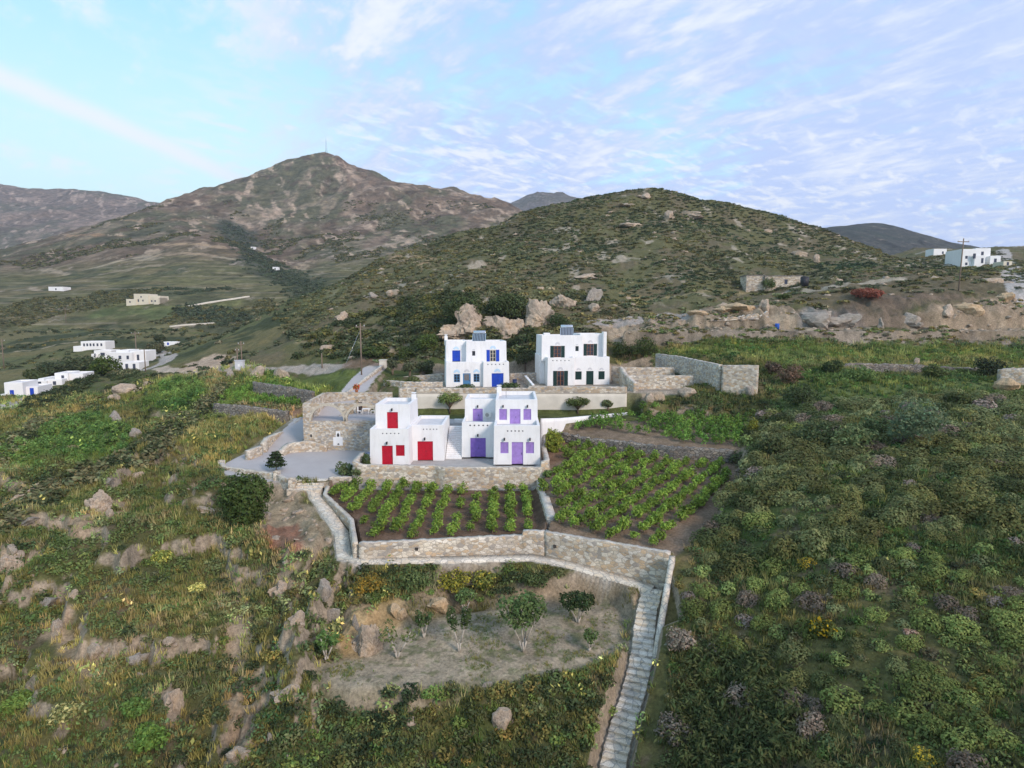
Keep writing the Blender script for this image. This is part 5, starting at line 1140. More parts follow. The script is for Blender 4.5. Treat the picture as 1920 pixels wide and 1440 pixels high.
def patch_vines(nm, lab, poly, n, mind, seed, s0=.8, s1=1.1, col=(.09,.155,.03)):
    P = sample(poly, n, seed, mind); P = P[density_keep(P, seed+3, 4, .22, .46)]; r = np.random.default_rng(seed); pr = [vine_mesh(50+k, col) for k in range(3)]; pr = [(v[:4*90], f[:90], c[:4*90]) for v, f, c in pr]
    return stuff(nm, lab, pr, P, r.uniform(s0, s1, len(P)), seed, cat_='vines', tint=veg_tint(P, seed, 5))
P = np.array([(x, y, float(H(x, y))) for x, y, s in rest]) if rest else np.zeros((0, 3))
if len(P): stuff('vine_rows', 'grapevines at the far end of the large plot', [(v[:400], f[:100], c[:400]) for v, f, c in [vine_mesh(70+k) for k in range(3)]], P, np.array([s for *_, s in rest]), 71, cat_='vines')
patch_vines('vine_rows', 'band of grapevines above the dark dry stone wall', zone((1070,808),(1140,806),(1215,822),(1290,832),(1385,838),(1400,795),(1290,780),(1130,784)), 2500, .8, 72, 1.1, 1.6)
patch_vines('vine_rows', 'bright green vines between two grey walls left of the arcade', zone((412,752),(450,757),(540,764),(575,757),(590,742),(500,732),(430,733)), 2200, .9, 73, 1.0, 1.5, (.085,.155,.03))
patch_vines('crop_rows', 'bright green crop patch on the upper left slope', zone((270,762),(330,772),(388,748),(375,722),(310,722)), 900, 1.1, 74, 1., 1.7, (.088,.142,.038))
patch_vines('crop_rows', 'wide bright green crop terraces on the left slope', zone((70,850),(150,868),(245,848),(235,803),(160,780),(85,805)), 1300, 1.05, 75, .9, 1.5, (.088,.142,.038))
patch_vines('crop_rows', 'bright green crop patch at the left edge', zone((-60,865),(60,872),(75,842),(20,832),(-60,835)), 600, 1.05, 76, .9, 1.5, (.088,.142,.038))
# ------------------------------------------------------------------ shrubs of the right slope, one by one
KINDS = {
 'grey_green_shrub': ('rounded grey green shrub on the slope right of the vineyards', 'rounded shrubs on the right slope', (.122,.138,.062), .32, None),
 'olive_shrub': ('low olive coloured shrub on the slope right of the vineyards', 'olive shrubs on the right slope', (.125,.13,.05), .32, None),
 'spurge_shrub': ('lime green spurge mound on the slope right of the stairs', 'spurge mounds on the right slope', (.15,.185,.06), .32, None),
 'dry_shrub': ('dry purplish grey thorn bush on the slope right of the stairs', 'dry thorn bushes on the right slope', (.165,.135,.115), .30, None),
 'broom_bush': ('yellow flecked broom bush on the slope right of the stairs', 'flowering brooms on the right slope', (.11,.12,.035), .30, ((.42,.30,.035), .35)),
 'dark_shrub': ('dark green dense shrub on the slope right of the stairs', 'dark shrubs on the right slope', (.06,.08,.034), .32, None)}
KM = {k: [leafmesh(k, leaves(1250, lumpy(700+17*i+s, 4, .8), .088, 700+17*i+s, v[2], v[3]*.8, flower=v[4], shell=.84, lump=.06, dome=.6)) for s in range(3)] for i, (k, v) in enumerate(KINDS.items())}
KS = {k: [leaves(380, lumpy(800+17*i+s, 4, .8), .15, 800+17*i+s, v[2], v[3]*.8, flower=v[4], shell=.84, lump=.06, dome=.6) for s in range(3)] for i, (k, v) in enumerate(KINDS.items())}
SLOPE = [(9.5,20),(52,17),(75,62),(75,72),(50,72),(33,74),(27,78),(25,66),(22,58),(19.5,52),(14.8,45),(12.8,42),(11.2,36),(8.6,30)]
P = sample(SLOPE, 20000, 91, 1.08, EX); P = P[(P[:, 1] < 43-.32*(P[:, 0]-12)) | (np.random.default_rng(92).random(len(P)) < .78)]; r = np.random.default_rng(91)
n1_ = fbm(P[:, 0]/7, P[:, 1]/7, 95, 3); a_ = n1_; upper = P[:, 1] > 42-.32*(P[:, 0]-12)
sh = []
for i, (x, y, z) in enumerate(P):
    up = upper[i]; q = r.random(); q = q if not up or a_[i] < .56 else q*.5+.45; a = n1_[i]
    if up: k = 'grey_green_shrub' if q < .60 else 'olive_shrub' if q < .80 else 'dark_shrub' if q < .9 else 'dry_shrub' if q < .96 else 'spurge_shrub'; s = r.uniform(.6, 1.7)
    elif x < 14.5 and y < 33.5 and x > 8.5+(33-y)*-.1: k = 'dark_shrub' if q < .75 else 'dry_shrub' if q < .88 else 'olive_shrub'; s = r.uniform(.75, 1.25)
    elif a > .55: k = 'spurge_shrub' if q < .7 else 'grey_green_shrub' if q < .85 else 'dry_shrub'; s = r.uniform(.5, 1.15)
    else: k = ('dry_shrub' if q < .28 else 'grey_green_shrub' if q < .55 else 'dark_shrub' if q < .68 else 'broom_bush' if q < .76 else 'olive_shrub' if q < .9 else 'spurge_shrub'); s = r.uniform(.45, 1.1)
    if not up and r.random() < .12: continue
    sh.append((s/y, k, x, y, z, s))
sh.sort(reverse=True); ind = []; late = []
for t in sh:
    _, px_, py_ = in_view(np.array([t[2:5]]), 40); ok = _[0]
    (ind if ok and len(ind) < 285 else late).append(t)
rk_ = random.Random(3)
for _, k, x, y, z, s in ind:
    o = link(k, KM[k][rk_.randrange(3)], None, (x, y, z-.1*s), rk_.uniform(0, 6.28), label=KINDS[k][0], cat='shrub', group=KINDS[k][1]); o.scale = (s, s*rk_.uniform(.85, 1.15), s*rk_.uniform(.8, 1.1))
for k in KINDS:
    L_ = [t for t in late if t[1] == k]
    if L_: stuff(k+'_cover', 'smaller and farther %s among the bigger ones' % KINDS[k][1], KS[k], np.array([t[2:5] for t in L_]), np.array([t[5] for t in L_]), 99, cat_='shrubs')
# ------------------------------------------------------------------ bushes and trees with a look of their own
def bush(name, label, px, py, w, h, col, n=900, leaf=.16, seed=1, cat='bush', flower=None, at=None, blobs=None, group=None, sink=.15, mat=M_LEAF, el=1.7):
    p = G(px, py) if at is None else at
    r = random.Random(seed); B = blobs or [(0,0,h*.42,w*.33,w*.33,h*.42)]+[(w*.25*math.cos(i*1.26+seed), w*.25*math.sin(i*1.26+seed), h*r.uniform(.25,.6), w*r.uniform(.18,.27), w*r.uniform(.18,.27), h*r.uniform(.22,.36)) for i in range(5)]
    me = leafmesh(name, leaves(n, B, leaf, seed+900, col, .38, shell=.55, zmin=-.8, flower=flower, lump=.1, el=el), mat)
    return link(name, me, None, (p[0], p[1], p[2]-sink), label=label, cat=cat, group=group)
def limb(bm, pts, r0, r1, n=6):
    for i in range(len(pts)-1):
        k0, k1 = i/(len(pts)-1), (i+1)/(len(pts)-1); tube(bm, pts[i], pts[i+1], r0+(r1-r0)*k0, r0+(r1-r0)*k1, n)
def tree(name, label, p, trunk_pts, blobs, col, n, leaf, seed, cat='tree', bark=M_BARK, r0=.12, r1=.03, group=None, flower=None, shell=.5):
    rt = empty(name, (p[0], p[1], p[2]-.1), label=label, cat=cat, group=group)
    bm = bmesh.new()
    for pts in trunk_pts: limb(bm, pts, r0, r1)
    link('trunk', bm_mesh('trunk', bm, bark), rt)
    link('crown', leafmesh('crown', leaves(n, blobs, leaf, seed, col, .38, shell=shell, zmin=-.9, flower=flower, lump=.1)), rt)
    return rt
def umbrella(label, px, py, w, h, seed):
    p = G(px, py); p[2] = max(p[2], CZ-13.35); r = random.Random(seed); tr = []; bl = []
    for i in range(9):
        a = 6.28*i/9+r.uniform(-.2,.2); q = w*.5*r.uniform(.45,.72); tr.append([(0,0,0),(.03,.02,h*.3),(q*.55*math.cos(a),q*.55*math.sin(a),h*.55),(q*math.cos(a),q*math.sin(a),h*.78)])
        bl.append((q*math.cos(a), q*math.sin(a), h*r.uniform(.68,.78), w*.22, w*.22, h*.2))
    bl += [(0,0,h*.8,w*.33,w*.33,h*.22)]
    return tree('umbrella_tree', label, p, tr, bl, (.12,.155,.055), 1500, .17, seed, r0=.13)
umbrella('umbrella shaped tree before the wall between red and purple houses', 843, 776, 3.5, 3.2, 21)
umbrella('umbrella shaped tree before the cream wall under the green house', 1083, 776, 3.3, 2.5, 22)
p = G(518, 884); rt = empty('conifer', (p[0], p[1], p[2]), label='small tiered conifer standing in the grey yard', cat='tree')
bm = bmesh.new(); tube(bm, (0,0,-.1), (0,0,2.3), .07, .03); link('trunk', bm_mesh('trunk', bm, M_BARK), rt)
parts = []
for t, (z, rr_) in enumerate(((.75,1.25),(1.15,1.3),(1.5,1.05),(1.85,.75),(2.15,.42))):
    for i in range(9):
        a = 6.28*i/9+t*.35; parts.append(leaves(34, [(rr_*.55*math.cos(a), rr_*.55*math.sin(a), z-.03, rr_*.38*abs(math.cos(a))+.10, rr_*.38*abs(math.sin(a))+.10, .09)], .15, 40+t*9+i, (.04,.062,.03), .3, shell=.1, zmin=-1))
link('branches', leafmesh('branches', cat(parts)), rt)
bush('topiary_bush', 'clipped oval bush at the left corner of the red house', 686, 878, 1.0, 1.75, (.055,.085,.03), 700, .12, 31, blobs=[(0,0,.85,.52,.52,.9)])
bush('yard_shrub', 'loose green shrub by the yard steps', 650, 889, 2.6, 1.7, (.095,.125,.06), 900, .17, 32)
bush('yard_shrub', 'smaller dark shrub against the terrace corner', 672, 890, 1.6, 1.2, (.075,.10,.045), 500, .16, 33)
p = G(457, 985); bush('hanging_bush', 'huge dark green bush hanging below the yard wall', 457, 978, 5.4, 5.2, (.050,.078,.024), 4200, .2, 34, at=p+np.array((0,.6,0)), blobs=[(0,0,2.6,2.3,1.9,2.5),(-.9,.2,3.2,1.5,1.3,1.6),(.9,.3,3.3,1.5,1.3,1.5),(.2,-.5,1.4,1.7,1.3,1.4)])
bush('bright_bush', 'bright yellow green bush at the right side of the purple house', 1030, 848, 2.3, 3.9, (.16,.19,.035), 1800, .17, 35, at=np.array((4.9,69.2,CZ-16.0)))
bush('little_bush', 'small round bush beside the terrace end wall', 1027, 893, 1.1, 1.0, (.075,.115,.035), 350, .15, 36)
bush('conical_shrub', 'yellow conical shrub at the right end of the vine band', 1411, 815, 1.6, 2.4, (.20,.21,.04), 600, .14, 37)
for i, (px_, py_, w, h, c, lab) in enumerate([
 (1716,838,5.2,5.6,(.10,.14,.085),'tall feathery grey green bush on the upper right slope'),(1500,760,4.6,3.6,(.06,.085,.04),'dark bush below the right end of the curving wall'),
 (1480,722,3.6,3.2,(.11,.075,.055),'reddish brown dry bush beside the tall stone wall'),(1450,700,2.6,2.2,(.10,.075,.06),'small brown dry bush at the wall end'),(1530,830,5.5,3.0,(.075,.105,.05),'broad dark green bush above the shrub slope'),
 (1600,838,4.8,2.8,(.085,.11,.05),'broad olive bush beside the feathery bush'),(1450,850,2.8,2.2,(.08,.10,.045),'rounded bush at the top corner of the vineyard'),(1640,822,3.2,3.0,(.06,.085,.04),'dark rounded bush left of the feathery bush'),
 (1855,705,4.2,3.2,(.045,.06,.035),'nearly black bush under the upper dry wall'),(1610,715,5.0,2.8,(.075,.115,.04),'spreading green bush under the long dry wall'),(1750,706,3.4,2.2,(.08,.105,.04),'green bush at the foot of the long dry wall'),
 (1800,760,3.4,2.0,(.075,.095,.04),'low green bush above the lower dry wall'),(1560,700,3.4,2.4,(.07,.10,.04),'green bush left of the long dry wall'),
 (1206,668,5.5,4.2,(.075,.105,.035),'large green bush right of the green house'),(1165,668,4.2,3.6,(.06,.085,.03),'dark green bush close behind the green house'),
 (800,657,5.2,4.2,(.09,.13,.04),'bright round bush left of the blue house'),(760,672,4.0,3.0,(.075,.105,.035),'green bush in the hedge left of the blue house'),(700,668,6.0,2.4,(.07,.10,.035),'wide hedge like bush behind the gate'),
 (1440,545,3.6,3.8,(.075,.105,.045),'round bush growing before the stone hut'),(1625,560,6.2,2.6,(.15,.055,.04),'rust red bush on the plateau'),(1470,560,3.0,1.4,(.09,.12,.04),'low green bush beside the plateau path'),
 (870,612,9.,7.,(.055,.075,.032),'very large dark bush above the pale cliff rocks'),(950,600,9.,7.,(.05,.068,.03),'dark tree like bush between the pale cliff rocks'),(1045,612,5.,3.4,(.05,.075,.035),'dark bush at the foot of the tall cliff rock'),
 (800,705,2.6,2.2,(.08,.095,.04),'garden shrub beside the blue house'),(775,720,2.4,1.5,(.09,.11,.05),'low garden shrub by the planter wall'),(735,722,2.6,1.4,(.10,.12,.045),'yellowish garden shrub beside the upper drive'),(870,731,3.4,1.1,(.07,.095,.04),'trimmed shrub on the parapet below the blue house'),(955,729,3.6,1.2,(.055,.08,.035),'dark shrub on the parapet between the upper houses')]):
    bush('shrub' if h < 2.5 else 'large_bush', lab, px_, py_, w, h, c, int(500+w*h*45), .2 if w < 6 else .3, 300+i)
def olive(label, px, py, w, h, seed, col=(.10,.115,.075)):
    p = G(px, py); r = random.Random(seed); tr = [[(0,0,0),(r.uniform(-.2,.2),.1,h*.4),(a*w*.25,b*w*.25,h*.7)] for a, b in ((-1,.2),(1,-.1),(.1,.9))]
    return tree('garden_tree', label, p, tr, [(r.uniform(-.25,.25)*w, r.uniform(-.25,.25)*w, h*r.uniform(.55,.8), w*.28, w*.28, h*.24) for _ in range(7)], col, 1100, .18, seed, r0=.14)
olive('dark garden tree beside the drive left of the blue house', 795, 708, 3.6, 3.0, 61, (.06,.075,.04)); olive('thin grey green tree by the gate pillar', 736, 703, 1.7, 3.0, 62); olive('small bare garden tree in the bed by the upper drive', 768, 706, 2.6, 2.4, 63, (.075,.085,.05))
olive('small tree in the gap between the blue and green houses', 985, 694, 3.2, 3.0, 64, (.09,.10,.05)); olive('leaning shrub tree at the right end of the cream wall', 1140, 768, 2.0, 1.5, 65, (.07,.085,.045))
# fig trees of the orchard
def fig(label, px, py, h, w, stems, n, seed, col=(.075,.115,.045)):
    p = G(px, py); r = random.Random(seed); tr = []; bl = []
    for i in range(stems):
        a = 6.28*i/stems+r.uniform(-.4,.4); q = w*.36*r.uniform(.6,1)
        tr.append([(0,0,0),(q*.25*math.cos(a),q*.25*math.sin(a),h*.22),(q*.75*math.cos(a),q*.5*math.sin(a),h*.5),(q*1.1*math.cos(a),q*.7*math.sin(a),h*.8)])
        bl.append((q*1.1*math.cos(a), q*.7*math.sin(a), h*.78, w*.23, w*.23, h*.20)); bl.append((q*.8*math.cos(a+.5), q*.8*math.sin(a+.5), h*.62, w*.19, w*.19, h*.15))
    bl.append((0, 0, h*.85, w*.3, w*.3, h*.18)) if n > 300 else None
    return tree('fig_tree', label, p, tr, bl, col, int(n*1.5), .145, seed, bark=M_PALEBARK, r0=.075, r1=.03)
fig('tallest fig tree with forked pale trunks in the orchard middle', 981, 1222, 4.2, 2.9, 4, 1300, 71)
fig('sparse fig tree with a pale Y shaped trunk at the orchard left', 745, 1233, 2.5, 3.0, 3, 130, 72, (.11,.14,.055))
fig('thin fig tree with one pale stem in the orchard', 861, 1222, 3.4, 1.6, 2, 300, 73); fig('dark leafy fig tree against the bank below the path', 1084, 1168, 2.4, 2.4, 4, 700, 74, (.05,.085,.035))
fig('small fig sapling near the right end of the orchard', 1105, 1220, 1.6, 1.2, 3, 160, 75); fig('fig sapling below the rocks at the orchard left end', 612, 1240, 2.2, 1.5, 3, 220, 76, (.08,.14,.045)); fig('bushy fig growing against the bank beside the rocks', 872, 1150, 2.0, 1.7, 3, 350, 77)
fig('slender fig beside the orange earth bank', 795, 1195, 2.0, 1.3, 3, 200, 78)
for i, (px_, py_, w, h, c, fl, lab) in enumerate([(690,1105,2.8,1.3,(.13,.115,.035),((.27,.17,.03),.4),'rust orange flowering bush under the left end of the path'),(850,1100,3.6,1.7,(.16,.17,.04),((.40,.36,.06),.4),'bright yellow green flowering bush under the path'),(910,1098,2.6,1.5,(.12,.14,.04),((.38,.33,.06),.25),'green yellow flecked bush next to the bright one'),(780,1105,2.6,1.6,(.075,.10,.04),None,'plain green bush in the middle of the bank'),(1000,1095,2.6,1.3,(.06,.085,.035),None,'dark bush on the bank behind the tallest fig'),(370,1110,1.5,1.1,(.17,.19,.06),((.45,.42,.15),.5),'pale yellow flowering clump on the left slope'),(305,1050,1.9,1.2,(.15,.18,.05),((.42,.40,.1),.3),'yellow green clump on the left slope'),(280,1400,2.2,1.5,(.10,.17,.04),None,'bright green mounded bush at the bottom left'),(255,1340,1.8,1.2,(.09,.15,.04),None,'rounded green bush above the bottom left edge'),(30,1330,2.2,1.3,(.12,.18,.045),None,'bright green bush at the left edge'),(125,1345,2.0,1.1,(.15,.17,.07),((.45,.42,.2),.4),'pale flowering bush near the left edge'),(1540,1190,1.75,1.3,(.07,.085,.025),((.45,.30,.02),.30),'orange flowered broom bush on the right slope'),(1370,1220,1.7,1.3,(.11,.125,.035),None,'round olive green bush near the stairs'),(1275,1215,2.2,1.5,(.17,.145,.125),None,'tangled purplish dead bush right of the stairs parapet'),(1265,1380,2.4,1.4,(.165,.15,.135),None,'tangled grey dead bush near the bottom of the stairs'),(1710,1195,.9,.6,(.28,.20,.17),None,'small pinkish dry cushion bush on the right slope')]):
    bush('flowering_bush' if fl else 'mounded_bush', lab, px_, py_, w, h, c, int(420+w*h*150), .13, 400+i, flower=fl)
for px_, py_, w, h, c, lab in [(198,704,8.5,6.0,(.085,.125,.035),'large bright green tree in front of the veranda house'),(150,702,9,5.5,(.055,.07,.038),'dark tree mass left of the bright village tree'),(110,708,9,5.,(.05,.066,.036),'dark olive coloured trees above the edge houses'),(75,712,7,3.6,(.065,.085,.04),'green trees left of the dark village trees'),(290,664,7,5.,(.06,.065,.04),'brown green tree beside the blue roofed hut'),(355,588,12,4.5,(.06,.08,.045),'dark green thicket below the cream villa terrace'),(300,640,4,3,(.05,.065,.035),'dark bush by the village road bend')]:
    bush('village_tree', lab, px_, py_, w, h, c, 1300, .42, 600+px_, cat='tree')
BANDS = [((-40,985),(60,915),(150,872),(240,850),(300,815),(340,775),(350,795),(310,845),(250,885),(150,915),(70,955),(-40,1020)),((-60,850),(30,815),(75,785),(105,790),(70,825),(0,870)),((45,752),(110,735),(178,706),(176,716),(120,750),(50,772)),((190,700),(240,692),(262,700),(220,712)),((250,850),(330,800),(420,720),(430,735),(360,800),(280,860))]
for i, q in enumerate(BANDS):
    P = sample(zone(*q), 2500, 650+i, .8); r = np.random.default_rng(i)
    if len(P): stuff('dark_brush', ['dark brush band slanting across the left slope','dark brush patch at the left edge','dark hedge in front of the edge houses','low hedge under the bright village tree','heather coloured brush above the slanting band'][i], MOUND, P, r.uniform(.9, 1.9, len(P)), 660+i, cat_='brush', tint=tints(len(P), i, [DRK, GRN, PUR] if i != 2 else [DRK, GRN, DRK], [5, 2, 1.6]), zs=r.uniform(.7, 1.1, len(P)))
r5 = np.random.default_rng(44)
BIG = zone((1250,1439),(1262,1300),(1330,1215),(1420,1230),(1490,1330),(1500,1439))
bl = [(q[0], q[1], q[2]) for q in sample(BIG, 500, 45, .8)]
if bl:
    base = np.mean(bl, 0); parts = [leaves(230, [(x-base[0], y-base[1], z-base[2]+.3, .75, .75, .95)], .12, 930+i, (.062,.075,.03), .4, shell=.4, upr=2.2, el=2.6) for i, (x, y, z) in enumerate(bl)]
    link('spiny_thicket', leafmesh('spiny_thicket', cat(parts)), None, base-np.array((0,0,.15)), label='large dark spiny thicket at the bottom right of the stairs', cat='thicket')
# ------------------------------------------------------------------ rocks
def mat_rock(name, a, b_, c_):
    m, nt, b = newmat(name, .95, .1); co = objco(nt); n = noisen(nt, co, .9, 6, .65); r1 = ramp(nt, [(.3, a), (.5, b_), (.68, c_)]); nt.links.new(n, r1.inputs[0])
    f = noisen(nt, co, 6, 6, .7); r2 = ramp(nt, [(.3, (.55,.55,.56)), (.65, (1.2,1.18,1.15))]); nt.links.new(f, r2.inputs[0])
    nt.links.new(mixc(nt, 1., r1.outputs[0], r2.outputs[0], 'MULTIPLY'), b.inputs['Base Color']); bumpn(nt, f, b, .9, .12); return m
M_ROCKP = mat_rock('pale_rock', (.27,.22,.18), (.42,.345,.27), (.47,.35,.24)); M_ROCKG = mat_rock('grey_rock', (.23,.205,.18), (.33,.295,.255), (.29,.24,.185)); M_ROCKO = mat_rock('ochre_rock', (.34,.26,.18), (.48,.36,.23), (.44,.29,.16))
def rock_mesh(seed, mat, sub=3, rough=1.):
    from mathutils import noise
    bm = bmesh.new(); r = random.Random(seed)
    for L_ in range(4):
        q = bmesh.ops.create_icosphere(bm, subdivisions=sub, radius=1)['verts']
        off = Vector((0, 0, 0)) if L_ == 0 else Vector((r.uniform(-.6, .6), r.uniform(-.4, .5), r.uniform(-.45, .12))); sc = 1 if L_ == 0 else r.uniform(.42, .7)
        pl = [(Vector((r.gauss(0, 1), r.gauss(0, 1), r.gauss(0, .9))).normalized(), r.uniform(.34, .72)) for _ in range(9)]
        st = Vector((r.uniform(.75, 1.1), r.uniform(.7, 1.), r.uniform(.6, 1.05)))
        for v in q:
            d = v.co.normalized(); k = 1.
            for n_, w in pl:
                t = d.dot(n_)
                if t > 1e-3: k = min(k, w/t)
            s_ = Vector((seed*3.1+L_, L_*2., 0))
            k *= 1+rough*(.10*noise.noise(d*2.+s_)+.12*abs(noise.noise(d*4+s_))+.06*noise.noise(d*11+s_))+(rough > 1)*.10*abs(noise.noise(Vector((d.x*9, d.y*9, d.z*3))+s_)); c = d*k*sc*1.25
            v.co = Vector((c.x*st.x, c.y*st.y, c.z*st.z))+off
    me = bm_mesh('rock', bm, mat)
    return me
RM = {'c': [rock_mesh(30+s, M_ROCKP, 4, 2.2) for s in range(4)], 'p': [rock_mesh(s, M_ROCKP) for s in range(4)], 'g': [rock_mesh(10+s, M_ROCKG) for s in range(4)], 'o': [rock_mesh(20+s, M_ROCKO) for s in range(3)]}
def rock(label, px, py, wpx, hpx, kind='p', seed=0, depth=.8, name='boulder', group=None, sink=.28):
    if px < 720 and py > 840: wpx, hpx = wpx*.8, hpx*.75
    p = G(px, py); k = p[1]*math.cos(PITCH)-(p[2]-CZ)*math.sin(PITCH); w, h = wpx*k/F, hpx*k/F
    o = link(name, RM[kind][seed % len(RM[kind])], None, (p[0], p[1]+w*depth*.25, p[2]+h*(.5-sink)-.05), (seed*2.1) % 1.6-.8, label=label, cat='rock', group=group)
    o.scale = (w*.58, w*.55*depth, h*.72); return o
for i, (px_, py_, w, h, k, lab) in enumerate([
 (480,706,30,22,'p','pale boulder on the green field, left of the pair'),(526,707,26,22,'p','pinkish boulder on the green field, right of the pair'),(431,709,26,18,'g','grey boulder beside the field footpath'),
 (884,624,78,50,'c','broad pale cliff rock left of centre behind the blue house'),(868,592,24,16,'c','pointed rock on top of the broad cliff rock'),(946,626,56,46,'c','pale cliff rock right of the broad one'),(974,622,22,22,'p','small pale rock wedged beside the cliff rock'),(1008,612,60,48,'c','tall pale cliff face above the houses'),(1052,576,46,36,'c','pale rock at the top of the cliff'),(1112,566,34,30,'g','grey crag right of the cliff'),(1114,584,22,14,'p','small white boulder under the grey crag'),
 (60,1080,8,8,'p','small pale stone on the left slope'),(8,1075,50,70,'c','large pale pink rock face at the left edge'),(20,1040,44,30,'p','pale rock above the big one at the left edge'),(185,955,56,48,'c','pinkish rock outcrop on the left slope'),(40,940,36,26,'p','pale rock at the far left of the dark bush band'),(65,925,26,26,'p','narrow pale rock beside the dark bush band'),(50,980,60,20,'g','grey flat rock ledge at the left'),(205,975,16,26,'p','upright pale stone beside the outcrop'),(258,895,24,20,'p','pale stone among yellow bushes'),(258,860,12,14,'o','small ochre stone above the pale stone'),(200,905,30,14,'g','grey rock near the outcrop'),(230,740,40,18,'p','cluster stone on the upper left slope'),(215,750,20,16,'p','pinkish stone on the upper left slope'),(255,738,22,12,'p','flat pale stone on the upper left slope'),(280,722,18,10,'p','pale stone near the village track'),(210,790,34,18,'g','grey slab on the left slope'),(250,820,22,18,'g','grey rock above the crop terraces'),(255,838,16,10,'g','small grey rock below the slab'),
 (105,1190,32,44,'c','orange eroded rock face on the lower left slope'),(175,1235,34,32,'p','pale rock group stone on the lower left'),(205,1220,22,18,'p','smaller pale stone above the rock group'),(250,1245,44,26,'g','rounded grey boulder on the lower left slope'),(262,1270,20,16,'p','pale stone under the grey boulder'),(315,1215,26,24,'p','pale stone on the gully edge'),(322,1325,40,60,'p','tall pale slab on the lower left slope'),(135,1120,22,22,'p','pale rounded stone on the left slope'),(80,1135,60,22,'g','broken grey rock ledge on the left slope'),
 (528,1115,44,36,'c','warm pale boulder at the top of the gully'),(605,1125,36,54,'g','big grey rock on the crest beside the path end'),(555,1170,34,34,'p','pale rock half buried beside the gully'),(620,1165,44,38,'g','grey rock below the crest rock'),(665,1178,24,32,'g','smooth blue grey boulder above the orange bank'),(690,1230,60,74,'c','ochre rock wall at the left end of the orchard'),(668,1208,24,22,'p','pale stone under the blue grey boulder'),(745,1160,34,40,'o','ochre rock jutting from the bank'),(815,1145,46,36,'o','pinkish earth rock on the bank'),(495,975,30,26,'g','grey rock beside the huge hanging bush'),(548,935,24,20,'p','pale rock under the yard steps'),(380,960,50,16,'p','scattered pale rubble left of the hanging bush'),
 (942,1368,38,34,'p','pale boulder alone in the bottom scrub'),(505,1392,20,26,'g','pale grey stone at the bottom of the gully'),(472,1348,10,14,'p','small white stone in the gully'),(592,1372,12,14,'p','small pale stone in the bottom scrub'),(540,1425,14,14,'g','small grey stone at the bottom edge'),(450,1420,50,26,'p','broken pale rock near the bottom edge'),(533,1310,60,26,'p','jagged pale rock beside the bottom scrub'),(912,1287,22,10,'g','flat stone at the orchard front edge'),
 (1290,745,34,16,'p','pale rock on the ledge below the terrace'),(1230,752,34,26,'p','whitish rock at the right end of the cream wall'),(1406,742,22,20,'g','rounded grey rock below the wall corner'),(1666,697,14,12,'p','pale boulder under the long dry wall'),(1720,686,10,14,'p','small pale stone standing on the dry wall'),(1900,735,50,40,'o','ochre rock face at the right edge'),
 (1356,586,46,20,'o','big grey boulder on the quarry bank'),(1310,588,26,14,'o','pale boulder on the quarry bank'),(1395,582,60,22,'o','flat ochre ledge on the quarry bank'),(1435,580,26,28,'p','upright stones at the end of the quarry bank'),(1545,610,84,26,'g','grey rocky mound beside the blue barrel'),(1590,606,50,22,'g','right half of the grey rocky mound'),(1655,616,18,20,'g','small rounded boulder by the quarry road'),(1710,610,44,26,'g','grey boulder on the eroded bank'),(1780,592,34,24,'p','tilted pale boulder on the eroded bank'),(1885,565,38,26,'o','big ochre boulder at the top of the right bank'),(1820,585,36,34,'o','ochre rock face in the right bank'),(1865,530,40,14,'p','flat pale rocks under the plateau scrub'),
 (1212,372,34,14,'p','rock crown on the summit of the hill'),(1290,405,46,14,'p','pale crag below the summit'),(1255,410,16,14,'p','small crag left of the pale crag'),(1185,424,44,10,'p','slanting pale ledge on the hillside'),(1175,386,34,8,'p','flat pale ledge left of the summit'),(1500,480,22,14,'p','pale stone on the right shoulder of the hill'),(1532,492,12,14,'p','round stone on the right shoulder of the hill'),(930,412,36,10,'p','ledge on the skyline left of the summit'),(1100,521,50,10,'p','flat pale rocks in the middle of the hillside'),(1440,435,14,8,'p','white stone below the skyline'),(700,560,36,12,'g','grey rocks on the left shoulder of the hill'),(740,552,24,14,'p','pale rocks above the grey ones'),(640,600,22,18,'p','slanting pale rock on the hill foot'),(620,655,34,12,'p','pale flat rock near the field wall')]):
    rock(lab, px_, py_, w, h, k, i)
P = sample(HILL, 700, 55, 3.2, [(QUARRY, 1), (QBANK, 1)]); r = np.random.default_rng(55); P = P[density_keep(P, 56, 14, .42, .62)]
def rproto(s): 
    bm = bmesh.new(); bmesh.ops.create_icosphere(bm, subdivisions=2, radius=.5); rr2 = np.random.default_rng(s); v = np.array([q.co for q in bm.verts]); v *= (1+.28*rr2.normal(0, 1, (len(v), 1))).clip(.6, 1.5)*np.array((1.3,.9,.62)); bm.verts.index_update()
    f = np.array([[q.index for q in t.verts] for t in bm.faces]); bm.free(); return v, f, np.ones(v.shape)*np.array((.40,.355,.30))
RP = [rproto(s) for s in range(5)]
stuff('hill_stones', 'pale stones scattered over the hill', RP, P, r.uniform(.7, 2.4, len(P)), 57, cat_='stones', sink=.2, mat=M_ROCKP)
P = sample(NEARL, 900, 58, 1.0, EX); P = P[density_keep(P, 58, 6, .5, .66)]; stuff('slope_stones', 'small pale stones scattered on the left slope', RP, P, np.random.default_rng(58).uniform(.25, .8, len(P)), 58, cat_='stones', sink=.2, mat=M_ROCKP)
P = np.r_[sample(QUARRY, 260, 59, .8), sample(RBANK, 300, 60, .8), sample(CLIFF, 120, 61, .6)]; stuff('rubble', 'loose rubble on the cut banks and cliff', RP, P, np.random.default_rng(59).uniform(.3, 1.1, len(P)), 59, cat_='stones', sink=.2, mat=M_ROCKP)
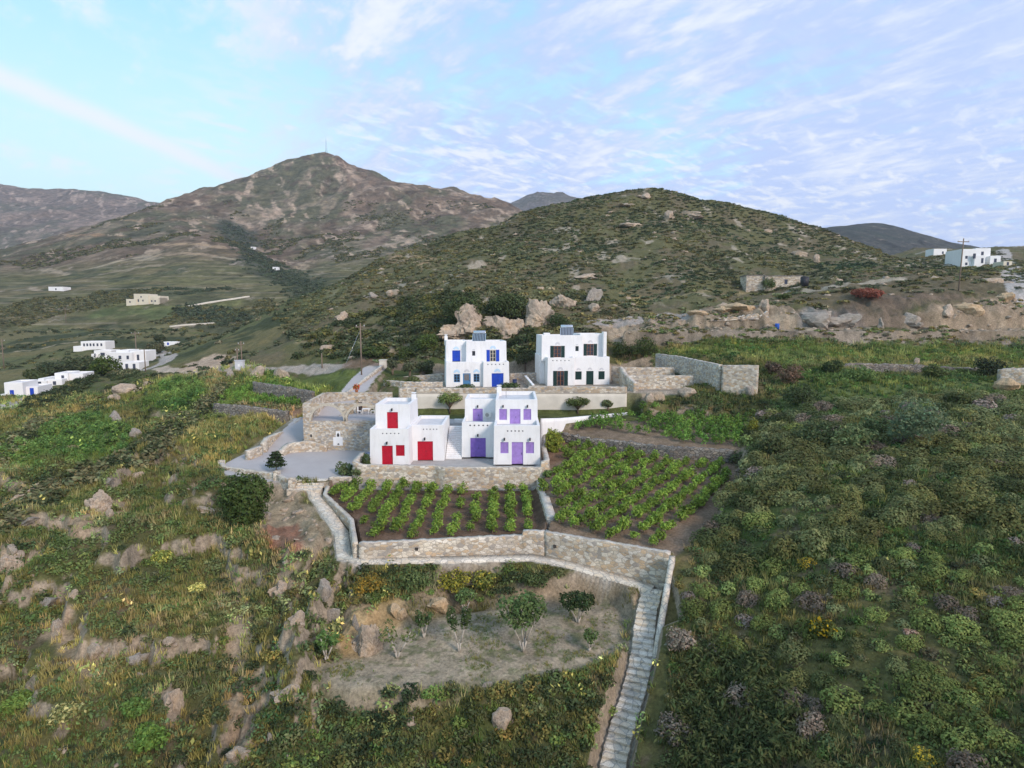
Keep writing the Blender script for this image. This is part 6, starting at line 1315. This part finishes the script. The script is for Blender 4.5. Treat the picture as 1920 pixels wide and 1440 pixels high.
# ------------------------------------------------------------------ poles
M_POLE = mat_plain('pole_wood', (.20,.15,.115), .9, .2, 4)
def pole(label, px, pyb, pyt, arm=1.6, p=None, GFn=G, lean=0., r=.13):
    p = GFn(px, pyb) if p is None else p; k = p[1]*math.cos(PITCH)-(p[2]-CZ)*math.sin(PITCH); h = (pyb-pyt)*k/F*1.01
    rt = empty('utility_pole', p, label=label, cat='pole'); bm = bmesh.new(); tube(bm, (0,0,-.4), (lean*h,0,h), r, r*.75); link('pole', bm_mesh('pole', bm, M_POLE), rt)
    if arm:
        bm = bmesh.new(); box(bm, lean*h-arm/2, lean*h+arm/2, -.06, .06, h-.7, h-.55); 
        c_ = link('crossarm', bm_mesh('crossarm', bm, M_POLE), rt)
        for q in (-arm/2+.08, 0, arm/2-.08):
            bm = bmesh.new(); tube(bm, (lean*h+q,0,h-.56), (lean*h+q,0,h-.3), .05); link('insulator', bm_mesh('insulator', bm, M_GREYT), c_)
    return rt, h
pole('tall wooden pole on the plateau at the right', 1797, 546, 450, 2.2, lean=.02)
rp, hp = pole('dark wooden pole beside the upper drive', 678, 703, 607, 1.4)
bm = bmesh.new(); tube(bm, (0,0,hp-1.), (-2.6,-2.2,.3), .02); link('guy_wire', bm_mesh('guy_wire', bm, M_STEEL), rp)
pole('pole with crossarm among the white village houses', 257, 680, 622, 2.2); pole('bare pole beside the village track', 273, 697, 655, 0); pole('pole on the slope above the village', 124, 606, 577, 1.8, GFn=GM); pole('pole at the left edge of the valley', 8, 692, 636, 1.6); pole('short pole by the valley road', 66, 661, 641, 0, GFn=GM)
pole('left pole of the transformer pair', 446, 690, 652, .8); pole('right taller pole of the transformer pair', 454, 690, 640, 1.2); pole('short grey post at the field edge', 604, 690, 663, 0)
p = G(450, 691); bm = bmesh.new(); box(bm, -.75,.75,-.5,.5,-.3,1.5); box(bm, -.85,.85,-.6,.6,1.5,1.62); tb = link('transformer_box', bm_mesh('transformer_box', bm, M_GREYT), None, p, label='grey transformer box under the twin poles', cat='electrical box'); bevel(tb, .03)
bm = bmesh.new(); box(bm, -.2,.2,-.53,-.5,.4,.9); link('hatch', bm_mesh('hatch', bm, M_WHITE), tb)
p = GM(612, 290); bm = bmesh.new(); 
for a in range(3):
    t = 2.094*a; tube(bm, (2.2*math.cos(t),2.2*math.sin(t),-3), (0,0,25), .22, .12, 5)
for z in range(2, 24, 3): 
    q = 2.2*(1-z/25)
    for a in range(3): t, u_ = 2.094*a, 2.094*(a+1); tube(bm, (q*math.cos(t),q*math.sin(t),z), (q*math.cos(u_),q*math.sin(u_),z+1.5), .1, n=4)
tube(bm, (0,0,24), (0,0,30), .12); link('antenna_mast', bm_mesh('antenna_mast', bm, M_STEEL), None, p, label='thin antenna mast on the mountain top', cat='antenna')
# ------------------------------------------------------------------ village and other far houses
M_FARW = mat_plain('far_whitewash', (.76,.75,.74), .85, .05, .4); M_VILLA = mat_plain('villa_plaster', (.62,.56,.44), .9, .06, .4); M_TARP = mat_plain('blue_sheet', (.05,.16,.45), .6, .2, 2)
def far_house(label, px0, px1, pyb, blocks, wins, mat=M_FARW, GFn=G, rz=0., depth=6., wmat=None, cat='house', extra=None):
    """blocks: (fx0, fx1, top row, y set-back m); wins: (fx, row, w m, h m) on the front"""
    p = GFn((px0+px1)/2, pyb); k = p[1]*math.cos(PITCH)-(p[2]-CZ)*math.sin(PITCH); s = k/F; Wd = (px1-px0)*s
    rt = empty('white_house' if mat is M_FARW else 'stone_villa', (p[0]-Wd/2*math.cos(rz), p[1]-Wd/2*math.sin(rz), p[2]), rz, label=label, cat=cat)
    bm = bmesh.new(); rf = []
    for i, (a, b_, top, sb) in enumerate(blocks): rf.append(block(bm, a*Wd, b_*Wd, sb, depth+sb+.02*i, -1.5, (pyb-top)*s*.88, par=.35, th=.25, bat=.01))
    bevel(link('wall', bm_mesh('house_wall', bm, mat), rt), .06, 1); roofs(rt, rf)
    for fx, row, w, h in wins:
        z = (pyb-row)*s*.86; x = fx*Wd; yb = min([sb for a, b_, top, sb in blocks if a <= fx <= b_ and (pyb-top)*s > z] or [0])
        w *= .75; h *= .8; bm = bmesh.new(); box(bm, x-w/2, x+w/2, yb-.03+.015*max(0, z), yb+.25, z-h/2, z+h/2); wn = link('window' if h < 1.7 else 'door', bm_mesh('window_shutter', bm, wmat or M_SHADE), rt)
    return rt, Wd, s
far_house('two storey white house with a blue window at the left edge', 13, 62, 745, [(0,.62,713,0),(.5,1,724,1.2),(-.2,.25,738,-.8)], [(.25,734,.9,1.2),(.8,735,.9,1.9)], wmat=M_BLUE, rz=R(14))
far_house('low white house behind the dark hedge, joined to the edge house', 60, 110, 727, [(0,.55,712,0),(.45,1,710,.8),(.2,.4,708,1)], [(.3,719,1.2,1.4),(.75,718,.8,1.)], rz=R(14))
far_house('small white house at the upper end of the hedge', 106, 151, 714, [(0,.5,697,0),(.4,1,699,.6)], [(.3,705,.7,.8)], rz=R(14))
far_house('large white village house with a shaded veranda', 205, 262, 690, [(0,.75,657,0),(.6,1.1,654,1.5),(.1,.5,653,2.5)], [(.38,667,.9,1.2),(.62,667,.8,1.2),(.85,668,.8,1.9)], rz=R(6))
far_house('white house wing left of the veranda house', 178, 208, 672, [(0,1,655,0),(-.1,.2,662,-.6)], [(.5,663,1.6,1.2),(.12,664,.5,1)], rz=R(10))
far_house('small white annex with two posts below the veranda house', 232, 260, 696, [(0,1,677,0)], [(.25,687,.8,2.),(.7,687,.8,2.)], rz=R(10))
far_house('long low white house with a row of windows', 141, 196, 656, [(.22,1,638,0),(0,.3,648,-.4)], [(q,645,.7,1.1) for q in (.33,.43,.53,.63,.75,.87)], rz=R(8))
far_house('white hut with a blue roof sheet on the village edge', 304, 332, 648, [(0,1,640,0)], [(.4,644,.8,1.)], wmat=M_BLUE, depth=4)
far_house('stepped cream villa alone on the valley terrace', 238, 299, 572, [(.22,.68,549,0),(.62,1,553,.6),(0,.32,560,-.6),(.85,1.0,557,-.8)], [(.36,563,1,1.8),(.5,563,1.,1.2),(.75,564,1.,1.2),(.9,564,1,1.2),(.45,555,1,1),(.12,566,1,1.2)], M_VILLA, GM, depth=9)
far_house('small pale house on the far left terrace', 91, 119, 546, [(0,1,537,0)], [(.5,542,1.2,1.4)], M_FARW, GM, depth=7)
far_house('tiny white chapel in the gully', 511, 521, 507, [(0,1,500,0)], [(.5,504,1,1.6)], M_FARW, GM, depth=4)
far_house('pair of tiny white huts high in the gully', 470, 478, 468, [(0,1,463,0)], [(.5,466,1.5,1.5)], M_FARW, GM, depth=4)
far_house('two storey white house with terraces on the right plateau', 1803, 1868, 498, [(0,.52,463,0),(.42,.85,461,.8),(.75,1.05,478,-.6),(.3,.6,477,-1.0)], [(.14,480,.9,1.1),(.15,494,.9,1.),(.3,478,.9,1.9),(.62,472,1.,1.6),(.52,488,.9,1.9),(.9,488,1,1.6)], depth=8, rz=R(-4))
far_house('small plain white cube house on the right plateau', 1750, 1775, 479, [(0,1,465,0)], [(.7,473,.9,1.2)], depth=5)
far_house('low pale outbuilding at the right end of the plateau', 1881, 1898, 498, [(0,1,489,0)], [(.5,494,.8,1.2)], M_VILLA, depth=4)
# stone hut
p = G(1452, 543); p1 = p
rt = empty('stone_hut', (p[0]-6.2, p[1], p[2]), R(-3), label='old ruined stone hut with a flat roof on the hillside', cat='hut')
bm = bmesh.new(); rf = [block(bm, 0, 4.0, .5, 5, -1, 3.1, par=.3), block(bm, 3.9, 12.2, 0, 5.2, -1, 2.9, [(8.2,8.9,1.2,2.2)], par=.3)]
link('wall', bm_mesh('hut_wall', bm, mat_stone('hut_stone', CREAM[:5], (.34,.27,.19), 2.2, 1.8)), rt)
for a in rf: bm = bmesh.new(); box(bm, a[0]-.4, a[1]+.35, a[2]-.35, a[3]+.3, a[4]+.31, a[4]+.5); link('roof', bm_mesh('hut_roof', bm, M_DRY), rt)
bm = bmesh.new(); box(bm, 8.2, 8.9, .15, .2, 1.2, 2.2); link('window', bm_mesh('hut_window', bm, M_SHADE), rt)
p = G(1508, 536); bm = bmesh.new(); tube(bm, (0,0,-.1), (0,0,1.9), .85, .85, 20); tube(bm, (0,0,1.9), (0,0,2.05), .8, .3, 20); link('water_tank', bm_mesh('water_tank', bm, mat_plain('tank_black', (.03,.03,.035), .5, .1)), None, p, label='dark round water tank beside the stone hut', cat='water tank')
p = G(1457, 617); bm = bmesh.new(); tube(bm, (0,0,0), (0,0,1.0), .36, .36, 20); tube(bm, (0,0,.32), (0,0,.37), .385, .385, 20); tube(bm, (0,0,.64), (0,0,.69), .385, .385, 20); link('barrel', bm_mesh('barrel', bm, mat_plain('barrel_blue', (.02,.09,.40), .4, .1)), None, p, label='blue plastic barrel on the quarry shelf', cat='barrel')
p = WZ(941, 719, -10.3); bm = bmesh.new(); tube(bm, (0,0,0), (0,0,.95), .33, .33, 18); tube(bm, (0,0,.95), (0,0,1.03), .36, .36, 18); link('barrel', bm_mesh('barrel', bm, mat_plain('bin_blue', (.02,.035,.10), .5, .1)), None, (p[0]+2.0, 90.5, CZ-10.3), label='dark blue bin between the blue and green houses', cat='bin')
# courtyard table and chairs, flower pot, parasol
M_PLW = mat_plain('white_plastic', (.78,.77,.75), .5, .04)
DZ = CZ-12.86
def court(fx, fy): return (AX0+fx, AY+fy, DZ)
tb = empty('garden_table', court(6.6, 5.4), label='white plastic table in the arcade court', cat='table')
bm = bmesh.new(); box(bm, -.5,.5,-.4,.4,.70,.75); bevel(link('tabletop', bm_mesh('tabletop', bm, M_PLW), tb), .02)
for sx in (-.42,.42):
    for sy in (-.32,.32): bm = bmesh.new(); tube(bm, (sx,sy,0), (sx*.95,sy*.95,.7), .035); link('leg', bm_mesh('leg', bm, M_PLW), tb)
def chair(fx, fy, rz, label):
    c = empty('garden_chair', court(fx, fy), rz, label=label, cat='chair', group='white chairs in the arcade court')
    bm = bmesh.new(); box(bm, -.25,.25,-.25,.25,.42,.46); link('seat', bm_mesh('seat', bm, M_PLW), c)
    bm = bmesh.new(); box(bm, -.25,.25,.22,.27,.46,1.0); link('backrest', bm_mesh('backrest', bm, M_PLW), c)
    for sx in (-.22,.22):
        for sy in (-.22,.22): bm = bmesh.new(); tube(bm, (sx,sy,0), (sx,sy,.42), .028); link('leg', bm_mesh('leg', bm, M_PLW), c)
chair(5.75, 5.4, R(90), 'white plastic chair left of the court table'); chair(7.5, 5.5, R(-90), 'white plastic chair right of the court table')
p = (AX0+4.7, AY+8.15, CZ-10.22); fp = empty('flower_pot', p, label='potted red orange flowers on the corner of the court wall', cat='plant')
bm = bmesh.new(); tube(bm, (0,0,0), (0,0,.35), .18, .25, 14); link('pot', bm_mesh('pot', bm, mat_plain('terracotta', (.35,.13,.06), .8, .1)), fp)
link('flowers', leafmesh('flowers', leaves(260, [(0,0,.7,.5,.5,.45)], .13, 77, (.42,.06,.02), .3, shell=.4, zmin=-.7, flower=((.06,.09,.03), .3))), fp)
bm = bmesh.new(); box(bm, -.9,.9,-.5,.5,0,.12); box(bm, -.6,.6,-.3,.3,.12,.2); link('folded_cover', bm_mesh('folded_cover', bm, M_TARP), None, (AX0+8.3, AY-.9, CZ-16.9), label='blue cover lying at the foot of the arcade wall', cat='cover')
# ------------------------------------------------------------------ light and sky
SUN_AZ, SUN_EL = R(140), R(30)      # azimuth clockwise from the view direction
sd = bpy.data.lights.new('sun', 'SUN'); sd.energy = 1.2; sd.angle = R(14); sd.color = (1., .87, .76)
so = bpy.data.objects.new('sun', sd); COL.objects.link(so)
dvec = Vector((math.sin(SUN_AZ)*math.cos(SUN_EL), math.cos(SUN_AZ)*math.cos(SUN_EL), math.sin(SUN_EL)))
so.rotation_euler = dvec.to_track_quat('Z', 'Y').to_euler()
wd = bpy.data.worlds.new('World'); SC.world = wd; wd.use_nodes = True; nt = wd.node_tree
bg = nt.nodes['Background']
sky = N(nt, 'ShaderNodeTexSky', sky_type='NISHITA'); sky.sun_disc = False; sky.sun_elevation = SUN_EL; sky.sun_rotation = SUN_AZ
def mth(op, a, b=None, clamp=False):
    n = nt.nodes.new('ShaderNodeMath'); n.operation = op; n.use_clamp = clamp
    for i, v in enumerate((a, b)):
        if v is None: continue
        if hasattr(v, 'is_output'): nt.links.new(v, n.inputs[i])
        else: n.inputs[i].default_value = v
    return n.outputs[0]
def mrange(v, a, b, c=0., d=1., smooth=True):
    n = nt.nodes.new('ShaderNodeMapRange'); n.interpolation_type = 'SMOOTHSTEP' if smooth else 'LINEAR'
    nt.links.new(v, n.inputs[0])
    for i, x in enumerate((a, b, c, d)): n.inputs[i+1].default_value = x
    return n.outputs[0]
def comb(x, y, z=0.):
    n = nt.nodes.new('ShaderNodeCombineXYZ')
    for i, v in enumerate((x, y, z)):
        if hasattr(v, 'is_output'): nt.links.new(v, n.inputs[i])
        else: n.inputs[i].default_value = v
    return n.outputs[0]
tc = nt.nodes.new('ShaderNodeTexCoord'); sx = nt.nodes.new('ShaderNodeSeparateXYZ'); nt.links.new(tc.outputs['Generated'], sx.inputs[0])
dx_, dy_, dz_ = sx.outputs
zz = mth('ADD', mth('MAXIMUM', dz_, 0.), .11)
cx, cy = mth('DIVIDE', dx_, zz), mth('DIVIDE', dy_, zz)
def rot(a): return (mth('ADD', mth('MULTIPLY', cx, math.cos(a)), mth('MULTIPLY', cy, -math.sin(a))), mth('ADD', mth('MULTIPLY', cx, math.sin(a)), mth('MULTIPLY', cy, math.cos(a))))
ax, ay = rot(R(14)); bx, by = rot(R(-40))
def nz(v, scale, detail, rough=.55, dist=0.):
    n = N(nt, 'ShaderNodeTexNoise', Scale=scale, Detail=detail, Roughness=rough, Distortion=dist); nt.links.new(v, n.inputs['Vector']); return n.outputs['Fac']
nA = nz(comb(ax, mth('MULTIPLY', ay, .38), 3.1), .62, 6, .56, .3)
nB = nz(comb(mth('MULTIPLY', bx, 1.), mth('MULTIPLY', by, .5), 7.7), 3.0, 6, .62, .4)
nC = nz(comb(mth('MULTIPLY', bx, .9), mth('MULTIPLY', by, .45), 1.7), 15., 5, .6)
side = mth('DIVIDE', dx_, mth('ADD', mth('ABSOLUTE', dy_), .05))
bias = mrange(side, -.70, .25, -.10, .19)
cov = mth('ADD', mth('ADD', mth('ADD', nA, bias), mth('MULTIPLY', mth('SUBTRACT', nB, .5), .55)), mth('MULTIPLY', mth('SUBTRACT', nC, .5), .42))
mask = mrange(cov, .41, .66)
# long thin streak on the left
st_ = mth('ABSOLUTE', mth('ADD', mth('ADD', ax, 1.95), mth('MULTIPLY', mth('SUBTRACT', nB, .5), .10)))
streak = mth('MULTIPLY', mth('MULTIPLY', mrange(st_, .13, .01), mrange(ay, .9, 1.5, 0., .9)), mrange(ay, 3.4, 2.2))
nD = nz(comb(mth('MULTIPLY', bx, .8), mth('MULTIPLY', by, 1.5), 4.4), 7.5, 5, .62, .3); nE = nz(comb(cx, mth('MULTIPLY', cy, .8), 9.2), 1.1, 3)
rip = mth('MULTIPLY', mrange(mth('ADD', nD, mth('MULTIPLY', mth('SUBTRACT', nE, .5), .5)), .46, .68), mth('MULTIPLY', mrange(side, -.66, -.40), mrange(cy, 1.7, 2.5, .12, .85)))
mask = mth('MAXIMUM', mth('MAXIMUM', mask, streak, True), rip, True)
lit = mrange(mth('ADD', mth('MULTIPLY', nB, .6), mth('MULTIPLY', nC, .4)), .46, .70)
lit = mth('MAXIMUM', mth('MAXIMUM', lit, mrange(side, -.15, -.5), True), mth('MULTIPLY', rip, 1.1), True)
K = 1/(.15*2.22)
def sc3(c): return tuple(x*K for x in c)
ccol = mixc(nt, lit, sc3((.50,.60,.92)), sc3((.86,.875,.94)))
clear = mixc(nt, .75, sky.outputs[0], sc3((.35,.70,.92)))
pale = mixc(nt, mth('MULTIPLY', mrange(dz_, .48, .10, 0., 1.), mrange(side, .5, -.5, .35, 1.)), clear, sc3((.68,.92,.97)))
tot = mixc(nt, mth('MULTIPLY', mask, .88), pale, ccol)
nt.links.new(tot, bg.inputs[0]); bg.inputs[1].default_value = .15
SC.view_settings.view_transform = 'Standard'; SC.view_settings.look = 'None'; SC.view_settings.exposure = 1.34; SC.view_settings.gamma = 1

# ------------------------------------------------------------------ air
hm_ = bpy.data.materials.new('haze_air'); hm_.use_nodes = True; nt = hm_.node_tree; nt.nodes.remove(nt.nodes['Principled BSDF'])
pv = nt.nodes.new('ShaderNodeVolumePrincipled'); pv.inputs['Color'].default_value = (.80,.84,1.,1); pv.inputs['Density'].default_value = .00012; pv.inputs['Anisotropy'].default_value = .2
nt.links.new(pv.outputs[0], nt.nodes['Material Output'].inputs['Volume'])
bm = bmesh.new(); box(bm, -4300, 4300, -160, 4000, -47, 420); link('haze', bm_mesh('haze', bm, hm_), kind='stuff', label='thin bluish haze over the valley and mountains', cat='haze')
SC.cycles.volume_bounces = 0
